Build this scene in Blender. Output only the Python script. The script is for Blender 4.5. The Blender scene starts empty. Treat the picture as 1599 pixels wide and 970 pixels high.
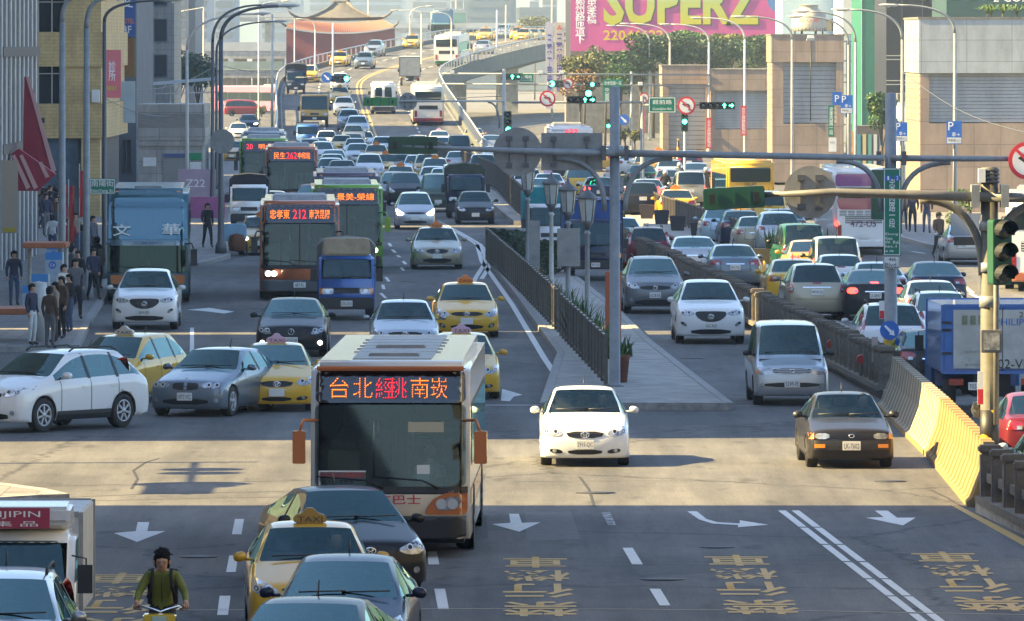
import bpy, bmesh, math, random
from math import sin, cos, pi, radians, sqrt, atan2
from mathutils import Vector, Matrix
from mathutils.bvhtree import BVHTree

# ------------------------------------------------------------------ camera, light, exposure
F, CX, HY, CH = 12500.0,799.5,64.0,8.1      # focal length in photo pixels, principal column, horizon row, eye height
SC = bpy.context.scene
COL = SC.collection
cam_d = bpy.data.cameras.new('camera')
cam = bpy.data.objects.new('camera', cam_d); COL.objects.link(cam)
cam.location = (0,0, CH); cam.rotation_euler = (radians(90),0,0)
cam_d.sensor_width = 36; cam_d.lens = 36 * F / 1599
cam_d.shift_y = -(485 - HY) / 1599
cam_d.clip_start = 1; cam_d.clip_end = 20000
SC.camera = cam
SUN_EL = radians(35)
SUN_DIR = Vector((1.0,0.10,0)).normalized()   # the way the light travels over the ground
w = bpy.data.worlds.new('World'); SC.world = w; w.use_nodes = True
nt = w.node_tree; bg = nt.nodes['Background']
sky = nt.nodes.new('ShaderNodeTexSky'); sky.sky_type = 'NISHITA'; sky.sun_disc = False
sky.sun_elevation = SUN_EL
az = atan2(-SUN_DIR.x, -SUN_DIR.y)               # where the sun stands, clockwise from +Y
sky.sun_rotation = az
sky.air_density = 1.0; sky.dust_density = 1.0; sky.ozone_density = 1.3
nt.links.new(sky.outputs[0], bg.inputs[0]); bg.inputs[1].default_value = 0.080
sd = bpy.data.lights.new('sun', 'SUN'); sd.energy = 5.0; sd.angle = radians(0.5); sd.color = (1.0,0.76,0.34)
sun = bpy.data.objects.new('sun', sd); COL.objects.link(sun)
ld = Vector((SUN_DIR.x * cos(SUN_EL), SUN_DIR.y * cos(SUN_EL),-sin(SUN_EL)))
sun.rotation_euler = ld.to_track_quat('-Z', 'Y').to_euler()
vs = SC.view_settings
vs.view_transform = 'Standard'; vs.look = 'None'; vs.gamma = 1.0; vs.use_curve_mapping = False
vs.exposure = 2.42
SC.cycles.max_bounces = 6; SC.cycles.transparent_max_bounces = 8
SC.cycles.diffuse_bounces = 3; SC.cycles.glossy_bounces = 3

# ------------------------------------------------------------------ helpers
rnd = random.Random(7)
def G(px, py, z=0.0):
 """the spot on level ground (height z) seen at a pixel of the photograph"""
 Y = F * (CH - z) / (py - HY)
 return Vector(((px - CX) * Y / F, Y, z))
def P(px, py, Y):
 return Vector(((px - CX) * Y / F, Y, CH - (py - HY) * Y / F))

MATS = {}
def mat(name, col, rough=0.6, metal=0.0, coat=0.0, emit=None, es=0.0, noise=0.0, nscale=3.0, bump=0.0, spec=0.5, col2=None, stretch=None):
 if name in MATS: return MATS[name]
 m = bpy.data.materials.new(name); m.use_nodes = True
 t = m.node_tree; b = t.nodes['Principled BSDF']
 b.inputs['Base Color'].default_value = (*col, 1)
 b.inputs['Roughness'].default_value = rough; b.inputs['Metallic'].default_value = metal
 b.inputs['Coat Weight'].default_value = coat; b.inputs['Coat Roughness'].default_value = 0.04
 b.inputs['Specular IOR Level'].default_value = spec
 if emit is not None:
  b.inputs['Emission Color'].default_value = (*emit, 1); b.inputs['Emission Strength'].default_value = es
 if noise > 0 or bump > 0:
  tc = t.nodes.new('ShaderNodeTexCoord'); src = tc.outputs['Object']
  if stretch:
   mp = t.nodes.new('ShaderNodeMapping'); mp.inputs['Scale'].default_value = stretch
   t.links.new(src, mp.inputs[0]); src = mp.outputs[0]
  n = t.nodes.new('ShaderNodeTexNoise'); n.inputs['Scale'].default_value = nscale; n.inputs['Detail'].default_value = 6
  n.inputs['Roughness'].default_value = 0.65
  t.links.new(src, n.inputs['Vector'])
  if noise > 0:
   r = t.nodes.new('ShaderNodeValToRGB')
   c2 = col2 if col2 else tuple(c * (1 - noise) for c in col)
   r.color_ramp.elements[0].position = 0.35; r.color_ramp.elements[0].color = (*c2,1)
   r.color_ramp.elements[1].position = 0.65; r.color_ramp.elements[1].color = (*col, 1)
   t.links.new(n.outputs[0], r.inputs[0]); t.links.new(r.outputs[0], b.inputs['Base Color'])
  if bump > 0:
   bp = t.nodes.new('ShaderNodeBump'); bp.inputs['Strength'].default_value = bump; bp.inputs['Distance'].default_value = 0.02
   t.links.new(n.outputs[0], bp.inputs['Height']); t.links.new(bp.outputs[0], b.inputs['Normal'])
 MATS[name] = m
 return m
def paint(name, col, metal=0.0):
 """car paint: clear coat over a colour, a little road dust low down and in patches"""
 if name in MATS: return MATS[name]
 m = mat(name, col, 0.38 if metal else 0.42, metal, .75 if max(col) > .2 else .34, spec=.3 if max(col) > .2 else .14)
 t = m.node_tree; b = t.nodes['Principled BSDF']
 tc = t.nodes.new('ShaderNodeTexCoord')
 n = t.nodes.new('ShaderNodeTexNoise'); n.inputs['Scale'].default_value = 2.2; n.inputs['Detail'].default_value = 5
 t.links.new(tc.outputs['Object'], n.inputs['Vector'])
 sx = t.nodes.new('ShaderNodeSeparateXYZ'); t.links.new(tc.outputs['Object'], sx.inputs[0])
 mr = t.nodes.new('ShaderNodeMapRange'); mr.inputs['From Min'].default_value = 0.15; mr.inputs['From Max'].default_value = 0.75
 dk = max(col) < .1; mr.inputs['To Min'].default_value = .08 if dk else .26; mr.inputs['To Max'].default_value = .005 if dk else .03
 t.links.new(sx.outputs['Z'], mr.inputs['Value'])
 mu = t.nodes.new('ShaderNodeMath'); mu.operation = 'MULTIPLY'
 t.links.new(mr.outputs[0], mu.inputs[0]); t.links.new(n.outputs[0], mu.inputs[1])
 mx = t.nodes.new('ShaderNodeMixRGB'); mx.inputs[1].default_value = (*col, 1); mx.inputs[2].default_value = (0.13,0.125,0.115,1)
 t.links.new(mu.outputs[0], mx.inputs[0]); t.links.new(mx.outputs[0], b.inputs['Base Color'])
 return m
def glass(name, tint=(0.30,0.36,0.36), see=0.5, base=(0.01,0.014,0.016), ior=2.3, gt=(0.66,1.0,0.96)):
 """pane: part see-through with a tint, part dark film, mirror reflection by fresnel"""
 if name in MATS: return MATS[name]
 m = bpy.data.materials.new(name); m.use_nodes = True
 t = m.node_tree; t.nodes.clear()
 out = t.nodes.new('ShaderNodeOutputMaterial')
 tr = t.nodes.new('ShaderNodeBsdfTransparent'); tr.inputs[0].default_value = (*tint, 1)
 df = t.nodes.new('ShaderNodeBsdfDiffuse'); df.inputs[0].default_value = (*base, 1)
 gl = t.nodes.new('ShaderNodeBsdfGlossy'); gl.inputs['Roughness'].default_value = 0.02
 gl.inputs[0].default_value = (*gt, 1)
 fr = t.nodes.new('ShaderNodeFresnel'); fr.inputs[0].default_value = ior
 a = t.nodes.new('ShaderNodeMixShader'); a.inputs[0].default_value = see
 t.links.new(df.outputs[0], a.inputs[1]); t.links.new(tr.outputs[0], a.inputs[2])
 bm_ = t.nodes.new('ShaderNodeMixShader')
 t.links.new(fr.outputs[0], bm_.inputs[0]); t.links.new(a.outputs[0], bm_.inputs[1]); t.links.new(gl.outputs[0], bm_.inputs[2])
 t.links.new(bm_.outputs[0], out.inputs[0])
 MATS[name] = m
 return m

def link(name, me, m=None, parent=None, loc=None):
 o = bpy.data.objects.new(name, me); COL.objects.link(o)
 if m is not None:
  if isinstance(m, (list, tuple)):
   for x in m: me.materials.append(x)
  elif len(me.materials) == 0: me.materials.append(m)
  else:
   o.material_slots[0].link = 'OBJECT'; o.material_slots[0].material = m
 if parent is not None: o.parent = parent
 if loc is not None: o.location = loc
 return o
def tag(o, label, cat, group=None, kind=None):
 if label: o['label'] = label
 if cat: o['category'] = cat
 if group: o['group'] = group
 if kind: o['kind'] = kind
 return o
def empty(name, loc=(0,0,0), rz=0.0, label=None, cat=None, group=None):
 o = bpy.data.objects.new(name, None); COL.objects.link(o)
 o.location = loc; o.rotation_euler = (0,0, rz); o.empty_display_size = 0.3
 return tag(o, label, cat, group)
def copy_tree(o, parent=None):
 c = o.copy(); COL.objects.link(c)
 if parent is not None: c.parent = parent
 for ch in o.children: copy_tree(ch, c)
 return c
def structure(name, me, m):
 o = link(name, me, m); o['kind'] = 'structure'; return o

class MB:
 """collects shapes in one bmesh and links them as one mesh object"""
 def __init__(s): s.b = bmesh.new(); s.mi = 0
 def _mat(s, n0):
  if s.mi:
   s.b.faces.ensure_lookup_table()
   for f in s.b.faces[n0:]: f.material_index = s.mi
 def box(s, x0, x1, y0, y1, z0, z1, M=None):
  n0 = len(s.b.faces)
  v = [s.b.verts.new((x, y, z)) for z in (z0, z1) for y in (y0, y1) for x in (x0, x1)]
  if M is not None:
   for q in v: q.co = M @ q.co
  for f in ((0,2,3,1),(4,5,7,6),(0,1,5,4),(2,6,7,3),(0,4,6,2),(1,3,7,5)):
   s.b.faces.new([v[i] for i in f])
  s._mat(n0); return s
 def prism(s, pts, a, b, axis='y'):
  """closed outline (two coordinates) pushed from a to b along an axis"""
  n0 = len(s.b.faces)
  def mk(p, t):
   return {'y': (p[0], t, p[1]), 'x': (t, p[0], p[1]), 'z': (p[0], p[1], t)}[axis]
  A = [s.b.verts.new(mk(p, a)) for p in pts]; B = [s.b.verts.new(mk(p, b)) for p in pts]
  n = len(pts)
  s.b.faces.new(A[::-1]); s.b.faces.new(B)
  for i in range(n): s.b.faces.new((A[i], A[(i + 1) % n], B[(i + 1) % n], B[i]))
  s._mat(n0); return s
 def tube(s, pts, r, n=10, caps=True):
  """round bar through points; r a number or one per point"""
  n0 = len(s.b.faces)
  pts = [Vector(p) for p in pts]; k = len(pts)
  rr = r if isinstance(r, (list, tuple)) else [r] * k
  rings = []; ref = None
  for i, p in enumerate(pts):
   d = (pts[min(i + 1, k - 1)] - pts[max(i - 1,0)]).normalized()
   if ref is None:
    ref = Vector((1,0,0)) if abs(d.x) < 0.9 else Vector((0,1,0))
   u = (ref - d * ref.dot(d)).normalized(); v = d.cross(u); ref = u
   rings.append([s.b.verts.new(p + (u * cos(2 * pi * j / n) + v * sin(2 * pi * j / n)) * rr[i]) for j in range(n)])
  for a, b in zip(rings, rings[1:]):
   for j in range(n):
    f = s.b.faces.new((a[j], a[(j + 1) % n], b[(j + 1) % n], b[j])); f.smooth = True
  if caps:
   s.b.faces.new(rings[0][::-1]); s.b.faces.new(rings[-1])
  s._mat(n0); return s
 def lathe(s, prof, n=20, c=(0,0,0), axis='z', M=None, caps=True):
  n0 = len(s.b.faces); c = Vector(c); rings = []
  for r, h in prof:
   ring = []
   for j in range(n):
    a = 2 * pi * j / n
    q = {'z': (r * cos(a), r * sin(a), h), 'y': (r * cos(a), h, -r * sin(a)), 'x': (h, r * cos(a), r * sin(a))}[axis]
    q = Vector(q)
    if M is not None: q = M @ q
    ring.append(s.b.verts.new(q + c))
   rings.append(ring)
  for a, b in zip(rings, rings[1:]):
   for j in range(n):
    f = s.b.faces.new((a[j], a[(j + 1) % n], b[(j + 1) % n], b[j])); f.smooth = True
  if caps and prof[0][0] > 1e-4: s.b.faces.new(rings[0][::-1])
  if caps and prof[-1][0] > 1e-4: s.b.faces.new(rings[-1])
  s._mat(n0); return s
 def quad(s, a, b, c, d):
  n0 = len(s.b.faces)
  s.b.faces.new([s.b.verts.new(q) for q in (a, b, c, d)]); s._mat(n0); return s
 def poly(s, pts):
  n0 = len(s.b.faces)
  s.b.faces.new([s.b.verts.new(q) for q in pts]); s._mat(n0); return s
 def mesh(s, name, bevel=0.0, weld=False, recalc=True):
  if weld: bmesh.ops.remove_doubles(s.b, verts=s.b.verts, dist=1e-4)
  if recalc: bmesh.ops.recalc_face_normals(s.b, faces=s.b.faces)
  if bevel > 0:
   es = [e for e in s.b.edges if len(e.link_faces) == 2 and e.calc_face_angle(0) > 0.6]
   bmesh.ops.bevel(s.b, geom=es, offset=bevel, segments=2, affect='EDGES', clamp_overlap=True)
  me = bpy.data.meshes.new(name); s.b.to_mesh(me); s.b.free(); return me
 def build(s, name, m, parent=None, bevel=0.0, loc=None):
  return link(name, s.mesh(name, bevel), m, parent, loc)

TXT = {}
def text_mesh(s, h=1.0, wide=None, ext=0.0, spacing=1.0, vertical=False, bold=0.0):
 """lettering as a mesh in the XZ plane, facing -Y, centred, h = line height"""
 key = (s, h, wide, ext, vertical, bold)
 if key in TXT: return TXT[key]
 c = bpy.data.curves.new('lettering', 'FONT')
 c.body = '\n'.join(s) if vertical else s
 c.size = 1.0; c.align_x = 'CENTER'; c.align_y = 'CENTER'; c.extrude = 0; c.offset = bold
 c.resolution_u = 2
 if vertical: c.space_line = 0.82
 o = bpy.data.objects.new('lettering', c); COL.objects.link(o)
 dg = bpy.context.evaluated_depsgraph_get(); dg.update()
 me = bpy.data.meshes.new_from_object(o.evaluated_get(dg))
 bpy.data.objects.remove(o); bpy.data.curves.remove(c)
 if len(me.vertices):
  xs = [v.co.x for v in me.vertices]; ys = [v.co.y for v in me.vertices]
  cx, cy = (min(xs) + max(xs)) / 2,(min(ys) + max(ys)) / 2
  hh = max(ys) - min(ys); ww = max(xs) - min(xs)
  k = h / max(hh, 1e-4); kx = k if wide is None else wide / max(ww, 1e-4)
  for v in me.vertices:
   v.co = Vector(((v.co.x - cx) * kx, 0,(v.co.y - cy) * k))
 me.materials.clear()
 TXT[key] = me
 return me
def put_text(name, s, m, parent, loc, h, wide=None, rz=0.0, vertical=False, tilt=0.0, bold=0.0):
 o = link(name, text_mesh(s, h, wide, vertical=vertical, bold=bold), m, parent, loc)
 o.rotation_euler = (tilt, 0, rz); return o

# ------------------------------------------------------------------ materials shared by the vehicles
M_GLASS = glass('car_glass', (0.46,0.54,0.53),0.62, ior=1.75)
M_GSKY = glass('mirror_glass', (0.3,0.36,0.36),0.4, ior=2.5)
M_GCLEAR = glass('clear_glass', (0.72,0.78,0.76),0.9, ior=1.45)
M_GDARK = glass('tinted_glass', (0.12,0.14,0.15),0.35, ior=1.6)
M_TRIM = mat('black_trim', (0.018,0.018,0.02),0.45)
M_TYRE = mat('tyre_rubber', (0.022,0.021,0.020),0.8, noise=0.3, nscale=9)
M_RIM = mat('alloy', (0.42,0.43,0.45),0.35,0.5)
M_HUB = mat('wheel_steel', (0.02,0.02,0.022),0.7)
M_LAMP = mat('lamp_glass', (0.50,0.53,0.56),0.08,0.35,1.0, noise=0.65, nscale=9)
M_REFL = mat('lamp_reflector', (.62,.64,.66),.25,.3,1.0)
M_CHROME = mat('chrome', (0.78,0.79,0.80),0.12,1.0)
M_AMBER = mat('amber_lens', (0.75,0.22,0.02),0.2,0,1.0)
M_AMBER_ON = mat('amber_lit', (0.9,0.4,0.05),0.3, emit=(1,0.36,0.04), es=2.2)
M_RED = mat('red_lens', (0.33,0.012,0.012),0.15,0,1.0, noise=0.45, nscale=8)
M_RED_ON = mat('red_lit', (0.6,0.02,0.02),0.3, emit=(1,0.05,0.03), es=1.3)
M_LIT = mat('headlight_lit', (1,1,0.95),0.3, emit=(1,0.93,0.75), es=4.0)
M_PLATE = mat('plate_white', (0.72,0.72,0.68),0.4, noise=0.15, nscale=6)
M_INK = mat('plate_ink', (0.02,0.02,0.025),0.5)
M_INT = mat('interior', (0.10,0.095,0.09),0.8)
M_SEAT = mat('seat_cloth', (0.36,0.33,0.30),0.9, noise=0.3)
M_UNDER = mat('underbody', (0.012,0.012,0.012),0.9)
M_GRILLE = mat('grille_mesh', (0.016,0.016,0.018),0.35,0.3)
M_SKIN = mat('skin', (0.42,0.25,0.17),0.55)
M_HAIR = mat('hair', (0.010,0.009,0.008),0.95)
M_CLOTH = [mat('cloth_%s' % n, c, 0.9, noise=0.25, nscale=5) for n, c in (
 ('black', (.018,.018,.02)),('navy', (.03,.035,.07)),('grey', (.14,.14,.15)),('white', (.6,.6,.58)),
 ('red', (.32,.03,.04)),('brown', (.10,.06,.04)),('denim', (.06,.09,.16)),('green', (.07,.11,.05)),('beige', (.36,.30,.22)),('pink', (.5,.2,.25)))]

def chaikin(p, it=2):
 for _ in range(it):
  q = []
  for i in range(len(p)):
   a, b = p[i], p[(i + 1) % len(p)]
   q.append((a[0] * .75 + b[0] * .25, a[1] * .75 + b[1] * .25)); q.append((a[0] * .25 + b[0] * .75, a[1] * .25 + b[1] * .75))
  p = q
 return p
def circle(cx, cy, r, n=16, ry=None):
 ry = r if ry is None else ry
 return [(cx + r * cos(2 * pi * i / n), cy + ry * sin(2 * pi * i / n)) for i in range(n)]
def rect(x0, x1, z0, z1): return [(x0, z0),(x1, z0),(x1, z1),(x0, z1)]
def mirror(p): return [(-x, y) for x, y in p][::-1]

def decal(bvh, pts, side, off=0.006, step=0.09, thick=0.0, dist=20):
 """a patch cut to an outline and laid on a body's surface"""
 b = bmesh.new()
 vs_ = [b.verts.new((x, y, 0)) for x, y in pts]
 b.faces.new(vs_)
 bmesh.ops.triangulate(b, faces=b.faces[:])
 for _ in range(4):
  es = [e for e in b.edges if e.calc_length() > step]
  if not es: break
  bmesh.ops.subdivide_edges(b, edges=es, cuts=1)
  bmesh.ops.triangulate(b, faces=[f for f in b.faces if len(f.verts) > 3])
 D = {'front': Vector((0,1,0)), 'rear': Vector((0,-1,0)), 'left': Vector((1,0,0)), 'right': Vector((-1,0,0)), 'top': Vector((0,0,-1))}[side]
 last = None
 miss = []
 for v in b.verts:
  a, c = v.co.x, v.co.y
  o = {'front': Vector((a, -dist, c)), 'rear': Vector((a, dist, c)), 'left': Vector((-dist, a, c)), 'right': Vector((dist, a, c)), 'top': Vector((a, c, dist))}[side]
  h = bvh.ray_cast(o, D)
  if h[0] is None: miss.append((v, o)); continue
  v.co = h[0] - D * off; last = v.co.copy()
 for v, o in miss:
  n = bvh.find_nearest(o + D * (dist - 1.5))
  if n[0] is not None:
   q = n[0]
   v.co = Vector((o.x, q.y, o.z)) - D * off if side in ('front', 'rear') else q - D * off
 if thick > 0:
  r = bmesh.ops.extrude_face_region(b, geom=b.faces[:])
  bmesh.ops.translate(b, verts=[g for g in r['geom'] if isinstance(g, bmesh.types.BMVert)], vec=-D * thick)
 bmesh.ops.recalc_face_normals(b, faces=b.faces[:])
 if b.faces:
  s = sum((f.normal.dot(D) * f.calc_area() for f in b.faces)) if thick == 0 else -1
  if s > 0: bmesh.ops.reverse_faces(b, faces=b.faces[:])
 for f in b.faces: f.smooth = True
 me = bpy.data.meshes.new('patch'); b.to_mesh(me); b.free()
 return me

def eval_mesh(o):
 dg = bpy.context.evaluated_depsgraph_get(); dg.update()
 return bpy.data.meshes.new_from_object(o.evaluated_get(dg))

class Part:
 __slots__ = ('name', 'me', 'mats', 'loc', 'rot', 'kids', 'lod', 'scale')
 def __init__(s, name, me, mats, loc=(0,0,0), rot=(0,0,0), lod=2, kids=None, scale=(1,1,1)):
  s.name, s.me, s.mats, s.loc, s.rot, s.kids, s.lod, s.scale = name, me, mats if isinstance(mats, list) else [mats], loc, rot, kids or [], lod, scale
  while len(me.materials) < len(s.mats): me.materials.append(None)
# a mats entry may be a material or a colour role ('paint', 'paint2') filled in per vehicle

def wheel_meshes(r=0.32, wd=0.21, spokes=5, steel=False):
 t = MB()
 t.lathe([(r * .62,-wd * .5),(r * .93,-wd * .5),(r, -wd * .38),(r, wd * .38),(r * .93, wd * .5),(r * .62, wd * .5),(r * .62,-wd * .5)], 24, axis='x', caps=False)
 tyre = t.mesh('tyre')
 m = MB()
 m.lathe([(0.0,-wd * .30),(r * .60,-wd * .30),(r * .66,-wd * .5),(r * .66, wd * .5),(r * .60, wd * .30),(0.0, wd * .30)], 24, axis='x')
 m.mi = 1
 for sgn in (-1,1):
  x = sgn * wd * .44
  for k in range(spokes):
   a = 2 * pi * k / spokes
   M = Matrix.Rotation(a, 4, 'X')
   m.box(x - .02, x + .02,-.035 if spokes < 7 else -.022,.035 if spokes < 7 else .022,0.03, r * .63, M)
  m.lathe([(r * .57, x - .015),(r * .66, x - .02),(r * .66, x + .02),(r * .57, x + .015),(r * .57, x - .015)], 24, axis='x', caps=False)
  m.lathe([(0.0, x - .025),(.06, x - .025),(.06, x + .025),(0.0, x + .025)], 12, axis='x')
 return tyre, m.mesh('rim')

def seat_rows(L, rows, zf, W, driver=True, zh=0):
 """dashboard, floor, seats and steering wheel under the glass"""
 m = MB()
 m.box(-W * .42, W * .42, rows[0] - .95, rows[-1] + .75, zf, zf + .03)
 m.box(-W * .41, W * .41, rows[0] - 1.05, rows[0] - .55, zf + .3, zf + .60)
 m.mi = 1
 for i, y in enumerate(rows):
  xs = (-.36,.36) if i == 0 else (-.42,0,.42)
  for x in xs:
   wd = .24 if i == 0 else .20
   m.box(x - wd, x + wd, y - .45, y + .1, zf + .15, zf + .32)
   m.box(x - wd, x + wd, y + .02, y + .16, zf + .3, zf + .88)
   m.box(x - .12, x + .12, y + .05, y + .15, zf + .9, zf + 1.07)
 m.mi = 0
 c = Vector((.36, rows[0] - .62, zf + .64))
 pts = [c + Vector((.18 * cos(t),.18 * sin(t) * .45,.18 * sin(t) * .9)) for t in [2 * pi * k / 14 for k in range(15)]]
 m.tube(pts, .018,6, False)
 return m.mesh('interior')
def driver_mesh(y, zf, x=.36):
 """the driver behind the wheel: one body, head and arms; drive on the left = +x when the car faces the camera"""
 m = MB()
 m.lathe([(.10, zf + .25),(.19, zf + .35),(.20, zf + .55),(.21, zf + .72),(.17, zf + .82),(.06, zf + .87),(.055, zf + .93)], 12,(x, y - .12,0))
 for s in (-1,1):
  m.tube([(x + s * .19, y - .12, zf + .76),(x + s * .24, y - .28, zf + .58),(x + s * .12, y - .52, zf + .66)], [.06,.05,.04], 8)
 m.mi = 1
 m.lathe([(.0, zf + .90),(.055, zf + .92),(.08, zf + .98),(.092, zf + 1.06),(.08, zf + 1.13),(0, zf + 1.16)], 12,(x, y - .14,0))
 m.mi = 2
 m.lathe([(.097, zf + 1.07),(.098, zf + 1.11),(.07, zf + 1.17),(0, zf + 1.19)], 12,(x, y - .12,0))
 return m.mesh('driver')

def shell(p):
 """car body as a control cage, smoothed, with wheel wells cut; returns dict of meshes and a BVH"""
 L, W2, H, g = p['L'], p['W'] / 2, p['H'], p['g']
 hl, hs, cy, cz = p['hl'], p['hs'], p['cy'], p['cz']
 ry, rz, r2y, r2z = p['ry'], p['rz'], p['r2y'], p['r2z']
 by, bz, ty, tz = p['by'], p['bz'], p['ty'], p['tz']
 zb, zb2, wr, bow = p['zb'], p['zb2'], p['wr'], p.get('bow', .17)
 zm = p.get('zm', .58); fb = p.get('fb', .42)
 fx = [0,.42,.70,.83,.92,.975,1.0,.96]
 cols = []
 def front(y, zs, k=1.0):
  o = []
  for i in range(8):
   x = fx[i]; yy = y + bow * k * x ** 3.2 + (0,0,0,0,0,.10,.24,.36)[i]
   o.append((x * W2 * (.985 if i < 6 else 1), yy, zs[i]))
  return o
 cols.append(front(.05, [g] * 8))
 cols.append(front(0, [fb, fb, fb, fb, fb - .01, fb - .03, g + .14, g]))
 cols.append(front(.05, [hl - .06] * 3 + [hl - .07, hl - .09, hl - .14, zm - .12, g], .9))
 cols.append(front(hs, [hl + .02, hl + .015, hl, hl - .02, hl - .05, hl - .11, zm - .05, g], .8))
 ym = (hs + cy) / 2; zz = (hl + cz) / 2 + p.get('hb', .04)
 cols.append([(fx[i] * W2, ym + .15 * fx[i] ** 2, z) for i, z in enumerate([zz, zz - .005, zz - .02, zz - .03, zz - .05, zz - .13, zm, g])])
 xs = [0,.42, p.get('wb', .83),.89,.935,.985,1.0,.97]
 cols.append([(xs[i] * W2, y, z) for i, (y, z) in enumerate([(cy - .10, cz + .02),(cy - .07, cz + .015),(cy + .02, cz),(cy + .06, cz - .01),(cy + .12, zb),(cy + .1, zb - .12),(cy + .1, zm + .02),(cy + .1, g)])])
 rx = [0, wr * .5, wr * .90, wr, .935,.99,1.0,.97]
 ya = cy + .72 * (ry - cy)
 cols.append([(rx[i] * W2, y, z) for i, (y, z) in enumerate([(ry - .07, rz),(ry - .05, rz - .003),(ry + .01, rz - .02),(ry + .08, rz - .09),(ya, zb + .005),(ya, zb - .12),(ya, zm + .03),(ya, g)])])
 yc = (ry + r2y) / 2; zc = (zb + zb2) / 2
 cols.append([(rx[i] * W2, yc, z) for i, z in enumerate([H, H - .006, H - .03, H - .105, zc, zc - .12, zm + .03, g])])
 yd = by - .45 * (by - r2y)
 cols.append([(rx[i] * W2, y, z) for i, (y, z) in enumerate([(r2y + .06, r2z),(r2y + .05, r2z - .004),(r2y, r2z - .025),(r2y - .05, r2z - .10),(yd, zb2),(yd, zb2 - .12),(yd, zm + .03),(yd, g)])])
 bx = [0,.42, p.get('wb2', .80),.88,.93,.985,1.0,.97]
 yb = min(by, ty - .48)
 cols.append([(bx[i] * W2, y, z) for i, (y, z) in enumerate([(by + .08, bz),(by + .06, bz),(by, bz - .005),(by - .05, bz - .005),(yb - .06, zb2 - .01),(yb, zb2 - .14),(yb, zm + .03),(yb, g)])])
 def rear(y, zs, k=1.0):
  return [(fx[i] * W2 * .985, y - bow * .75 * k * fx[i] ** 3.2 - (0,0,0,0,0,.08,.18,.30)[i], zs[i]) for i in range(8)]
 cols.append(rear(ty, [tz, tz - .003, tz - .01, tz - .02, tz - .05, min(tz - .1, zb2 - .16), zm, g], .7))
 cols.append(rear(L - .03, [tz - .18] * 4 + [tz - .2, tz - .22, zm - .03, g]))
 cols.append(rear(L, [.48] * 4 + [.47,.45,.36, g]))
 cols.append(rear(L - .06, [g + .06] * 8))
 nu = len(cols)
 b = bmesh.new(); cr = b.edges.layers.float.new('crease_edge'); cv = b.verts.layers.float.new('crease_vert')
 V = {}
 for u, c in enumerate(cols):
  for v, (x, y, z) in enumerate(c):
   if v == 7: z = max(z, g)
   for s in (1,-1):
    if v == 0 and s < 0: V[u, v, s] = V[u, v, 1]; continue
    V[u, v, s] = b.verts.new((s * (x if v else 0), y - L / 2, z))
  yy = cols[u][0][1]; yy = min(max(yy, cols[0][0][1] + .12), L - .2)
  V[u, 8,1] = V[u, 8,-1] = None
 def crease(a, c, k):
  e = b.edges.get((a, c))
  if e: e[cr] = k
 for u in range(nu - 1):
  for v in range(7):
   for s in (1,-1):
    q = [V[u, v, s], V[u + 1, v, s], V[u + 1, v + 1, s], V[u, v + 1, s]]
    if s < 0: q = q[::-1]
    f = b.faces.new(q); f.smooth = True
    mi = 0
    if u == 5 and v < 2: mi = 1
    elif u == 8 and v < 2: mi = 2
    elif v == 3 and 5 <= u <= 8 and p.get('side', True): mi = 3 if s < 0 else 4
    f.material_index = mi
  f = b.faces.new([V[u, 7,1], V[u + 1,7,1], V[u + 1,7,-1], V[u, 7,-1]]); f.material_index = 5
  for s in (1,-1): crease(V[u, 7, s], V[u + 1,7, s], .8)
 # close the nose and the tail along the lip
 for u in (0, nu - 1):
  ring = [V[u, v, 1] for v in range(7,0,-1)] + [V[u, 0,1]] + [V[u, v, -1] for v in range(1,8)]
  f = b.faces.new(ring); f.material_index = 5
 for s in (1,-1):
  for uv in ((5,2),(6,2),(8,2),(9,2)): V[uv[0], uv[1], s][cv] = p.get('vc', .55)
  for u in (5,6,8,9):
   for v in range(2): crease(V[u, v, s], V[u, v + 1, s], .75 if u in (5,9) else .55)
  crease(V[5,2, s], V[6,2, s], .75); crease(V[8,2, s], V[9,2, s], .75)
  for u in range(5,9):
   crease(V[u, 4, s], V[u + 1,4, s], .7); crease(V[u, 3, s], V[u + 1,3, s], .7)
  for v in range(4): crease(V[3, v, s], V[3, v + 1, s], p.get('hc', .5)); crease(V[10, v, s], V[10, v + 1, s], .45)
  for u in range(1, nu - 1):
   crease(V[u, 5, s], V[u + 1,5, s], p.get('sc', .45))
  for v in range(7): crease(V[0, v, s], V[0, v + 1, s], .7); crease(V[nu - 1, v, s], V[nu - 1, v + 1, s], .6)
 bmesh.ops.recalc_face_normals(b, faces=b.faces[:])
 me = bpy.data.meshes.new('cage'); b.to_mesh(me); b.free()
 mm = [bpy.data.materials.get('slot%d' % i) or bpy.data.materials.new('slot%d' % i) for i in range(6)]
 for x in mm: me.materials.append(x)
 o = link('cage', me)
 md = o.modifiers.new('s', 'SUBSURF'); md.levels = 2; md.render_levels = 2
 solid = eval_mesh(o)
 bvh = BVHTree.FromPolygons([v.co for v in solid.vertices], [list(q.vertices) for q in solid.polygons])
 # wheel wells
 wr_ = p['wheel'] + .055
 cut = MB(); cut.mi = 5
 for y in (p['wf'] - L / 2, p['wrr'] - L / 2):
  for s in (1,-1):
   cut.lathe([(wr_, s * (W2 - .30)),(wr_, s * (W2 + .3))], 28,(0, y, p['wheel']), axis='x')
 cme = cut.mesh('cut')
 for x in mm: cme.materials.append(x)
 co = link('cut', cme)
 md = o.modifiers.new('b', 'BOOLEAN'); md.object = co; md.operation = 'DIFFERENCE'; md.solver = 'EXACT'
 body = eval_mesh(o)
 if not len(body.polygons): print('EMPTY BOOLEAN', L, H); md.solver = 'FAST'; body = eval_mesh(o)
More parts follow.
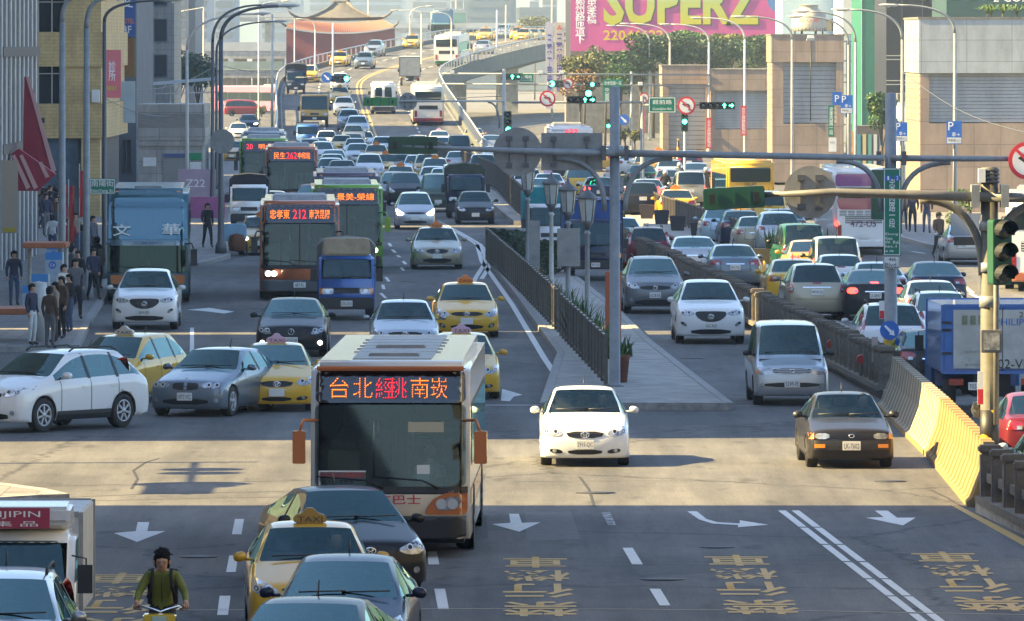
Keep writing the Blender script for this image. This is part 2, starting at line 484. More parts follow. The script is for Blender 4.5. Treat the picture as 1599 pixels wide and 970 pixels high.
 bpy.data.objects.remove(o); bpy.data.objects.remove(co)
 out = {}
 for k, name in ((1, 'windshield'),(2, 'rear_window'),(3, 'side_r'),(4, 'side_l'),(0, 'body')):
  bb = bmesh.new(); bb.from_mesh(body)
  keep = (0,5) if k == 0 else (k,)
  bmesh.ops.delete(bb, geom=[f for f in bb.faces if f.material_index not in keep], context='FACES')
  if not bb.faces: bb.free(); out[name] = None; continue
  if k:
   for f in bb.faces: f.material_index = 0
   fs = bb.faces[:]
   r = bmesh.ops.inset_region(bb, faces=fs, thickness=p.get('frit', .035), use_even_offset=False)
   for f in r['faces']: f.material_index = 1
  else:
   for f in bb.faces: f.material_index = 1 if f.material_index == 5 else 0
  for f in bb.faces: f.smooth = True
  mo = bpy.data.meshes.new(name); bb.to_mesh(mo); bb.free()
  out[name] = mo
 return out, bvh, solid

MODELS = {}
def car_model(key, p):
 """a car model = list of Parts"""
 sh, bvh, solid = shell(p)
 L, W2 = p['L'], p['W'] / 2
 parts = []
 add = lambda *a, **k: parts.append(Part(*a, **k)) or parts[-1]
 add('body', sh['body'], ['paint', M_UNDER])
 gl = p.get('glass', 'rear')
 add('windshield', sh['windshield'], ['wind', M_TRIM])
 add('rear_window', sh['rear_window'], [gl, M_TRIM])
 for k in ('side_r', 'side_l'):
  if sh[k]: add('side_window', sh[k], [gl, M_TRIM])
 D = lambda name, pts, side, m, lod=2, **kw: add(name, decal(bvh, pts, side, **kw), m, lod=lod)
 # pillars between the side windows
 zl, zh = p['zb'] + .01, p['H'] - .10
 for sgn, sd in ((1, 'right'),(-1, 'left')):
  for yb_ in p.get('bp', ()):
   D('pillar', [(yb_ - L / 2 - .05, zl),(yb_ - L / 2 + .05, zl),(yb_ - L / 2 + .04, zh),(yb_ - L / 2 - .04, zh)], sd, M_TRIM, lod=1)
  m = None
  for yl in p.get('doors', ()):
   D('door_seam', rect(yl - L / 2 - .008, yl - L / 2 + .008, p['g'] + .12, p['zb'] - .02), sd, M_TRIM, lod=1)
  for yl in p.get('doors', ())[1:]:
   D('door_handle', rect(yl - L / 2 - .28, yl - L / 2 - .10, p['zb'] - .17, p['zb'] - .13), sd, 'paint' if not p.get('chromeh') else M_CHROME, lod=1, off=.02)
  if p.get('cladding'):
   D('sill_cladding', rect(p['wf'] + p['wheel'] - L / 2 + .06, p['wrr'] - p['wheel'] - L / 2 - .06, p['g'] + .01, p['g'] + .20), sd, M_TRIM, lod=1, off=.012)
 # front
 hlp = chaikin(p['lamp'], 1)
 for s in (1,-1):
  pts = hlp if s > 0 else mirror(hlp)
  k = D('headlight', pts, 'front', M_LAMP, off=.012)
  cx_ = sum(q[0] for q in pts) / len(pts); cz_ = sum(q[1] for q in pts) / len(pts)
  for dx in p.get('proj', (-.08,.09)):
   hh = p.get('projr', .052)
   k.kids.append(Part('reflector', decal(bvh, circle(cx_ + s * dx, cz_ + dx * p.get('slope', .0), hh, 14), 'front', .02), M_REFL, lod=1))
   k.kids.append(Part('lamp_lens', decal(bvh, circle(cx_ + s * dx, cz_ + dx * p.get('slope', .0), hh * .62,12), 'front', .024), M_GRILLE, lod=1))
  if p.get('amber'):
   k.kids.append(Part('indicator', decal(bvh, [(s * a, b_) for a, b_ in p['amber']], 'front', .017), M_AMBER, lod=1))
 if p.get('grille'):
  gp = chaikin(p['grille'], 1)
  gr = D('grille', gp, 'front', M_GRILLE, off=.010)
  xs = [q[0] for q in gp]; zs = [q[1] for q in gp]
  nb = p.get('bars', 3)
  for i in range(nb):
   z = min(zs) + (max(zs) - min(zs)) * (i + .5) / nb
   # bar length from the outline at this height
   xx = []
   for a, c in zip(gp, gp[1:] + gp[:1]):
    if (a[1] - z) * (c[1] - z) < 0: xx.append(a[0] + (c[0] - a[0]) * (z - a[1]) / (c[1] - a[1]))
   if len(xx) >= 2:
    gr.kids.append(Part('grille_bar', decal(bvh, rect(min(xx) + .01, max(xx) - .01, z - .010, z + .010), 'front', .022), p.get('barm', M_CHROME), lod=1))
  if p.get('kidney'):
   gr.kids.append(Part('grille_bar', decal(bvh, rect(-.035,.035, min(zs), max(zs)), 'front', .02), 'paint', lod=1))
  if p.get('emblem'):
   ez = p.get('ez', (min(zs) + max(zs)) / 2)
   b = MB(); e = .062
   for rr in p['emblem']:
    b.tube([(rr[0] * e + rr[2] * e * cos(t),0, ez + rr[1] * e + rr[3] * e * sin(t)) for t in [2 * pi * i / 20 for i in range(21)]], .009,6, False)
   h = bvh.ray_cast(Vector((0,-9, ez)), Vector((0,1,0)))
   me = b.mesh('emblem'); yy = h[0].y - .03 if h[0] else -L / 2
   for v in me.vertices: v.co.y += yy
   parts.append(Part('emblem', me, M_CHROME, lod=1))
 for q in p.get('intake', ()): D('air_intake', chaikin(q, 1), 'front', M_GRILLE, off=.010)
 for q in p.get('fogs', ()):
  for s in (1,-1): D('fog_lamp', circle(s * q[0], q[1], q[2], 12), 'front', M_LAMP, lod=1, off=.02)
 for q in p.get('strip', ()): D('bumper_strip', q, 'front', M_TRIM, lod=1, off=.014)
 for q in p.get('blink', ()):
  for s in (1,-1): D('indicator', [(s * a, b_) for a, b_ in q], 'front', M_AMBER, lod=1, off=.022)
 # rear
 tl = chaikin(p['tail'], 1)
 for s in (1,-1):
  k = D('tail_light', tl if s > 0 else mirror(tl), 'rear', 'tail', off=.012)
  if p.get('tailw'):
   k.kids.append(Part('reverse_lamp', decal(bvh, [(s * a, b_) for a, b_ in p['tailw']], 'rear', .018), M_LAMP, lod=1))
 if p.get('trunk'):
  for q in p['trunk']: D('boot_seam', q, 'rear', M_TRIM, lod=1)
 D('brake_light', rect(-.12,.12, p.get('bz3', p['bz'] - .03), p.get('bz3', p['bz'] - .03) + .035), 'rear', 'tail', lod=1)
 if p.get('rbar'): D('boot_trim', rect(-p['rbar'][0], p['rbar'][0], p['rbar'][1], p['rbar'][1] + .03), 'rear', M_CHROME, lod=1)
 # plates: a thin plate on the bumper
 for sd, z, y in (('front', p.get('pz', .40), None),('rear', p.get('rpz', .75), None)):
  h = bvh.ray_cast(Vector((0,-9 if sd == 'front' else 9, z)), Vector((0,1 if sd == 'front' else -1,0)))
  y = h[0].y + (-.035 if sd == 'front' else .035)
  b = MB().box(-.17,.17,-.012,.012,-.085,.085)
  parts.append(Part('licence_plate', b.mesh('plate', .006), M_PLATE, (0, y, z),(0,0,0 if sd == 'front' else pi), lod=2, kids=['text']))
 # mirrors
 mz = p['zb'] + .06; my = p['cy'] + .30 - L / 2
 for s in (1,-1):
  b = MB()
  b.prism(chaikin([(0.0,-.01),(.185,-.045),(.20,.085),(.03,.115)], 2),-.06,.07)
  b.box(-.08,.05,-.02,.03,-.02,.02)
  me = b.mesh('mirror', .012)
  for q in me.polygons: q.use_smooth = True
  if s < 0:
   for v in me.vertices: v.co.x *= -1
   me.flip_normals()
  parts.append(Part('mirror', me, p.get('mirm', 'paint'),(s * W2 * .985, my, mz)))
 # wiper pair
 b = MB()
 c5 = p['cy'] - L / 2 - .10; slope = (p['rz'] - p['cz']) / max(p['ry'] - p['cy'], .05)
 for x0, x1 in ((-.55,.05),(.0,.62)):
  b.tube([(x0, c5 + .06 + .05, p['cz'] + .05 + .03),(x1, c5 + .10, p['cz'] + .05 + .03 + .02)], .011,5)
 parts.append(Part('wiper', b.mesh('wiper'), M_TRIM, lod=1))
 # wheels
 tyre, rim = wheel_meshes(p['wheel'], .215, p.get('spokes', 5))
 for y in (p['wf'] - L / 2, p['wrr'] - L / 2):
  for s in (1,-1):
   parts.append(Part('wheel', tyre, M_TYRE, (s * (W2 - .125), y, p['wheel']), kids=[Part('rim', rim, [M_HUB, M_RIM if not p.get('steel') else M_HUB], lod=1)]))
 rows = p['rows']
 parts.append(Part('interior', seat_rows(L, [r - L / 2 for r in rows], p.get('zf', .16), p['W']), [M_INT, M_SEAT], lod=1))
 if p.get('rails'):
  b = MB()
  for s in (1,-1):
   x = s * p['wr'] * W2 * .90
   b.tube([(x, p['ry'] + .15 - L / 2, p['H'] - .05),(x, p['ry'] + .3 - L / 2, p['H'] + .015),(x, p['r2y'] - .25 - L / 2, p['H'] + .015),(x, p['r2y'] - .05 - L / 2, p['H'] - .06)], .02,6)
  parts.append(Part('roof_rail', b.mesh('roof_rail'), M_HUB, lod=1))
 if p.get('antenna', 1):
  b = MB().tube([(0, p['r2y'] - .25 - L / 2, p['H'] - .03),(0, p['r2y'] - .12 - L / 2, p['H'] + .14)], .012,5)
  parts.append(Part('antenna', b.mesh('antenna'), M_TRIM, lod=1))
 d = driver_mesh(rows[0] - L / 2, p.get('zf', .16))
 MODELS[key] = dict(parts=parts, L=L, W=p['W'], H=p['H'], wf=p['wf'], wrr=p['wrr'], driver=d, roofy=p['ry'] + .25 - L / 2, kind='car', bvh=bvh)

def taxi_sign_mesh():
 b = MB()
 b.prism(chaikin([(-.24,0),(.24,0),(.22,.12),(.10,.15),(.06,.22),(-.06,.22),(-.10,.15),(-.22,.12)], 1),-.07,.07)
 return b.mesh('taxi_sign', .015)
TAXI_SIGN = None
def vehicle(model, loc, rz=0.0, color=None, label='', cat='car', group=None, lod=2, plate=None, taxi=None, lit=0, brake=False, driver=None, color2=None, name='car', scale=1.0, color3=None, bumper=None, gw=None):
 """a vehicle from the model's parts: every part an object of its own under the vehicle's empty. lod 2 = all parts, 1 = the large ones"""
 global TAXI_SIGN
 mo = MODELS[model]
 root = empty(name, loc, rz, label, cat, group)
 root.scale = (scale,) * 3
 role = {'paint': color, 'paint2': color2 or color, 'tail': M_RED_ON if brake else M_RED, 'bumper': bumper or M_TRIM, 'mirror': color3 or M_TRIM, 'frame': color3 or M_HUB, 'beam': M_LIT if lit else M_REFL}
 gi = (len(label) * 7 + int(abs(loc[0]) * 13)) % 6; role['wind'] = gw or (M_GLASS, M_GSKY, M_GCLEAR, M_GDARK, M_GLASS, M_GCLEAR)[gi]; role['rear'] = (M_GDARK, M_GLASS, M_GDARK, M_GSKY, M_GDARK, M_GLASS)[gi]
 def put(pt, parent):
  if pt.lod == 1 and lod < 2: return None
  o = link(pt.name, pt.me, None, parent, pt.loc); o.rotation_euler = pt.rot; o.scale = pt.scale
  for i, m in enumerate(pt.mats):
   if isinstance(m, str): m = role[m]
   if lit and pt.name == 'headlight' and lit == 2: m = M_LIT
   if lit and pt.name == 'fog_lamp' and lit == 1: m = M_LIT
   o.material_slots[i].link = 'OBJECT'; o.material_slots[i].material = m
  for k in pt.kids:
   if k == 'text':
    if plate and lod == 2: put_text('plate_number', plate, M_INK, o, (0,-.016,-.005),.095,.29)
   elif not (lit == 2 and k.name in ('lamp_lens',)): put(k, o)
  return o
 for pt in mo['parts']: put(pt, root)
 if driver is not None and lod == 2:
  o = link('driver', mo['driver'], None, root)
  for i, m in enumerate((driver, M_SKIN, M_HAIR)):
   if len(o.data.materials) <= i: o.data.materials.append(None)
   o.material_slots[i].link = 'OBJECT'; o.material_slots[i].material = m
 if taxi is not None:
  if TAXI_SIGN is None: TAXI_SIGN = taxi_sign_mesh()
  y = mo['roofy']; h = mo['bvh'].ray_cast(Vector((0, y, 9)), Vector((0,0,-1)))
  o = link('taxi_sign', TAXI_SIGN, None, root, (0, y, h[0].z - .01))
  if not TAXI_SIGN.materials: TAXI_SIGN.materials.append(None)
  o.material_slots[0].link = 'OBJECT'; o.material_slots[0].material = taxi
  if lod == 2:
   put_text('sign_lettering', 'TAXI', M_INK, o, (0,-.078,.065),.075,.34)
 return root

# ------------------------------------------------------------------ the car models (lengths in metres from the nose)
SED = dict(L=4.42, W=1.72, H=1.46, g=.17, hl=.74, hs=.14, cy=1.22, cz=.97, ry=1.95, rz=1.41, r2y=3.0, r2z=1.42, by=3.72, bz=1.08, ty=4.30, tz=1.05,
          zb=.93, zb2=.98, wr=.695, wheel=.305, wf=.88, wrr=3.48, rows=[2.15,3.0], bp=(2.42,), doors=(1.42,2.44,3.28),
          lamp=[(.42,.60),(.64,.58),(.80,.66),(.83,.78),(.70,.765),(.46,.70)],
          grille=[(-.30,.55),(.30,.55),(.38,.68),(-.38,.68)], bars=2, barm=M_HUB, emblem=[(0,0,1.25,.85),(0,0,.45,.8),(0,.35,.8,.4)],
          intake=[[(-.30,.24),(.30,.24),(.34,.33),(-.34,.33)], [(.42,.25),(.68,.28),(.66,.36),(.44,.33)], [(-.42,.25),(-.44,.33),(-.66,.36),(-.68,.28)]],
          fogs=[(.58,.315,.04)], pz=.43, rpz=.74,
          tail=[(.50,.80),(.80,.78),(.83,.92),(.72,.98),(.52,.96)], tailw=[(.52,.83),(.62,.83),(.62,.90),(.52,.90)],
          trunk=[[(-.50,.60),(-.48,.60),(-.44,1.02),(-.46,1.02)], [(.48,.60),(.50,.60),(.46,1.02),(.44,1.02)], rect(-.49,.49,.59,.605)], rbar=(.30,.84))
def M_(base, **k): d = dict(base); d.update(k); return d
CARS = {
        'sedan_small': SED,
        'sedan_mid': M_(SED, L=4.62, W=1.78, H=1.48, cy=1.28, ry=2.05, r2y=3.15, by=3.88, ty=4.50, wf=.92, wrr=3.60, rows=[2.25,3.1], bp=(2.52,), doors=(1.48,2.54,3.4),
         lamp=[(.44,.64),(.60,.56),(.78,.60),(.86,.74),(.84,.83),(.62,.74)], grille=[(-.38,.60),(.38,.60),(.46,.71),(-.46,.71)], bars=4,
         intake=[[(-.40,.24),(.40,.24),(.48,.36),(-.48,.36)], [(.58,.26),(.76,.32),(.74,.42),(.60,.38)], [(-.58,.26),(-.60,.38),(-.74,.42),(-.76,.32)]], fogs=[(.67,.345,.045)],
         tail=[(.46,.84),(.82,.80),(.86,.95),(.74,1.0),(.48,.97)], pz=.46),
        'sedan_big': M_(SED, L=4.83, W=1.83, H=1.48, hl=.76, cy=1.32, cz=.99, ry=2.15, rz=1.43, r2y=3.25, by=4.05, ty=4.70, tz=1.09, bz=1.12, wf=.95, wrr=3.72, rows=[2.35,3.25], bp=(2.64,), doors=(1.55,2.66,3.55), wheel=.325,
         lamp=[(.40,.66),(.56,.58),(.80,.60),(.89,.76),(.86,.82),(.60,.75)], grille=[(-.34,.56),(.34,.56),(.42,.73),(-.42,.73)], bars=2,
         intake=[[(-.46,.24),(.46,.24),(.54,.40),(-.54,.40)]], fogs=[(.70,.36,.05)], tail=[(.44,.86),(.80,.82),(.88,.96),(.76,1.02),(.46,1.0)], pz=.48, spokes=7),
        'sedan_lux': M_(SED, L=4.87, W=1.85, H=1.47, hl=.78, cy=1.50, cz=1.0, ry=2.25, rz=1.42, r2y=3.30, by=4.10, ty=4.75, tz=1.08, bz=1.11, wf=.86, wrr=3.74, rows=[2.45,3.3], bp=(2.74,), doors=(1.72,2.76,3.6), wheel=.33,
         lamp=[(.50,.58),(.72,.60),(.86,.72),(.86,.82),(.62,.77),(.54,.68)], grille=[(-.30,.54),(.30,.54),(.42,.76),(-.42,.76)], bars=4,
         emblem=[(0,0,1.2,1.2),(0,.5,.1,.6)], intake=[[(-.62,.24),(.62,.24),(.66,.36),(-.66,.36)]], fogs=[(.74,.37,.06)], pz=.43, spokes=7),
        'sedan_old': M_(SED, L=4.27, W=1.66, H=1.38, g=.18, hl=.72, hs=.06, bow=.09, cy=1.25, cz=.90, ry=1.98, rz=1.34, r2y=2.95, r2z=1.34, by=3.55, bz=1.0, ty=4.20, tz=.96, zb=.87, zb2=.91, wr=.68, wheel=.29, wf=.82, wrr=3.27, hc=.8, sc=.6,
         rows=[2.15,2.95], bp=(2.4,), doors=(1.42,2.42,3.2), lamp=[(.42,.565),(.70,.565),(.70,.675),(.42,.675)], proj=(),
         amber=[(.71,.565),(.80,.565),(.80,.675),(.71,.675)],
         grille=[(-.40,.58),(.40,.58),(.40,.67),(-.40,.67)], bars=3, barm=M_GRILLE, emblem=[(0,0,.8,.5)], intake=[[(-.55,.22),(.55,.22),(.55,.30),(-.55,.30)]],
         fogs=[], strip=[rect(-.80,.80,.36,.54)], blink=[rect(.50,.70,.40,.47)], pz=.44, steel=True, mirm=M_TRIM, rpz=.68, tail=[(.48,.72),(.80,.72),(.80,.88),(.48,.88)]),
        'hatch': M_(SED, L=4.24, W=1.75, H=1.43, hl=.76, hs=.12, cy=1.42, cz=.97, ry=2.15, rz=1.39, r2y=3.40, r2z=1.38, by=3.98, bz=1.05, ty=4.14, tz=.98, zb=.92, zb2=.99, wheel=.32, wf=.74, wrr=3.40, rows=[2.35,3.1], bp=(2.68,3.36), doors=(1.62,2.70,3.35),
         lamp=[(.36,.64),(.62,.60),(.82,.66),(.84,.76),(.60,.77),(.38,.73)], proj=(-.08,.09), grille=[(-.28,.58),(.28,.58),(.30,.70),(.24,.74),(-.24,.74),(-.30,.70)], kidney=True, bars=1, barm=M_GRILLE, ez=.80, emblem=[(0,0,.7,.7)],
         intake=[[(-.52,.27),(.52,.27),(.50,.39),(-.50,.39)]], fogs=[(.68,.36,.055)], pz=.44, spokes=5, tail=[(.54,.78),(.80,.76),(.82,.98),(.58,.98)], trunk=[rect(-.6,.6,.62,.635)]),
        'wagon': M_(SED, L=4.58, W=1.75, H=1.60, hl=.80, hs=.14, cy=1.02, cz=1.04, ry=1.95, rz=1.53, r2y=3.75, r2z=1.55, by=4.35, bz=1.06, ty=4.50, tz=.98, zb=.98, zb2=1.04, wr=.69, wheel=.31, wf=.88, wrr=3.62, rows=[1.95,2.85,3.6], zf=.27, bp=(2.35,3.35), doors=(1.30,2.36,3.35),
         lamp=[(.46,.68),(.62,.60),(.80,.64),(.85,.80),(.82,.90),(.66,.80)], grille=[(-.38,.66),(.38,.66),(.44,.75),(-.44,.75)], bars=2,
         intake=[[(-.45,.26),(.45,.26),(.52,.38),(-.52,.38)]], fogs=[(.68,.35,.05)], pz=.50, tail=[(.62,.80),(.82,.78),(.82,1.10),(.72,1.14)], tailw=[(.66,.84),(.78,.84),(.78,.92),(.68,.92)], trunk=[rect(-.62,.62,.60,.612)], rbar=(.4,.92), rpz=.80),
        'suv': M_(SED, L=4.57, W=1.82, H=1.68, g=.22, hl=.92, hs=.14, cy=1.22, cz=1.13, ry=1.95, rz=1.60, r2y=3.70, r2z=1.62, by=4.28, bz=1.12, ty=4.47, tz=1.04, zb=1.06, zb2=1.12, wr=.70, zm=.66, fb=.52, wheel=.355, wf=.90, wrr=3.52, rows=[2.15,3.05], zf=.34, bp=(2.42,3.35), doors=(1.46,2.44,3.35), cladding=True,
         lamp=[(.46,.76),(.66,.74),(.86,.86),(.88,.98),(.72,.93),(.48,.85)], grille=[(-.42,.72),(.42,.72),(.46,.84),(-.46,.84)], bars=2, emblem=[(0,0,1.1,.9),(-.4,0,.12,.7),(.4,0,.12,.7)],
         intake=[[(-.62,.27),(.62,.27),(.58,.42),(-.58,.42)]], fogs=[(.70,.42,.05)], pz=.56, rpz=.92, rails=True, spokes=7,
         tail=[(.70,.98),(.84,.98),(.80,1.38),(.72,1.50),(.68,1.40)], trunk=[rect(-.66,.66,.68,.693)], rbar=(.45,1.03), tailw=None),
        'suv_sharp': M_(SED, L=4.66, W=1.86, H=1.69, g=.22, hl=.94, hs=.14, cy=1.30, cz=1.13, ry=2.1, rz=1.61, r2y=3.75, r2z=1.60, by=4.38, bz=1.16, ty=4.55, tz=1.06, zb=1.06, zb2=1.15, wr=.68, zm=.66, fb=.52, wheel=.36, wf=.92, wrr=3.65, rows=[2.25,3.15], zf=.34, bp=(2.55,3.45), doors=(1.55,2.57,3.45), cladding=True,
         lamp=[(.42,.80),(.62,.76),(.84,.82),(.90,.95),(.74,.93),(.46,.86)], grille=[(-.18,.60),(.18,.60),(.40,.74),(.42,.86),(.30,.885),(-.30,.885),(-.42,.86),(-.40,.74)], bars=2, barm=M_GRILLE, emblem=[(0,0,1.25,1.0),(0,.1,.6,.55)],
         intake=[[(-.50,.27),(.50,.27),(.56,.40),(-.56,.40)], [(.64,.46),(.82,.56),(.78,.62),(.66,.56)], [(-.64,.46),(-.66,.56),(-.78,.62),(-.82,.56)]], fogs=[(.71,.53,.04)], pz=.50, rpz=.88, spokes=5,
         tail=[(.50,1.0),(.84,.98),(.88,1.12),(.70,1.14)], trunk=[rect(-.66,.66,.68,.693)], tailw=None),
        'van_old': M_(SED, L=4.35, W=1.69, H=1.83, g=.22, hl=.86, hs=.07, bow=.06, cy=.98, cz=1.08, ry=1.55, rz=1.76, r2y=3.98, r2z=1.78, by=4.24, bz=1.12, ty=4.30, tz=1.02, zb=1.04, zb2=1.07, wr=.80, zm=.66, wheel=.31, wf=.72, wrr=3.30, rows=[1.75,2.6,3.4], zf=.42, bp=(2.0,2.95), doors=(1.10,2.02,2.97), hc=.9, sc=.8, hb=.01, glass=M_GLASS,
         lamp=[(.44,.69),(.76,.69),(.82,.87),(.44,.87)], grille=[(-.40,.71),(.40,.71),(.44,.84),(-.44,.84)], bars=3, barm=M_RIM, proj=(), vc=.85, emblem=[(0,0,.9,.65),(0,0,.35,.6)],
         amber=[(.72,.72),(.79,.72),(.79,.85),(.73,.85)], intake=[[(-.60,.42),(.60,.42),(.62,.52),(-.62,.52)]], fogs=[(.66,.46,.05)], pz=.50, rpz=.86, mirm=M_TRIM, steel=True,
         tail=[(.62,.80),(.80,.80),(.80,1.12),(.62,1.12)], trunk=[rect(-.68,.68,.58,.592), rect(-.34,.34,.50,.56)], rbar=(.3,1.0), tailw=[(.64,.82),(.78,.82),(.78,.90),(.64,.90)]),
        'minivan': M_(SED, L=4.80, W=1.80, H=1.92, g=.20, vc=.85, hl=.92, hs=.10, bow=.12, cy=.72, cz=1.14, ry=1.50, rz=1.82, r2y=4.45, r2z=1.86, by=4.68, bz=1.18, ty=4.74, tz=1.05, zb=1.08, zb2=1.12, wr=.80, zm=.7, wheel=.32, wf=.85, wrr=3.80, rows=[1.6,2.6,3.5], zf=.46, bp=(1.9,3.1), doors=(1.02,1.92,3.12), hc=.4,
         lamp=[(.48,.74),(.72,.72),(.82,.86),(.80,.93),(.50,.88)], grille=[(-.42,.76),(.42,.76),(.44,.86),(-.44,.86)], bars=2, intake=[[(-.56,.32),(.56,.32),(.56,.44),(-.56,.44)]], fogs=[(.68,.40,.05)], pz=.54, rpz=.86,
         tail=[(.72,.74),(.84,.74),(.82,1.16),(.72,1.16)], trunk=[rect(-.70,.70,.60,.612)], rbar=(.28,1.02), tailw=[(.74,.76),(.82,.76),(.82,.86),(.74,.86)]),
}
for k_, p_ in CARS.items(): car_model(k_, p_)

# ------------------------------------------------------------------ buses and trucks
M_SIGNBOX = mat('sign_box', (0.012,0.012,0.014),0.15, coat=1.0)
def led(name, col, es):
 """lamp dots: rows and columns of small diodes behind the lettering"""
 if name in MATS: return MATS[name]
 m = mat(name, (0.02,0.01,0.0),0.4, emit=col, es=es)
 t = m.node_tree; b = t.nodes['Principled BSDF']
 tc = t.nodes.new('ShaderNodeTexCoord'); sx = t.nodes.new('ShaderNodeSeparateXYZ'); t.links.new(tc.outputs['Object'], sx.inputs[0])
 outs = []
 for ax in ('X', 'Z'):
  mu = t.nodes.new('ShaderNodeMath'); mu.operation = 'MULTIPLY'; mu.inputs[1].default_value = 2 * pi / 0.036
  sn = t.nodes.new('ShaderNodeMath'); sn.operation = 'SINE'
  t.links.new(sx.outputs[ax], mu.inputs[0]); t.links.new(mu.outputs[0], sn.inputs[0]); outs.append(sn)
 a = t.nodes.new('ShaderNodeMath'); a.operation = 'ADD'
 t.links.new(outs[0].outputs[0], a.inputs[0]); t.links.new(outs[1].outputs[0], a.inputs[1])
 mr = t.nodes.new('ShaderNodeMapRange'); mr.inputs['From Min'].default_value = -1.2; mr.inputs['From Max'].default_value = 0.4
 mr.inputs['To Min'].default_value = 0.0; mr.inputs['To Max'].default_value = es
 t.links.new(a.outputs[0], mr.inputs['Value']); t.links.new(mr.outputs[0], b.inputs['Emission Strength'])
 return m
M_LED = led('led_amber', (1.0,0.20,0.015),.62)
M_LEDR = led('led_red', (1.0,0.02,0.04),.55)

def roundpoly(p, r=.10, n=4):
 out = []
 k = len(p)
 for i in range(k):
  a, b, c = Vector(p[i - 1]), Vector(p[i]), Vector(p[(i + 1) % k])
  u, v = (a - b),(c - b)
  t = min(r, .42 * u.length, .42 * v.length)
  u, v = b + u.normalized() * t, b + v.normalized() * t
  for j in range(n + 1):
   q = j / n
   w_ = u * (1 - q) ** 2 + b * 2 * q * (1 - q) + v * q * q
   out.append((w_.x, w_.y))
 return out
def box_body(W, y0, y1, prof, bev=.10, seg=4, holes=()):
 """bus body: side outline (y,z) pushed across the width and rounded off; returns mesh and BVH"""
 m = MB(); m.prism([(y, z) for y, z in prof], -W / 2, W / 2, axis='x')
 b = m.b
 bmesh.ops.recalc_face_normals(b, faces=b.faces[:])
 es = [e for e in b.edges if len(e.link_faces) == 2 and e.calc_face_angle(0) > .35 and (e.verts[0].co.z + e.verts[1].co.z) / 2 > .5]
 bmesh.ops.bevel(b, geom=es, offset=bev, segments=seg, affect='EDGES', clamp_overlap=True)
 for f in b.faces: f.smooth = f.calc_area() < 2.0
 me = bpy.data.meshes.new('bus_body'); b.to_mesh(me)
 bvh = BVHTree.FromBMesh(b)
 cut = [f for f in b.faces if f.normal.y < -.3 and f.calc_area() > .3 and any(a < f.calc_center_median().z < c for a, c in holes)]
 bmesh.ops.delete(b, geom=cut, context='FACES'); b.to_mesh(me); b.free()      # openings behind the windscreen
 return me, bvh

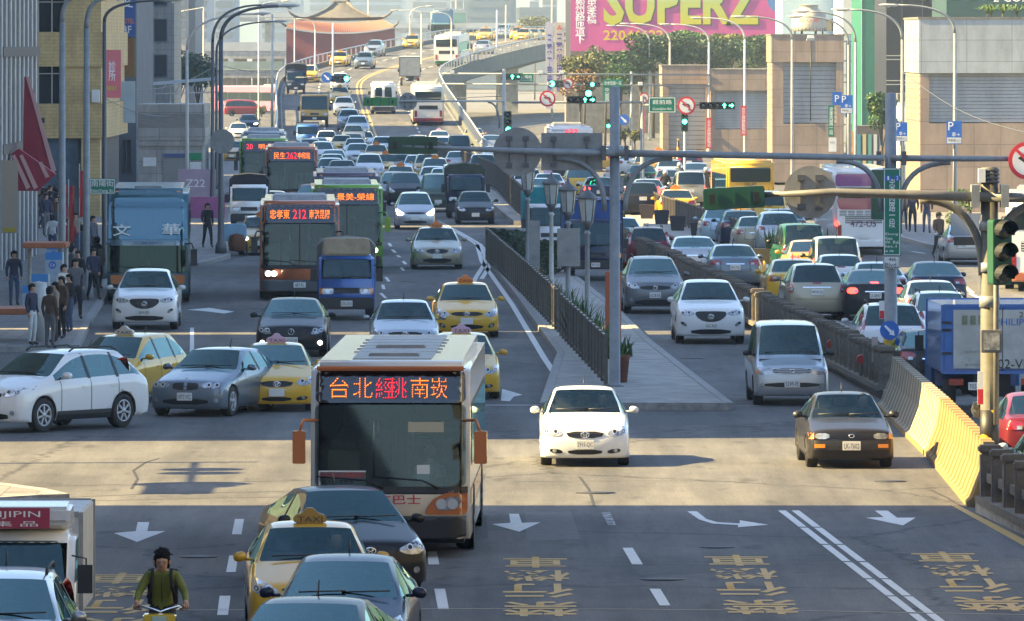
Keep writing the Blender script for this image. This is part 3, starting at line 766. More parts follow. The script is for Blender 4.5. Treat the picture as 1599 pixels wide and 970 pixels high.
M_COACHL = glass('coach_lower_glass', (.1,.12,.12),.08,(.004,.005,.006),1.4)
def bus_model(key, L=11.6, W=2.5, H=3.1, style='city'):
 parts = []; W2 = W / 2; h = L / 2
 add = lambda *a, **k: parts.append(Part(*a, **k)) or parts[-1]
 if style == 'coach': prof = [(-h + .10,.32),(-h, .9),(-h + .06,1.9),(-h + .42,3.15),(-h + .85, H),(h - .2, H),(h, H - .3),(h, .34)]
 elif style == 'mini': prof = [(-h + .05,.3),(-h, .95),(-h + .35,1.35),(-h + .85, H - .15),(-h + 1.2, H),(h - .25, H),(h, H - .35),(h + 0,.32)]
 else: prof = [(-h + .05,.30),(-h, 1.0),(-h + .10,2.45),(-h + .28, H - .06),(-h + .6, H),(h - .25, H),(h, H - .25),(h, .32)]
 me, bvh = box_body(W, 0,0, prof, {'mini': .16, 'coach': .2}.get(style, .13),4, {'coach': ((1.2,1.6),(2.2,2.9)), 'mini': ((1.5,2.1),)}.get(style, ((1.5,2.0),)))
 add('body', me, ['paint'])
 D = lambda name, pts, side, m, lod=2, **kw: add(name, decal(bvh, pts, side, **kw), m, lod=lod)
 z0 = .32
 # paint band(s)
 if style == 'coach':
  D('windshield', roundpoly([(-1.22,1.98),(1.22,1.98),(1.20,3.12),(.98,3.27),(-.98,3.27),(-1.20,3.12)]), 'front', [M_COACHG], off=.012)
  D('lower_windshield', roundpoly([(-1.235,.98),(1.235,.98),(1.235,1.79),(-1.235,1.79)]), 'front', [M_COACHL], off=.012)
  D('front_panel', rect(-1.235,1.235,1.80,1.97), 'front', mat('coach_band', (.10,.20,.26),.3, coat=1), off=.014)
  D('roof_front', rect(-.9,.9,3.34,3.5), 'front', 'paint2', off=.01); D('bumper', rect(-1.235,1.235,.30,.96), 'front', 'paint2', off=.01)
 elif style == 'mini':
  D('windshield', roundpoly([(-.88,1.32),(.88,1.32),(.80, H - .22),(-.80, H - .22)]), 'front', [M_GLASS], off=.012)
 else:
  fw = 1.185
  wz0, wz1 = 1.12,2.40
  D('windshield', roundpoly([(-fw, wz0),(fw, wz0),(fw, wz1),(-fw, wz1)]), 'front', [M_BUSG], off=.012)
  D('sign_window', roundpoly([(-fw, wz1 + .03),(fw, wz1 + .03),(fw - .02, H - .17),(fw - .2, H - .12),(-fw + .2, H - .12),(-fw + .02, H - .17)]), 'front', [M_SIGNBOX], off=.014)
  D('windshield_frame', rect(-fw - .03, fw + .03, wz0 - .10, wz0), 'front', M_TRIM, lod=1, off=.013)
  if style == 'city': D('windshield_divider', rect(-.02,.02, wz0, wz1), 'front', M_TRIM, lod=1, off=.02)
  D('bumper', rect(-W2 + .06, W2 - .06,.30,.66), 'front', 'bumper', off=.03, thick=.05)
 # lamps
 lz = {'coach': .78, 'mini': .82}.get(style, .84); lx = .92 if style != 'mini' else .72
 for s in (1,-1):
  k = D('headlight', chaikin([(s * (lx - .24), lz - .10),(s * (lx + .16), lz - .08),(s * (lx + .20), lz + .14),(s * (lx - .12), lz + .10)], 2), 'front', M_LAMP, off=.02)
  if s < 0: pass
  for dx in (-.12,.06):
   k.kids.append(Part('reflector', decal(bvh, circle(s * (lx + dx), lz + .01,.085,14), 'front', .028), 'beam', lod=1))
  if style == 'city2':
   D('orange_flash', roundpoly([(s * .52,.68),(s * 1.21,.68),(s * 1.21,1.10),(s * .95,1.06),(s * .66,.92)]), 'front', 'paint2', lod=2, off=.013)
  D('tail_light', rect(s * 1.0 - .1, s * 1.0 + .1,.72,1.22) if W > 2.2 else rect(s * .78 - .08, s * .78 + .08,.8,1.1), 'rear', 'tail', off=.02)
  D('marker_lamp', rect(s * (W2 - .3) - .05, s * (W2 - .3) + .05, H - .12, H - .08), 'front', M_AMBER, lod=1, off=.03)
 # rear window, engine grille and bumper
 rz0, rz1 = (2.0,2.75) if style != 'mini' else (1.35, H - .35)
 if style == 'mini':
  for s in (1,-1): D('rear_window', roundpoly([(s * .10, rz0),(s * .70, rz0),(s * .66, rz1),(s * .10, rz1)]), 'rear', [M_GDARK], off=.012)
 else:
  D('rear_window', roundpoly(rect(-W2 + .2, W2 - .2, rz0, rz1)), 'rear', [M_GDARK], off=.012)
  g = D('engine_grille', rect(-.75,.75,1.30,1.62), 'rear', M_GRILLE, off=.012)
  for i in range(4): g.kids.append(Part('grille_slat', decal(bvh, rect(-.74,.74,1.34 + i * .08,1.37 + i * .08), 'rear', .02), 'paint', lod=1))
 D('rear_bumper', rect(-W2 + .06, W2 - .06,.34,.62), 'rear', 'bumper', off=.03, thick=.05)
 # side windows: one row of panes
 n = {'coach': 6, 'mini': 3}.get(style, 6)
 sz0, sz1 = {'coach': (2.0,3.0), 'mini': (1.35, H - .4)}.get(style, (1.45,2.35))
 ya, yb = -h + (1.0 if style != 'mini' else 1.5), h - .5
 for side, sg in (('left', -1),('right', 1)):
  st = (yb - ya) / n
  D('window_band', rect(ya, yb, sz0 - .04, sz1 + .04), side, M_TRIM, lod=2, off=.006, step=1.2)
  for i in range(n):
   D('side_window', roundpoly(rect(ya + i * st + .05, ya + (i + 1) * st - .05, sz0, sz1)), side, [M_GDARK], off=.01, step=.5)
  if style != 'mini':
   D('side_band', rect(ya - .3, yb + .1, z0 + .45, z0 + .72), side, 'paint2', lod=1, off=.008, step=1.5)
  D('skirt_seam', rect(-h + .4, h - .4, z0 + .38, z0 + .40), side, M_TRIM, lod=1, off=.012, step=1.5)
 # roof: hatches or air conditioner
 if style in ('city2',):
  for y in (-h + 2.2,-h + 5.6):
   b = MB().box(-.40,.40, y - .35, y + .35, H - .02, H + .06)
   add('roof_hatch', b.mesh('roof_hatch', .02), M_ROOFG)
  for y in (-h + 3.7,):
   b = MB()
   for i in range(5): b.box(-.7,.7, y + i * 1.3, y + i * 1.3 + .04, H - .02, H + .015)
   add('roof_rib', b.mesh('roof_rib'), M_ROOFG)
  b = MB().box(-.62,.62,-h + .9, h - .8, H - .05, H + .012)
  add('roof_panel', b.mesh('roof_panel'), M_ROOFG)
 elif style == 'coach':
  b = MB().box(-.42,.42,-h + 1.6,-h + 2.5, H - .02, H + .07); add('roof_hatch', b.mesh('roof_hatch', .02), M_ROOFG)
 elif style != 'mini':
  y0 = -h + 1.2 if style == 'city' else -h + 1.4
  b = MB(); b.prism([(y0, H - .05),(y0 + .35, H + .16),(y0 + 2.9, H + .18),(y0 + 3.2, H - .05)], -.85,.85, axis='x')
  add('air_conditioner', b.mesh('air_conditioner', .06), M_ROOFG)
 # mirrors on arms
 for s in (1,-1):
  b = MB()
  if style == 'mini':
   b.box(W2 - .02, W2 + .2,-h + .9,-h + .98,1.45,1.72)
  else:
   zt = 2.05 if style != 'coach' else 1.75
   b.tube([(W2 - .12,-h + .12, zt + .1),(W2 + .10,-h - .12, zt + .12),(W2 + .16,-h - .16, zt - .05)], .028,6)
   b.box(W2 + .07, W2 + .27,-h - .22,-h - .08, zt - .56, zt - .05)
  me = b.mesh('mirror', .03)
  if s < 0:
   for v in me.vertices: v.co.x *= -1
   me.flip_normals()
  add('mirror', me, 'mirror')
 if style not in ('mini',):
  b = MB()
  zw = 1.10 if style != 'coach' else 1.0
  yy = -h - .05
  for x0, x1, z1 in ((.75,.05,.18),(-.1,-.8,.18)):
   b.tube([(x0, yy + .02, zw),(x0 - .25, yy, zw + .12),(x1 - .35, yy + .01, zw + z1)], [.02,.015,.012], 5)
  add('wiper', b.mesh('wiper'), M_TRIM, lod=1)
 h_ = bvh.ray_cast(Vector((0,-20,.5)), Vector((0,1,0)))
 b = MB().box(-.19,.19,-.012,.012,-.085,.085); pl = b.mesh('plate', .006)
 add('licence_plate', pl, M_PLATE, (0,-h - .07,.5), kids=['text'])
 add('licence_plate', pl, M_PLATE, (0, h + .07,.78),(0,0, pi), kids=['text'])
 b = MB().box(-W2 + .1, W2 - .1,-h + .3, h - .3,.22,.34)
 add('underbody', b.mesh('underbody'), M_UNDER)
 r = .48 if style != 'mini' else .36
 tyre, rim = wheel_meshes(r, .28,8)
 for y in ((-h + 2.5, h - 3.2) if style != 'mini' else (-h + 1.0, h - 1.4)):
  for s in (1,-1):
   add('wheel', tyre, M_TYRE, (s * (W2 - .13), y, r), kids=[Part('rim', rim, [M_HUB, M_RIM], lod=1)])
   b = MB().lathe([(r + .07,0),(r + .07,.012)], 24,(s * (W2 + .004) - (.012 if s < 0 else 0), y, r), axis='x')
   add('wheel_arch', b.mesh('wheel_arch'), M_UNDER, lod=1)
 m = MB()                                                    # dashboard, floor, partition, seat rows and grab poles
 fz = .62 if style != 'coach' else .9
 m.box(-W2 + .14, W2 - .14,-h + .5, h - .2, fz - .02, fz); m.box(-W2 + .14, W2 - .14,-h + .38,-h + .72, fz, fz + .48)
 if style == 'coach': m.box(-W2 + .14, W2 - .14,-h + .5, h - .2,1.86,1.9)
 for z in (fz,) + ((1.9,) if style == 'coach' else ()):
  m.mi = 1
  for i in range(8 if style != 'mini' else 3):
   y = -h + 2.2 + i * .95
   for x in (-.82,-.38,.38,.82): m.box(x * W2 / 1.25 - .19, x * W2 / 1.25 + .19, y, y + .12, z + .4, z + 1.12)
 m.mi = 2
 for x, y in ((-.3,1.3),(.3,1.9),(-.3,3.5),(.3,4.6)): m.tube([(x, -h + y, fz),(x, -h + y, H - .1)], .02,6)
 add('interior', m.mesh('interior'), [M_INT, M_SEAT, M_CHROME])
 MODELS[key] = dict(parts=parts, L=L, W=W, H=H, wf=2.5, kind='bus', bvh=bvh, driver=driver_mesh(-h + 1.2,.6,.6), roofy=0)

M_COACHG = glass('coach_glass', (0.08,0.10,0.11),0.2,(0.02,0.05,0.07),2.5,(.55,.88,1.0))
M_BUSG = glass('bus_glass', (0.52,0.60,0.62),0.80,(0.010,0.014,0.016),1.5,(.8,.95,1.0))
M_ROOFG = mat('roof_grey', (0.30,0.30,0.29),0.55, noise=0.3, nscale=4)
bus_model('bus_city', 11.2,2.48,3.12, 'city')
bus_model('bus_intercity', 11.8,2.5,3.08, 'city2')
bus_model('bus_coach', 12.0,2.5,3.55, 'coach')
bus_model('bus_mini', 6.3,2.0,2.55, 'mini')

def truck_model(key, W=1.7, cab_h=1.95, cab_l=1.75, L=4.9, bed='canvas', bed_h=2.35, wheel=.33, bed_w=None, cab_z=.42, bed_z=.75, bed_roof=None):
 parts = []; h = L / 2; W2 = W / 2; bed_w = bed_w or W * 1.04
 add = lambda *a, **k: parts.append(Part(*a, **k)) or parts[-1]
 prof = [(-h + .04, cab_z - .04),(-h, cab_z + .45),(-h + .12, cab_z + .78),(-h + .55, cab_h - .08),(-h + .8, cab_h),(-h + cab_l, cab_h - .02),(-h + cab_l, cab_z)]
 me, bvh = box_body(W, 0,0, prof, .09,3,((cab_z + .9, cab_h - .2),))
 add('cab', me, ['paint'])
 D = lambda name, pts, side, m, lod=2, **kw: add(name, decal(bvh, pts, side, **kw), m, lod=lod)
 z1, z2 = cab_z + .82, cab_h - .13
 D('windshield', roundpoly([(-W2 + .10, z1),(W2 - .10, z1),(W2 - .17, z2),(-W2 + .17, z2)]), 'front', [M_GLASS], off=.012)
 for side in ('left', 'right'):
  D('side_window', [(-h + .42, z1),(-h + 1.35, z1),(-h + 1.35, z2),(-h + .75, z2)], side, [M_GLASS], off=.01)
  D('door_seam', rect(-h + 1.40,-h + 1.415, cab_z + .1, z2), side, M_TRIM, lod=1)
 g = D('grille', rect(-.36,.36, cab_z + .36, cab_z + .52), 'front', M_GRILLE, off=.012)
 for i in range(3): g.kids.append(Part('grille_bar', decal(bvh, rect(-.35,.35, cab_z + .38 + i * .05, cab_z + .395 + i * .05), 'front', .02), M_HUB, lod=1))
 for s in (1,-1):
  x = s * (W2 - .26)
  k = D('headlight', roundpoly(rect(x - .17, x + .17, cab_z + .34, cab_z + .52)), 'front', M_LAMP, off=.014)
  k.kids.append(Part('reflector', decal(bvh, circle(x, cab_z + .43,.065,14), 'front', .02), M_REFL, lod=1))
  k.kids.append(Part('indicator', decal(bvh, rect(s * (W2 - .08) - .05, s * (W2 - .08) + .03, cab_z + .34, cab_z + .52), 'front', .018), M_AMBER, lod=1))
  b = MB(); b.tube([(W2 - .03,-h + .42, z1 + .35),(W2 + .16,-h + .30, z1 + .32),(W2 + .16,-h + .30, z1 - .05)], .014,5)
  b.box(W2 + .05, W2 + .24,-h + .27,-h + .33, z1 - .12, z1 + .24)
  me = b.mesh('mirror', .015)
  if s < 0:
   for v in me.vertices: v.co.x *= -1
   me.flip_normals()
  add('mirror', me, M_TRIM)
 b = MB().box(-W2 + .02, W2 - .02,-h - .10,-h + .12, cab_z - .10, cab_z + .24)
 add('bumper', b.mesh('bumper', .04), 'bumper')
 b = MB().box(-.17,.17,-.012,.012,-.085,.085); pl = b.mesh('plate', .006)
 add('licence_plate', pl, M_PLATE, (0,-h - .115, cab_z + .07), kids=['text'])
 add('licence_plate', pl, M_PLATE, (0.35, h + .03, bed_z - .28),(0,0, pi), kids=['text'])
 b = MB()
 for x0, x1 in ((-.5,.02),(.05,.6)): b.tube([(x0,-h + .06, z1 + .02),(x1,-h + .11, z1 + .06)], .011,5)
 add('wiper', b.mesh('wiper'), M_TRIM, lod=1)
 b = MB().box(-.4,.4,-h + .4, h - .05, cab_z - .05, bed_z - .02)
 add('chassis', b.mesh('chassis'), M_UNDER)
 y0, y1 = -h + cab_l + .06, h; B2 = bed_w / 2
 if bed in ('canvas', 'open', 'dump'):
  b = MB()
  for x in (-B2, B2 - .05): b.box(x, x + .05, y0, y1, bed_z, bed_z + .45)
  b.box(-B2 + .05, B2 - .05, y0, y0 + .05, bed_z, bed_z + .45); b.box(-B2 + .05, B2 - .05, y1 - .05, y1, bed_z, bed_z + .45)
  b.box(-B2 + .05, B2 - .05, y0 + .05, y1 - .05, bed_z, bed_z + .06)
  add('cargo_bed', b.mesh('cargo_bed'), 'paint')
 if bed == 'canvas':
  ch = bed_h - bed_z
  sec = [(-B2 - .02, bed_z + .40),(-B2 - .02, bed_h - .22),(-B2 + .16, bed_h - .04),(0, bed_h + .03),(B2 - .16, bed_h - .04),(B2 + .02, bed_h - .22),(B2 + .02, bed_z + .40)]
  b = MB(); ys = [y0 - .02 + (y1 - y0 + .04) * i / 6 for i in range(7)]; rr = random.Random(3)
  rings = []
  for i, y in enumerate(ys):
   sag = .04 * (i % 2)
   rings.append([b.b.verts.new((x + (.012 * rr.uniform(-1,1)), y, z - (sag if 1 <= j <= 5 else 0))) for j, (x, z) in enumerate(sec)])
  for a, c in zip(rings, rings[1:]):
   for j in range(6): b.b.faces.new((a[j], a[j + 1], c[j + 1], c[j])).smooth = True
  b.b.faces.new(rings[0]); b.b.faces.new(rings[-1][::-1])
  add('canopy', b.mesh('canopy'), 'paint2')
 elif bed == 'box':
  b = MB().box(-B2, B2, y0, y1, bed_z, bed_h); add('cargo_box', b.mesh('cargo_box', .02), 'paint2')
  b = MB()
  for x in (-B2, B2):
   for yy in (y0 - .012, y1 - .03): b.box(x - .025, x + .025, yy, yy + .05, bed_z - .01, bed_h + .01)
  for z in (bed_z - .02, bed_h - .05):
   for yy in (y0 - .014, y1 - .032): b.box(-B2 + .03, B2 - .03, yy, yy + .05, z, z + .07)
  add('box_frame', b.mesh('box_frame'), 'frame')
  for s in (1,-1):
   b = MB().box(min(s * .02, s * (B2 - .06)), max(s * .02, s * (B2 - .06)), y1 + .002, y1 + .014, bed_z + .07, bed_h - .07)
   dr = add('rear_door', b.mesh('rear_door'), 'paint2')
   b = MB()
   b.tube([(s * .22, y1 + .035, bed_z + .05),(s * .22, y1 + .035, bed_h - .06)], .014,6)
   for z in (bed_z + .4, bed_z + .9, bed_h - .4): b.box(min(s * (B2 - .2), s * (B2 + .01)), max(s * (B2 - .2), s * (B2 + .01)), y1 + .014, y1 + .03, z, z + .05)
   dr.kids.append(Part('door_hinge', b.mesh('hinge'), M_HUB, lod=1))
  if bed_roof:
   b = MB(); b.prism([(-h + .75, cab_h - .03),(-h + .62, cab_h + .1),(-h + 1.1, bed_h - .12),(-h + cab_l - .02, bed_h - .05),(-h + cab_l - .02, cab_h - .05)], -W2 + .1, W2 - .1, axis='x')
   add('wind_deflector', b.mesh('wind_deflector', .06), 'paint')
 for s in (1,-1):
  b = MB().box(s * (B2 - .3) - .16, s * (B2 - .3) + .16, h - .02, h + .05, bed_z - .26, bed_z - .12)
  add('tail_light', b.mesh('tail_light', .01), 'tail')
 tyre, rim = wheel_meshes(wheel, .22,6)
 for y in (-h + .72, h - 1.0):
  for s in (1,-1):
   add('wheel', tyre, M_TYRE, (s * (W2 - .13), y, wheel), kids=[Part('rim', rim, [M_HUB, M_HUB], lod=1)])
 m = MB(); m.box(-W2 + .1, W2 - .1,-h + .35,-h + .6, cab_z + .3, cab_z + .74); m.box(-W2 + .1, W2 - .1,-h + .5,-h + cab_l - .1, cab_z + .02, cab_z + .06); m.mi = 1
 for x in (-.38,.38): m.box(x - .26, x + .26,-h + cab_l - .28,-h + cab_l - .12, cab_z + .4, min(cab_z + 1.2, cab_h - .12)); m.box(x - .25, x + .25,-h + cab_l - .75,-h + cab_l - .2, cab_z + .3, cab_z + .46)
 add('interior', m.mesh('interior'), [M_INT, M_SEAT], lod=1)
 MODELS[key] = dict(parts=parts, L=L, W=W, H=bed_h, wf=.72, kind='truck', bvh=bvh, driver=driver_mesh(-h + 1.3, cab_z + .1,.38), roofy=-h + 1)
truck_model('truck_small', 1.62,1.90,1.65,4.6, 'canvas', 2.32,.29)
truck_model('truck_canvas', 1.75,2.15,1.8,5.6, 'canvas', 2.75,.37,1.95,.50,.90)
truck_model('truck_box', 1.72,2.05,1.75,5.4, 'box', 2.75,.33,1.90,.45,.85, bed_roof=True)
truck_model('truck_tall', 2.05,2.35,1.85,7.0, 'box', 3.05,.42,2.2,.55,1.0)
truck_model('truck_mid', 1.95,2.15,1.85,6.2, 'box', 2.42,.40,2.16,.50,.96)
truck_model('truck_dump', 2.35,2.75,2.1,7.6, 'dump', 2.9,.50,2.4,.70,1.45)
truck_model('truck_pick', 1.62,1.90,1.65,4.7, 'box', 2.05,.29,1.66,.42,.75)

# ------------------------------------------------------------------ the ground, roads and pavements
def asphalt(name, base, var, seams=True):
 m = bpy.data.materials.new(name); m.use_nodes = True
 t = m.node_tree; b = t.nodes['Principled BSDF']; N = t.nodes.new; K = t.links.new
 tc = N('ShaderNodeTexCoord')
 def noise(sc, scale, det=5, rough=.6):
  mp = N('ShaderNodeMapping'); mp.inputs['Scale'].default_value = scale; K(tc.outputs['Object'], mp.inputs[0])
  n = N('ShaderNodeTexNoise'); n.inputs['Scale'].default_value = sc; n.inputs['Detail'].default_value = det; n.inputs['Roughness'].default_value = rough
  K(mp.outputs[0], n.inputs['Vector']); return n.outputs[0]
 def ramp(src, p0, p1, c0, c1):
  r = N('ShaderNodeValToRGB'); r.color_ramp.elements[0].position = p0; r.color_ramp.elements[1].position = p1
  r.color_ramp.elements[0].color = (*c0,1); r.color_ramp.elements[1].color = (*c1,1); K(src, r.inputs[0]); return r.outputs[0]
 def mix(a, c, fac=1.0, mode='MULTIPLY'):
  x = N('ShaderNodeMixRGB'); x.blend_type = mode; x.inputs[0].default_value = fac; K(a, x.inputs[1]); K(c, x.inputs[2]); return x.outputs[0]
 fine = ramp(noise(24,(1,1,1),4,.75),.32,.68, tuple(c * .52 for c in base), tuple(c * 1.45 for c in base))
 wear = ramp(noise(.9,(1,.055,1),6,.7),.35,.68,(.66,.66,.67),(1.3,1.29,1.27))      # wheel tracks along the lanes
 blot = ramp(noise(.22,(1,.45,1),7,.7),.38,.62,(.74,.74,.75),(1.16,1.15,1.13))
 oil = ramp(noise(1.7,(1,.3,1),4,.5),.60,.72,(1,1,1),(.62,.62,.63))
 col = mix(mix(mix(fine, wear), blot), oil)
 if seams:
  v = N('ShaderNodeTexVoronoi'); v.feature = 'DISTANCE_TO_EDGE'; v.inputs['Scale'].default_value = .16
  mp = N('ShaderNodeMapping'); mp.inputs['Scale'].default_value = (.7,.45,1)
  nn = N('ShaderNodeTexNoise'); nn.inputs['Scale'].default_value = 1.4; nn.inputs['Detail'].default_value = 5
  ad = N('ShaderNodeMixRGB'); ad.blend_type = 'ADD'; ad.inputs[0].default_value = .9
  K(tc.outputs['Object'], nn.inputs['Vector']); K(tc.outputs['Object'], ad.inputs[1]); K(nn.outputs['Color'], ad.inputs[2])
  K(ad.outputs[0], mp.inputs[0]); K(mp.outputs[0], v.inputs['Vector'])
  col = mix(col, ramp(v.outputs[0], .004,.010,(.55,.55,.56),(1,1,1)))
 K(col, b.inputs['Base Color'])
 b.inputs['Roughness'].default_value = .82; b.inputs['Specular IOR Level'].default_value = .3
 bp = N('ShaderNodeBump'); bp.inputs['Strength'].default_value = .35; bp.inputs['Distance'].default_value = .01
 K(noise(60,(1,1,1),2), bp.inputs['Height']); K(bp.outputs[0], b.inputs['Normal'])
 return m
def tiles(name, col, tw, th, mort=None, var=.12, rough=.6, msize=.012, off=0.0, xy=False):
 """slabs or tiles laid in a grid on walls (or paving when xy)"""
 if name in MATS: return MATS[name]
 m = mat(name, col, rough); t = m.node_tree; b = t.nodes['Principled BSDF']; N = t.nodes.new; K = t.links.new
 tc = N('ShaderNodeTexCoord'); sx = N('ShaderNodeSeparateXYZ'); K(tc.outputs['Object'], sx.inputs[0])
 cb = N('ShaderNodeCombineXYZ')
 if xy: K(sx.outputs['X'], cb.inputs[0]); K(sx.outputs['Y'], cb.inputs[1])
 else:
  a = N('ShaderNodeMath'); a.operation = 'ADD'; K(sx.outputs['X'], a.inputs[0]); K(sx.outputs['Y'], a.inputs[1])
  K(a.outputs[0], cb.inputs[0]); K(sx.outputs['Z'], cb.inputs[1])
 br = N('ShaderNodeTexBrick'); br.offset = off; br.inputs['Scale'].default_value = 1
 br.inputs['Brick Width'].default_value = tw; br.inputs['Row Height'].default_value = th; br.inputs['Mortar Size'].default_value = msize
 br.inputs['Color1'].default_value = (*[c * (1 + var) for c in col], 1); br.inputs['Color2'].default_value = (*[c * (1 - var) for c in col], 1)
 br.inputs['Mortar'].default_value = (*(mort or [c * .45 for c in col]),1)
 K(cb.outputs[0], br.inputs['Vector'])
 n = N('ShaderNodeTexNoise'); n.inputs['Scale'].default_value = 1.1; n.inputs['Detail'].default_value = 7; n.inputs['Roughness'].default_value = .7
 mp = N('ShaderNodeMapping'); mp.inputs['Scale'].default_value = (1,1,.35); K(tc.outputs['Object'], mp.inputs[0]); K(mp.outputs[0], n.inputs['Vector'])
 r = N('ShaderNodeValToRGB'); r.color_ramp.elements[0].position = .3; r.color_ramp.elements[0].color = (.66,.65,.63,1)
 r.color_ramp.elements[1].position = .62; r.color_ramp.elements[1].color = (1.05,1.05,1.05,1); K(n.outputs[0], r.inputs[0])
 x = N('ShaderNodeMixRGB'); x.blend_type = 'MULTIPLY'; x.inputs[0].default_value = 1; K(br.outputs[0], x.inputs[1]); K(r.outputs[0], x.inputs[2])
 K(x.outputs[0], b.inputs['Base Color'])
 return m
M_ASPH = asphalt('asphalt', (0.108,0.106,0.104),.2)
M_PAVE = tiles('paving', (0.20,0.19,0.18),.60,.60, var=.14, xy=True, rough=.8)
M_KERB = mat('kerb_stone', (0.30,0.29,0.27),.8, noise=.4, nscale=5)
M_CONC = mat('concrete', (0.34,0.33,0.30),.85, noise=.4, nscale=1.6, bump=.15)
M_CONCD = mat('old_concrete', (0.19,0.18,0.165),.9, noise=.45, nscale=2.2, bump=.3)
def worn(name, col, cut=.42):
 """road paint rubbed away to the asphalt in places"""
 m = mat(name, col, .7, noise=.16, nscale=9)
 t = m.node_tree; b = t.nodes['Principled BSDF']
 n = t.nodes.new('ShaderNodeTexNoise'); n.inputs['Scale'].default_value = 5; n.inputs['Detail'].default_value = 8; n.inputs['Roughness'].default_value = .75
 tc = t.nodes.new('ShaderNodeTexCoord'); t.links.new(tc.outputs['Object'], n.inputs['Vector'])
 r = t.nodes.new('ShaderNodeValToRGB'); r.color_ramp.elements[0].position = cut - .06; r.color_ramp.elements[1].position = cut + .03
 t.links.new(n.outputs[0], r.inputs[0]); t.links.new(r.outputs[0], b.inputs['Alpha'])
 return m
M_WHITE = worn('line_white', (0.62,0.62,0.60),.36)
M_YEL = worn('line_yellow', (0.52,0.33,0.09),.31)
M_FADE = worn('line_faded', (0.40,0.40,0.39),.50)

b = MB(); b.quad((-3000,-900,-.12),(3000,-900,-.12),(3000,9000,-.12),(-3000,9000,-.12))
structure('ground', b.mesh('ground'), mat('far_ground', (.16,.155,.15),.9, noise=.3, nscale=.05))
b = MB()                                                        # carriageway and junction, one sheet
ys = [-250,60,138,162,220,300,400,500,600,900]
for y0, y1 in zip(ys, ys[1:]):
 b.quad((-70, y0,0),(70, y0,0),(70, y1,0),(-70, y1,0))
structure('road', b.mesh('road', weld=True), M_ASPH)

def slab(name, pix, h, m, kerb=True, z0=0.0, world=False):
 """a raised pavement from an outline on the ground, with a kerb stone round it"""
 pts = [Vector(p) if world else G(*p) for p in pix]
 b = MB(); b.prism([(p.x, p.y) for p in pts], -.05, h, axis='z')
 o = structure(name, b.mesh(name), m)
 if kerb:
  k = MB(); n = len(pts)
  for i in range(n):
   a, c = pts[i], pts[(i + 1) % n]
   d = (c - a); L = d.length
   if L < .05: continue
   M = Matrix.Translation(a) @ Matrix.Rotation(atan2(d.y, d.x),4, 'Z')
   k.box(0, L, -.10,.10,-.04, h + .012, M)
  structure('kerb', k.mesh('kerb'), M_KERB)
 return o
# left pavement with the bus bay, and the bulge behind it
slab('pavement', [(-400,560),(118,548),(142,498),(160,470),(168,445),(175,428),(305,418),(356,404),(353,385),(362,330),(372,300),(380,262),(390,232),(-900,232)], .14, M_PAVE)
# left corner this side of the cross street, right pavement
slab('pavement', [(-600,800),(-20,787),(60,782),(100,781),(60,772),(0,764),(-600,720)], .10, M_PAVE)
slab('pavement', [(1408,375),(1452,387),(1520,402),(1700,430),(2200,430),(1700,232),(1240,232),(1330,300)], .14, M_PAVE)
# the planted divider in the middle: its near apron and the long kerb on its right
slab('traffic_island', [(850,641),(1138,641),(1085,600),(1010,540),(962,492),(905,445),(850,405),(800,378),(762,372),(764,408),(812,470),(876,560)], .16, M_CONC)
slab('traffic_island', [(1395,628),(1405,612),(1330,572),(1240,524),(1180,492),(1090,446),(985,400),(955,392),(960,402),(1060,448),(1175,506),(1290,570)], .20, M_CONCD)
slab('traffic_island', [(1178,398),(1120,380),(1030,345),(985,322),(955,305),(930,300),(950,318),(985,345),(1060,378),(1150,404)], .16, M_CONC)
slab('traffic_island', [(822,352),(800,335),(770,305),(700,262),(676,250),(672,254),(695,268),(764,318),(806,352)], .18, M_CONC)
slab('traffic_island', [(1532,800),(1700,880),(1760,830),(1640,730),(1541,780)], .18, M_CONCD)

# ------------------------------------------------------------------ road paint
LIFT = .006
def paint_poly(pixs, m, name='road_marking', z=None):
 b = MB()
 for pix in pixs:
  pts = [G(*p) for p in pix]
  b.poly([(p.x, p.y, z or LIFT) for p in pts])
 me = b.mesh(name, recalc=False)
 for f in me.polygons:
  if f.normal.z < 0: f.flip()
 return structure(name, me, m)
def line_strip(pix, w, m, name='road_line', z=LIFT, world=False):
 """painted line of a given width through ground points"""
 pts = [Vector(p) if world else G(*p) for p in pix]
 b = MB(); L = []; R = []
 for i, p in enumerate(pts):
  d = (pts[min(i + 1, len(pts) - 1)] - pts[max(i - 1,0)]); n = Vector((-d.y, d.x, 0)).normalized() * w / 2
  L.append(b.b.verts.new(p + n + Vector((0,0, z)))); R.append(b.b.verts.new(p - n + Vector((0,0, z))))
 for i in range(len(pts) - 1): b.b.faces.new((R[i], R[i + 1], L[i + 1], L[i]))
 me = b.mesh(name, recalc=False)
 for f in me.polygons:
  if f.normal.z < 0: f.flip()
 return structure(name, me, m)
# dashes: quads as they lie on the road
paint_poly([[(367,811),(381,811),(377,835),(362,835)], [(358,868),(372,868),(368,894),(353,894)], [(343,931),(360,931),(356,961),(339,961)],
   [(297,512),(303,512),(303,562),(296,562)]], M_WHITE)
paint_poly([[(939,801),(953,801),(962,821),(950,821)], ], M_FADE)
paint_poly([[(972,856),(988,856),(1004,882),(987,882)], [(1014,920),(1031,920),(1047,946),(1030,946)],
   [(667,862),(682,862),(686,882),(669,882)], [(678,920),(695,920),(701,952),(684,952)]], M_WHITE)
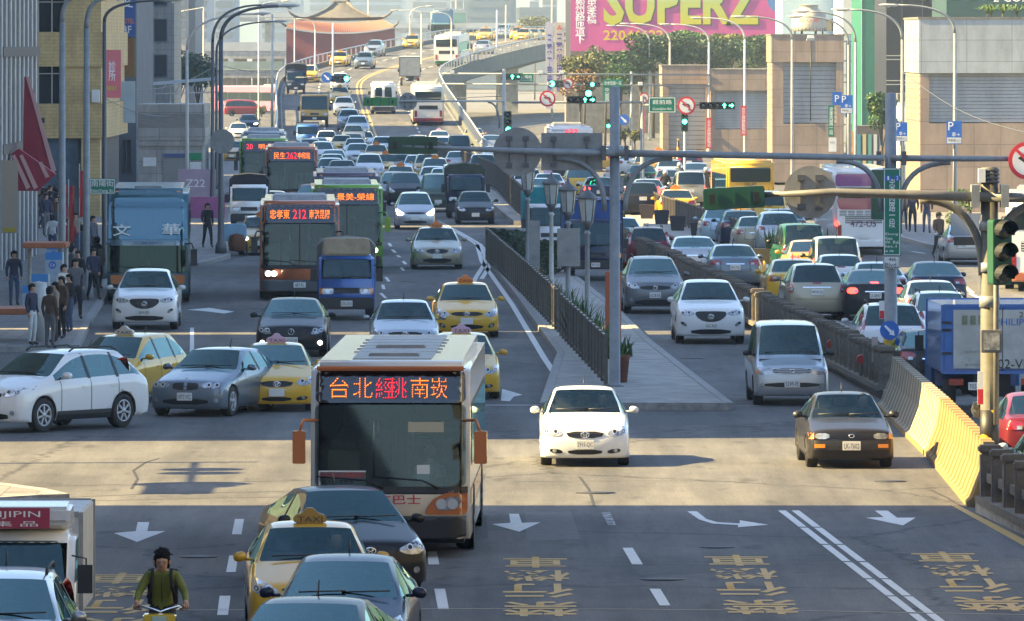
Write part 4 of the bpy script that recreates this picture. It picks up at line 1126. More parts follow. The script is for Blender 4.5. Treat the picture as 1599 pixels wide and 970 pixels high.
# arrows of the near lanes
paint_poly([[(215,816),(233,816),(230,830),(258,830),(214,847),(178,833),(212,830)]], M_WHITE, 'lane_arrow')
paint_poly([[(795,803),(810,803),(815,817),(844,816),(811,831),(768,819),(797,817)]], M_WHITE, 'lane_arrow')
paint_poly([[(1073,799),(1088,799),(1103,811),(1120,816),(1155,818),(1155,813),(1200,820),(1152,824),(1153,820.5),(1112,818),(1092,812)]], M_WHITE, 'lane_arrow')
paint_poly([[(1366,798),(1386,798),(1401,809),(1430,809),(1410,821),(1352,809),(1380,808)]], M_WHITE, 'lane_arrow')
paint_poly([[(327,481),(345,484),(366,487),(350,490),(326,487),(292,484)]], M_WHITE, 'lane_arrow')
paint_poly([[(784,608),(796,611),(816,617),(802,620),(796,627),(782,626)]], M_WHITE, 'lane_arrow')
# double white line, broken into short laid lengths
for off in (0,21):
 for i in range(7):
  a, c = i / 7 + .004,(i + 1) / 7 - .004
  def at_(t, o=off): return (1214 + o + t * (1452 - 1214 + o * .32),797 + t * (985 - 797))
  p, q = at_(a), at_(c); w0, w1 = 12 + 3 * a, 12 + 3 * c
  paint_poly([[(p[0], p[1]),(p[0] + w0, p[1]),(q[0] + w1, q[1]),(q[0], q[1])]], M_WHITE)
paint_poly([[(1486,790),(1497,790),(1600,843),(1700,890),(1690,894),(1600,854)]], M_YEL)
line_strip([(0,765),(60,772),(102,780)], .15, M_FADE)
# stop and kerb lines further on
line_strip([(745,382),(752,408),(800,476),(850,560),(886,612)], .16, M_WHITE)
line_strip([(752,633),(852,633)], .20, M_WHITE); line_strip([(1136,634),(1186,634)], .2, M_FADE)
line_strip([(680,345),(712,362),(742,380),(757,398),(757,412),(744,432),(735,450)], .16, M_WHITE)
line_strip([(682,345),(718,363),(750,382),(764,399),(765,415),(752,436)], .16, M_WHITE)
for (x0, y0, x1, y1) in ((605,380,608,385),(610,390,615,395),(618,399,622,402),(627,408,631,413),(624,418,628,423),(600,433,605,440),(595,445,597,452),(592,458,600,466)):
 paint_poly([[(x0, y0),(x0 + 5, y0),(x1 + 5, y1),(x1, y1)]], M_WHITE)
for i in range(9):
 x0 = 205 + (i % 3) * 17 + 2 * (i // 3); y0 = 524 + (i // 3) * 9 + (i % 2) * 3
 paint_poly([[(x0, y0),(x0 + 6, y0),(x0 + 6, y0 + 3.4),(x0, y0 + 3.4)]], M_FADE)
line_strip([(278,513),(303,513)], .15, M_FADE)
line_strip([(985,512),(1010,530),(1080,590),(1139,641)], .12, M_FADE)
line_strip([(1160,408),(1230,460),(1330,515),(1420,570),(1456,600)], .12, M_FADE)
for (x0, y0, x1, y1) in ((1503,448,1515,456),(1512,459,1530,466),(1420,393,1440,393.8),(1184,404,1200,420)):
 paint_poly([[(x0, y0),(x0 + 7, y0),(x1 + 7, y1 + 2),(x1, y1 + 2)]], M_WHITE)
# fine crosswise cut lines over the near lanes
for pix, w in (([(0,955),(300,953),(700,951),(1000,952),(1300,955),(1700,962)], .07),([(340,903),(640,893),(800,886),(1000,881),(1200,880),(1500,878),(1620,873)], .04),
           ([(700,870),(900,869),(1300,865),(1560,862)], .03),([(340,922),(700,921),(1100,902),(1400,893)], .03),([(640,859),(760,858)], .035)):
 line_strip(pix, w, mat('cut_pale', (.24,.23,.20),.8, noise=.5, nscale=2) if w < .06 else mat('cut_bright', (.50,.45,.33),.8, noise=.3, nscale=2), 'cut_line')
for pix in ([(102,777),(250,771),(420,768),(500,769)], [(120,783),(330,778),(500,776)], [(205,764),(215,748),(208,735),(228,722),(248,716)], [(905,745),(920,765),(928,792)], [(800,752),(1080,751),(1165,753)], [(1452,765),(1480,778),(1500,790)]):
 line_strip(pix, .05, mat('crack_seal', (.022,.021,.02),.8), 'crack', .004)
# repairs in the asphalt and manhole covers
M_PATCH = mat('asphalt_patch', (.078,.077,.076),.85, noise=.4, nscale=6); M_PATCHL = mat('asphalt_pale', (.125,.122,.119),.85, noise=.35, nscale=4)
paint_poly([[(985,884),(1102,881),(1120,894),(1000,898)]], M_PATCH, 'road_patch', .0025); paint_poly([[(706,806),(760,806),(762,842),(712,842)]], M_PATCH, 'road_patch', .0025); paint_poly([[(820,800),(892,799),(906,842),(822,845)]], M_PATCHL, 'road_patch', .0025)
paint_poly([[(640,905),(668,905),(676,968),(642,968)]], M_PATCH, 'road_patch', .0025); paint_poly([[(905,650),(1120,648),(1150,664),(915,668)]], M_PATCH, 'road_patch', .0025); paint_poly([[(330,545),(395,545),(380,600),(300,600)]], M_PATCHL, 'road_patch', .0025)
for px, py, r in ((1035,905,.34),(930,770,.36),(1390,752,.3),(330,640,.35),(1120,855,.28),(560,735,.33),(310,870,.3),(640,440,.33),(1080,560,.3)):
 g = G(px, py); b = MB().lathe([(r, 0),(r, .003),(0,.004)], 22,(g.x, g.y, LIFT)); structure('manhole_cover', b.mesh('manhole_cover'), mat('cast_iron', (.045,.042,.04),.6,.3, noise=.5, nscale=14))
# the four yellow characters in each lane, written for drivers coming towards us
def lane_text(cx, cy, chars, ys, wds):
 for ch, (ya, yb_), wd in zip(chars, ys, wds):
  ya += cy; yb_ += cy
  p0, p1 = G(cx(ya), ya), G(cx(yb_), yb_)
  o = link('lane_character', text_mesh(ch, 1.0,1.0, bold=.014).copy(), M_YEL)
  c = (p0 + p1) / 2
  o.location = (c.x, c.y, LIFT); o.rotation_euler = (radians(-90),0, radians(0)); o.scale = (wd, 1,(p0.y - p1.y))
  o['kind'] = 'structure'; o.rotation_euler = (radians(-90),0, pi)
  o.rotation_euler = (radians(90),0, pi)
  o.rotation_euler = Matrix(((-1,0,0),(0,0,-1),(0,-1,0))).to_euler()
  o.name = 'road_marking'
for cx, cy in ((lambda y: 836 + (y - 880) * .12,0),(lambda y: 1154 + (y - 880) * .50,-3),(lambda y: 1486 + (y - 880) * 1.0,-8),(lambda y: 186 - (y - 900) * .10,25)):
 lane_text(cx, cy, '車機行禁', ((870,887),(891,908),(912,934),(940,963)),(1.0,1.02,1.05,1.1))

# ------------------------------------------------------------------ flyover: deck rising over the cross road, curving to the right
def zfly(Y):
 t = Y - 560
 if t <= 0: return 0.0
 z = .0255 * t * t / (t + 14) if t < 330 else None
 if z is None:
  z0 = .0255 * 330 * 330 / 344; z = z0 + (Y - 890) * .006
 return z
FLY = [(548,-9.0),(565,-9.4),(600,-10.3),(650,-11.8),(700,-13.3),(735,-14.1),(752,-13.95),(768,-13.2),(790,-11.7),(808,-9.9),(828,-7.9),(858,-4.4),(900,.8),(960,8.5),(1040,19),(1140,33)]
def flyx(Y):
 for (a, xa),(c, xc) in zip(FLY, FLY[1:]):
  if a <= Y <= c: return xa + (xc - xa) * (Y - a) / (c - a)
 return FLY[0][1] if Y < FLY[0][0] else FLY[-1][1]
def flyp(px, py):
 """spot on the flyover deck seen at a pixel"""
 lo, hi = 540.0,960.0
 for _ in range(50):
  mid = (lo + hi) / 2
  if HY + F * (CH - zfly(mid)) / mid > py: lo = mid
  else: hi = mid
 return Vector(((px - CX) * lo / F, lo, zfly(lo)))
FY = [548 + 8 * i for i in range(75)]
def flyline(off, dz=0.0):
 out = []
 for i, y in enumerate(FY):
  x0, x1 = flyx(y - 6), flyx(y + 6); d = Vector((x1 - x0,12,0)).normalized()
  n = Vector((d.y, -d.x, 0)); c = Vector((sum(flyx(y + k) for k in (-9,-3,3,9)) / 4, y, zfly(y) + dz)); out.append(c + n * off)
 return out
def ribbon(mb, rails):
 rows = [[mb.b.verts.new(p) for p in r] for r in rails]
 for a, c in zip(rows, rows[1:]):
  for i in range(len(a) - 1): mb.b.faces.new((a[i], a[i + 1], c[i + 1], c[i]))
HW = 7.2
M_PARA = mat('parapet_concrete', (.12,.13,.115),.85, noise=.4, nscale=.9)
b = MB(); ribbon(b, [flyline(-HW, .010), flyline(0,.012), flyline(HW, .010)])
structure('road', b.mesh('flyover_road'), M_ASPH)
fly = empty('flyover', (flyx(720),720,0),0, 'grey concrete flyover curving right behind the jam of cars', 'flyover')
def fpart(name, mb, m):
 o = mb.build(name, m, None); o.parent = fly; o.matrix_parent_inverse = Matrix.Translation(-fly.location); return o
for s in (-1,1):
 b = MB(); ribbon(b, [flyline(s * HW, -.02), flyline(s * HW, .42), flyline(s * (HW + .28),.42), flyline(s * (HW + .28),-1.2), flyline(s * (HW - 2.2),-2.0)])
 fpart('parapet', b, M_PARA)
 b = MB(); b.tube(flyline(s * (HW + .14),1.22),.07,6); fpart('handrail', b, mat('galvanised', (.42,.43,.44),.45,.5))
 q = flyline(s * (HW + .14),.40); pm = MB().box(-.07,.07,-.07,.07,0,.82).mesh('rail_post'); b = MB()
 for i in range(len(q) - 1):
  for t in (.0,.5):
   p = q[i].lerp(q[i + 1], t)
   if t == 0 and i < 48:
    o = link('rail_post', pm, MATS['galvanised'] if not pm.materials else None, fly, p); o.matrix_parent_inverse = Matrix.Translation(-fly.location)
   else: b.box(p.x - .07, p.x + .07, p.y - .07, p.y + .07, p.z, p.z + .82)
 fpart('rail_post', b, MATS['galvanised'])['kind'] = 'stuff'
b = MB(); ribbon(b, [flyline(-HW + 2.2,-2.0), flyline(HW - 2.2,-2.0)]); fpart('soffit', b, M_CONCD)
for y in (700,735,770,805,845,890):
 b = MB(); x = flyx(y); z = zfly(y) - 1.95
 b.box(x - 1.1, x + 1.1, y - .8, y + .8,-.1, z)
 b.prism([(x - 4.8, z + .1),(x + 4.8, z + .1),(x + 1.2, z - 1.1),(x - 1.2, z - 1.1)], y - .75, y + .75)
 fpart('pier', b, M_CONC)
# retaining walls where the ramp is still low
b = MB()
for s in (-1,1):
 q = [p for p in flyline(s * (HW + .1),-.5) if p.y < 705]
 for a, c in zip(q, q[1:]): b.quad((a.x, a.y, -.1),(c.x, c.y, -.1),(c.x, c.y, c.z - .3),(a.x, a.y, a.z - .3))
fpart('ramp_wall', b, M_PARA)
for o_, m_ in ((-.18, M_YEL),(.18, M_YEL)):
 q = flyline(o_, .022); line_strip(q, .16, m_, world=True, z=0)
for off in (-3.6,3.6):
 q = flyline(off, .022)
 for i in range(0, len(q) - 1,1):
  a, c = q[i], q[i].lerp(q[i + 1], .45); line_strip([a, c], .14, M_WHITE, world=True, z=0)
for off in (-6.9,6.9): line_strip(flyline(off, .022),.12, M_FADE, world=True, z=0)

# ------------------------------------------------------------------ fences, balustrades, barriers
M_POLE = mat('pole_grey', (0.25,0.27,0.28),.5,.15, noise=.25, nscale=4)
M_POLED = mat('pole_dark', (0.10,0.105,0.11),.5,.3)
M_POLEW = mat('pole_light', (0.46,0.46,0.43),.5, noise=.2, nscale=4)
M_FENCE = mat('fence_bronze', (0.13,0.115,0.095),.5,.3, noise=.3, nscale=6)
M_SGREEN = mat('sign_green', (0.0,0.17,0.10),.45, noise=.15, nscale=3)
M_SBLUE = mat('sign_blue', (0.02,0.12,0.45),.45)
M_SWHITE = mat('sign_white', (0.68,0.69,0.68),.5, noise=.1, nscale=4)
M_SRED = mat('sign_red', (0.55,0.03,0.04),.45)
M_SBACK = mat('sign_back', (0.28,0.28,0.27),.6,.2, noise=.3, nscale=3)
M_TEXTW = mat('lettering_white', (0.80,0.80,0.78),.5)
M_TEXTK = mat('lettering_black', (0.02,0.02,0.02),.5)
M_SIGG = mat('signal_green', (0.008,0.065,0.035),.4, coat=.4)
M_SIGK = mat('signal_black', (0.012,0.014,0.013),.5)
M_GLOW = mat('green_light', (0.05,.8,.45),.3, emit=(0.06,1.0,0.55), es=2.6)
M_LENSOFF = mat('lens_off', (0.02,0.03,0.025),.15, coat=1)
M_HAZ = None
def hazard():
 """yellow and black slanting bands round a post"""
 if 'hazard' in MATS: return MATS['hazard']
 m = mat('hazard', (.6,.36,.02),.5); t = m.node_tree; b = t.nodes['Principled BSDF']
 tc = t.nodes.new('ShaderNodeTexCoord'); w_ = t.nodes.new('ShaderNodeTexWave'); w_.inputs['Scale'].default_value = .62; w_.bands_direction = 'DIAGONAL'
 t.links.new(tc.outputs['Object'], w_.inputs['Vector'])
 r = t.nodes.new('ShaderNodeValToRGB'); r.color_ramp.interpolation = 'CONSTANT'
 r.color_ramp.elements[0].color = (.015,.015,.015,1); r.color_ramp.elements[1].position = .5; r.color_ramp.elements[1].color = (.62,.37,.03,1)
 t.links.new(w_.outputs[0], r.inputs[0]); t.links.new(r.outputs[0], b.inputs['Base Color']); return m
def fence(name, pix, h, label, z0=.16, pitch=.14, panel=2.0, m=None, group=None):
 """railing: posts, top and bottom rail, thin uprights"""
 m = m or M_FENCE
 pts = [G(*p) if not isinstance(p, Vector) else p for p in pix]
 for p in pts: p.z = z0
 root = empty(name, pts[0], 0, label, 'fence', group)
 inv = Matrix.Translation(-pts[0])
 def put(nm, mb, mm=m): o = mb.build(nm, mm, root); o.matrix_parent_inverse = inv; return o
 bars = MB()
 for a, c in zip(pts, pts[1:]):
  d = c - a; L = d.length; k = max(1, round(L / panel)); M0 = Matrix.Translation(a) @ Matrix.Rotation(atan2(d.y, d.x),4, 'Z')
  r_ = MB(); r_.box(0, L, -.03,.03, h - .06, h, M0); put('top_rail', r_)
  r_ = MB(); r_.box(0, L, -.02,.02,.10,.15, M0); put('bottom_rail', r_)
  for i in range(k + 1):
   p_ = MB(); x = L * i / k; p_.box(x - .05, x + .05,-.045,.045,-.02, h + .03, M0); put('post', p_)
  n = int(L / pitch)
  for i in range(n):
   x = L * (i + .5) / n; bars.box(x - .022, x + .022,-.012,.012,.15, h - .06, M0)
 put('panel', bars)
 return root
fence('railing', [(760,412),(822,475),(872,528)], 1.15, 'brown bar railing along the left edge of the planted divider')
fence('railing', [(876,534),(946,612)], 1.15, 'short brown bar railing at the near left end of the planted divider')
fence('railing', [(678,253),(775,300),(819,349)], 1.35, 'brown bar railing between the jam of cars and the teal truck', z0=.18, pitch=.16)
fence('railing', [(986,322),(1030,346),(1100,372),(1164,396)], 1.05, 'grey brown bar railing with dark planter boxes behind it')
def balustrade(pix, n, label, h=.95, z0=.2):
 a, c = G(*pix[0]), G(*pix[1]); a.z = c.z = z0
 root = empty('stone_balustrade', a, 0, label, 'balustrade'); inv = Matrix.Translation(-a)
 d = c - a; L = d.length; M0 = Matrix.Translation(a) @ Matrix.Rotation(atan2(d.y, d.x),4, 'Z')
 proto = None; M_ST = mat('rough_stone', (0.17,0.145,0.115),.95, noise=.45, nscale=5, bump=.6)
 for i in range(n):
  p0 = a + d * (i / (n - 1)); rr = random.Random(i)
  if proto is None:
   b = MB(); b.box(-.17,.17,-.16,.16,-.02, h * .86); b.box(-.20,.20,-.19,.19, h * .86 + .002, h)
   o = b.build('post', M_ST, root, .03)
   proto = o
  else:
   o = proto.copy(); COL.objects.link(o)
  o.matrix_parent_inverse = inv; o.location = p0; o.rotation_euler = (0,0, rr.uniform(-.05,.05)); o.scale = (1,1, rr.uniform(.96,1.05))
 b = MB(); b.box(-.2, L + .2,-.08,.08, h * .36, h * .52, M0); o = b.build('rail', M_ST, root); o.matrix_parent_inverse = inv
 b = MB(); b.box(-.2, L + .2,-.24,.24,-.02,.10, M0); o = b.build('plinth', M_ST, root); o.matrix_parent_inverse = inv
balustrade([(968,404),(1384,622)], 84, 'long rough brown stone balustrade dividing the silver van lane from the queue')
balustrade([(1546,802),(1680,870)], 8, 'dark rough stone balustrade at the near end of the yellow barrier')
# yellow concrete barrier: sloped foot, upright top, ribbed face
def jersey(y0, y1, x0, x1, m, label, step=.105):
 prof = [(-.40,0),(-.40,.10),(-.34,.16),(-.16,.62),(-.10,1.0),(-.10,1.12),(.10,1.12),(.10,1.0),(.16,.62),(.34,.16),(.40,.10),(.40,0)]
 b = MB(); rows = []; n = int((y1 - y0) / .26)
 for i in range(n + 1):
  t = i / n; y = y0 + (y1 - y0) * t; x = x0 + (x1 - x0) * t
  g = .06 if i % 4 == 0 else 0
  rows.append([b.b.verts.new((x + px * (1 - g * 1.6 if 1 < j < 10 else 1), y, pz - (g * 1.2 if j in (5,6) else 0))) for j, (px, pz) in enumerate(prof)])
 for a, c in zip(rows, rows[1:]):
  k_ = rows.index(a) % 4 == 0
  for j in range(len(prof) - 1): b.b.faces.new((a[j], a[j + 1], c[j + 1], c[j])).material_index = 1 if k_ and 0 < j < 10 else 0
 b.b.faces.new(rows[0]); b.b.faces.new(rows[-1][::-1])
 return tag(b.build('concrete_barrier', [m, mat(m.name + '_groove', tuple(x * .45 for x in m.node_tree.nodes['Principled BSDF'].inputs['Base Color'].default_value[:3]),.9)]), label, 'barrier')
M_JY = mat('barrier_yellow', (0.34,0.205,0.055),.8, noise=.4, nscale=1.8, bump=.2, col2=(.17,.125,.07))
M_JY_SHADE = mat('barrier_shaded_grey', (0.33,0.29,0.20),.85, noise=.4, nscale=3, bump=.2, col2=(.20,.18,.14))  # same yellow barrier; this grey stands in for its shade and dirt
jersey(156.6,177,8.46,8.50, M_JY_SHADE, 'dusty grey ribbed concrete barrier behind the bright yellow one')
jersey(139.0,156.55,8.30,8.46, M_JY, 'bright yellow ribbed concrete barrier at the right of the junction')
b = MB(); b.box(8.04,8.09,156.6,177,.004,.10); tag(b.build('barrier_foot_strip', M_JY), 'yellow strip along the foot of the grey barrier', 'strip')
for i, (px, py) in enumerate(((1306,566),(1320,582),(1368,608))):
 g = G(px, py); b = MB(); b.lathe([(.02,0),(.02,.45)], 8); o = empty('reflector_post', (g.x - .35, g.y, .2),0, 'small round red reflector on a stub before the stone balustrade', 'reflector', 'red reflectors along the balustrade')
 b.build('stub', M_POLED, o); b = MB(); b.lathe([(.10,-.02),(.11,0),(.10,.02)], 16,(0,-.03,.50), axis='y'); b.build('disc', mat('reflector_red', (.35,.01,.01),.3, coat=1), o)
for (px, py) in ((1188,448),(1194,446),(1181,443)):
 g = G(px, py); b = MB(); b.lathe([(.07,0),(.06,.02),(.055,.8),(.0,.86)], 10); o = b.build('bollard', hazard(), None, loc=g); tag(o, 'thin yellow flexible bollard beside the dark sedan in the queue', 'bollard', 'yellow bollards beside the queue')
# dark planter boxes along the second railing
for i, (px, py) in enumerate(((994,340),(1010,347),(1033,356),(1058,366),(1090,377))):
 g = G(px, py); o = empty('planter_box', (g.x, g.y, .16),0, 'dark square planter box at the foot of the grey brown railing', 'planter', 'planter boxes by the railing')
 b = MB(); b.prism([(-.26,0),(.26,0),(.33,.6),(-.33,.6)], -.3,.3); b.build('box', mat('planter_dark', (.035,.028,.03),.6), o)
 b = MB(); b.box(-.28,.28,-.26,.26,.602,.62); b.build('soil', mat('soil', (.03,.022,.015),.95), o)

# ------------------------------------------------------------------ lamp posts, lanterns, signals, signs
def lamp_post(px, Y, bend_py, head, label, m=None, r=.09, base_z=.14, group='tall curved street lamps', n=10):
 m = m or M_POLE
 base = P(px, 64, Y); base.z = base_z; top = P(px, bend_py, Y); hd = P(head[0], head[1], Y)
 root = empty('street_lamp', base, 0, label, 'street lamp', group)
 q = lambda v: v - base
 h = top.z - base_z
 b = MB(); b.lathe([(r * 2.0,0),(r * 1.9,.3),(r * 1.25,.45),(r, 1.5),(r * .72, h)], 12); b.build('pole', m, root)
 t0 = q(top); t1 = q(hd); c = Vector((t0.x, 0, max(t0.z, t1.z)))
 pts = [t0 * (1 - s) ** 2 + c * 2 * s * (1 - s) + t1 * s * s for s in [k / n for k in range(n + 1)]]
 b = MB(); b.tube(pts, [r * .72 - (r * .3) * k / n for k in range(n + 1)], 8); b.build('arm', m, root)
 d = (pts[-1] - pts[-2]).normalized(); a = atan2(d.z, d.x)
 b = MB(); M = Matrix.Translation(t1) @ Matrix.Rotation(-a, 4, 'Y')
 prof = [(-.05,.06),(.15,.14),(.55,.13),(.78,.04)]
 rings = []
 for x, w_ in prof:
  rings.append([b.b.verts.new(M @ Vector((x, w_ * 1.1 * cos(2 * pi * j / 10),(.09 if sin(2 * pi * j / 10) > 0 else .05) * (w_ / .14) * sin(2 * pi * j / 10)))) for j in range(10)])
 for u, v in zip(rings, rings[1:]):
  for j in range(10): b.b.faces.new((u[j], u[(j + 1) % 10], v[(j + 1) % 10], v[j])).smooth = True
 b.b.faces.new(rings[0]); b.b.faces.new(rings[-1]); hd_ = b.build('lamp_head', M_POLEW, root)
 b = MB(); b.lathe([(.0,-.07),(.09,-.05),(.11,.0)], 10, t1 + d * .4 + Vector((0,0,-.04))); b.build('lens', mat('lamp_lens', (.7,.72,.7),.2), hd_)
 return root
lamp_post(97,243,34,(126,-6), 'nearest pavement lamp post, its arm leaving the picture above the cream building', r=.115)
lamp_post(135,246,44,(166,-2), 'second pavement lamp post, standing just right of the nearest', r=.115)
lamp_post(163,268,34,(250,1), 'slim lamp post beside the pink clinic sign with long arm', M_POLED, .085)
lamp_post(292,395,78,(398,22), 'pale lamp post rising behind the grey station kiosk', M_POLEW, .10)
lamp_post(332,372,66,(410,8), 'dark lamp post right of the kiosk, left one of a pair', M_POLED, .10)
lamp_post(345,300,62,(436,10), 'thick dark lamp post standing on the pavement bulge with a round disc', M_POLED, .11)
lamp_post(338,430,82,(428,34), 'far slim dark lamp post behind the pair right of the kiosk', M_POLED, .09)
for i, (px, Y, by, hd, lab) in enumerate(((1491,330,52,(1402,8), 'lamp post before the blue grey slab block at far right'),
  (1409,350,62,(1326,15), 'lamp post between the dark glass tower and the slab block'),
  (1336,390,66,(1262,18), 'front one of two lamp posts beside the white wall'),
  (1325,420,70,(1252,26), 'rear one of two lamp posts beside the white wall'),
  (1237,430,62,(1164,26), 'lamp post before the granite tower with the water tank'),
  (1163,520,62,(1097,28), 'lamp post with red banner below the pink billboard, right one'),
  (1107,560,66,(1047,38), 'lamp post with red banner in the middle below the billboard'),
  (1046,600,66,(984,37), 'lamp post with red banner at the granite block corner'),
  (1014,640,66,(962,40), 'slim lamp post before the dark hedge under the billboard'))):
 lamp_post(px, Y, by, hd, lab, M_POLE if i < 5 else M_POLEW, .09)
for px, top, by, w_ in ((1161,165,212,9),(1107,184,232,9),(1046,178,214,8),(1004,172,208,8)):
 Y = {1161: 519,1107: 559,1046: 599,1004: 640}[px]
 a, c = P(px - w_ / 2, top, Y), P(px + w_ / 2, by, Y)
 o = empty('street_banner', ((a.x + c.x) / 2, Y - .18, c.z),0, 'narrow red banner with white lettering on the lamp post %s' % {1161: 'before the wide granite block', 1107: 'in mid row', 1046: 'at the granite block corner', 1004: 'before the hedge'}[px], 'banner', 'red banners on lamp posts')
 h = a.z - c.z; w2 = (c.x - a.x) / 2
 b = MB().box(-w2, w2,-.02,.02,0, h); b.build('cloth', M_SRED, o)
 put_text('lettering', '台北燈節歡迎', M_TEXTW, o, (0,-.025, h / 2), h * .9, w2 * 1.2, vertical=True)
# far flyover lamps and masts
k = 0
for (px, Y, top, head) in ((404,760,8,(440,2)),(658,800,14,(622,16)),(705,780,26,(684,20)),(492,740,38,(475,30)),(520,742,36, None),(905,900,20, None),(776,860,16, None),(790,890,8, None),
  (862,800,-10, None),(640,900,20,(665,10)),(575,960,0, None),(240,700,20,(262,4)),(318,640,4,(282,18)),(425,620,22, None),(460,900,22,(425,30)),(712,1000,2, None)):
 labs = ['far lamp post left of the red gate roof', 'far lamp post at the right of the gate', 'far lamp post on the flyover edge beside the green bus', 'short lamp post before the red gate wall', 'thin bare pole before the red gate wall',
   'far bare pole beside the sign tower', 'thin far mast over the yellow taxis', 'second thin far mast over the yellow taxis', 'thin mast rising from behind the flyover', 'double lamp far behind the flyover', 'faint pole behind the gate roof',
   'slim far lamp above the grey office block', 'slim far lamp left of the dark pair', 'thin wooden pole beside the flyover ramp', 'far lamp left of the gate eaves', 'far faint pole behind the dark coach']
 lab = labs[k]; k += 1
 if head: lamp_post(px, Y, top + 8, head, lab, M_POLEW, .085, group='far lamps and masts')
 else:
  b_ = P(px, 64, Y); b_.z = 0; h = P(px, top, Y).z
  b = MB().lathe([(.12,0),(.08, h)], 8); tag(b.build('mast', M_POLEW, None, loc=b_), lab, 'mast', 'far lamps and masts')
def lantern(px, py, top, label):
 g = G(px, py); Y = g.y; h = P(px, top, Y).z; root = empty('lantern_post', (g.x, g.y, .14),0, label, 'lantern', 'lanterns on the divider')
 hb = h - 1.0
 b = MB().lathe([(.14,0),(.13,.35),(.075,.45),(.06, hb - .25),(.10, hb - .2),(.05, hb - .12)], 12); b.build('pole', M_POLE if px != 861 else M_POLEW, root)
 b = MB().lathe([(.03, hb - .12),(.10, hb),(.20, hb + .14)], 8); b.build('cup', M_POLED, root)
 f = MB(); gl = MB()
 for i in range(6):
  a = 2 * pi * i / 6 + .3; c = 2 * pi * (i + 1) / 6 + .3
  p0, p1 = Vector((.17 * cos(a),.17 * sin(a), hb + .14)), Vector((.25 * cos(a),.25 * sin(a), hb + .74))
  q0, q1 = Vector((.17 * cos(c),.17 * sin(c), hb + .14)), Vector((.25 * cos(c),.25 * sin(c), hb + .74))
  f.tube([p0, p1], .018,5); gl.quad(p0, q0, q1, p1)
 f.build('frame', M_POLED, root); gl.build('pane', mat('milky_glass', (.42,.44,.42),.25, noise=.25, nscale=3), root)
 b = MB().lathe([(.29, hb + .74),(.29, hb + .78),(.18, hb + .88),(.10, hb + .95),(.05, hb + 1.0),(.04, hb + 1.08),(0, hb + 1.14)], 6); b.build('cap', M_POLED, root)
lantern(824,447,262, 'rearmost lantern post of the four on the divider')
lantern(861,470,282, 'lantern post on a pale pole, second from the rear')
lantern(887,500,292, 'lantern post with pointed cap, third from the rear on the divider')
lantern(917,526,304, 'nearest lantern post of the four on the divider')

def signal(name, loc, n, horiz, lit, label, rz=0.0, arrows=False, back=False, pitch=.36, m=None, rr=.15, roll=0.0, tall=None):
 """traffic signal head: green or black housing, hoods, lenses; faces -Y at rz 0"""
 root = empty('traffic_signal', loc, rz, label, 'traffic signal'); root.rotation_euler = (0, roll, rz)
 L = pitch * n
 b = MB()
 if horiz: b.prism(roundpoly(rect(-L / 2, L / 2,-(tall or pitch) / 2,(tall or pitch) / 2),.06),-.02,.20)
 else: b.prism(roundpoly(rect(-pitch / 2, pitch / 2,-L / 2, L / 2),.06),-.02,.20)
 b.build('housing', m or M_SIGG, root, .012)
 if back:
  for i in range(n - 1):
   b = MB(); t = -L / 2 + pitch * (i + 1); b.box(t - .02, t + .02,.2,.225,-pitch / 2 + .02, pitch / 2 - .02) if horiz else b.box(-pitch / 2 + .02, pitch / 2 - .02,.2,.225, t - .02, t + .02)
   b.build('back_rib', M_SIGG, root)
  for s in (-1,1): MB().box(s * L * .36 - .05, s * L * .36 + .05,.226,.30,-.09,.09).build('bracket', M_SIGK, root) if horiz else None
 for i in range(n):
  t = -L / 2 + pitch * (i + .5); c = (t, 0,0) if horiz else (0,0,-t)
  b = MB()
  segs = 14
  for j in range(segs):
   a0, a1 = -.5 + (pi + 1.0) * j / segs, -.5 + (pi + 1.0) * (j + 1) / segs
   p = lambda a, y: Vector((c[0] + rr * 1.08 * cos(a), y, c[2] + rr * 1.08 * sin(a)))
   e = lambda a: -.27 if 0 < sin(a) else -.16
   b.quad(p(a0,-.02), p(a1,-.02), p(a1, e(a1)), p(a0, e(a0)))
  b.build('hood', M_SIGK, root)
  b = MB().lathe([(0,-.05),(rr * .7,-.045),(rr, -.025)], 18, c, axis='y'); o = b.build('lens', M_LENSOFF if i not in lit else (M_SIGK if arrows else M_GLOW), root)
  if arrows and i in lit:
   k = lit.index(i); s = rr * .85
   pts = [(-.25 * s, -.9 * s),(.25 * s, -.9 * s),(.25 * s, .05 * s),(.8 * s, .05 * s),(0,.95 * s),(-.8 * s, .05 * s),(-.25 * s, .05 * s)]
   if k == 1: pts = [(z, -x) for x, z in pts]
   b = MB().prism([(x + c[0], z + c[2]) for x, z in pts], -.075,-.06); b.build('arrow', M_GLOW, o)
 return root
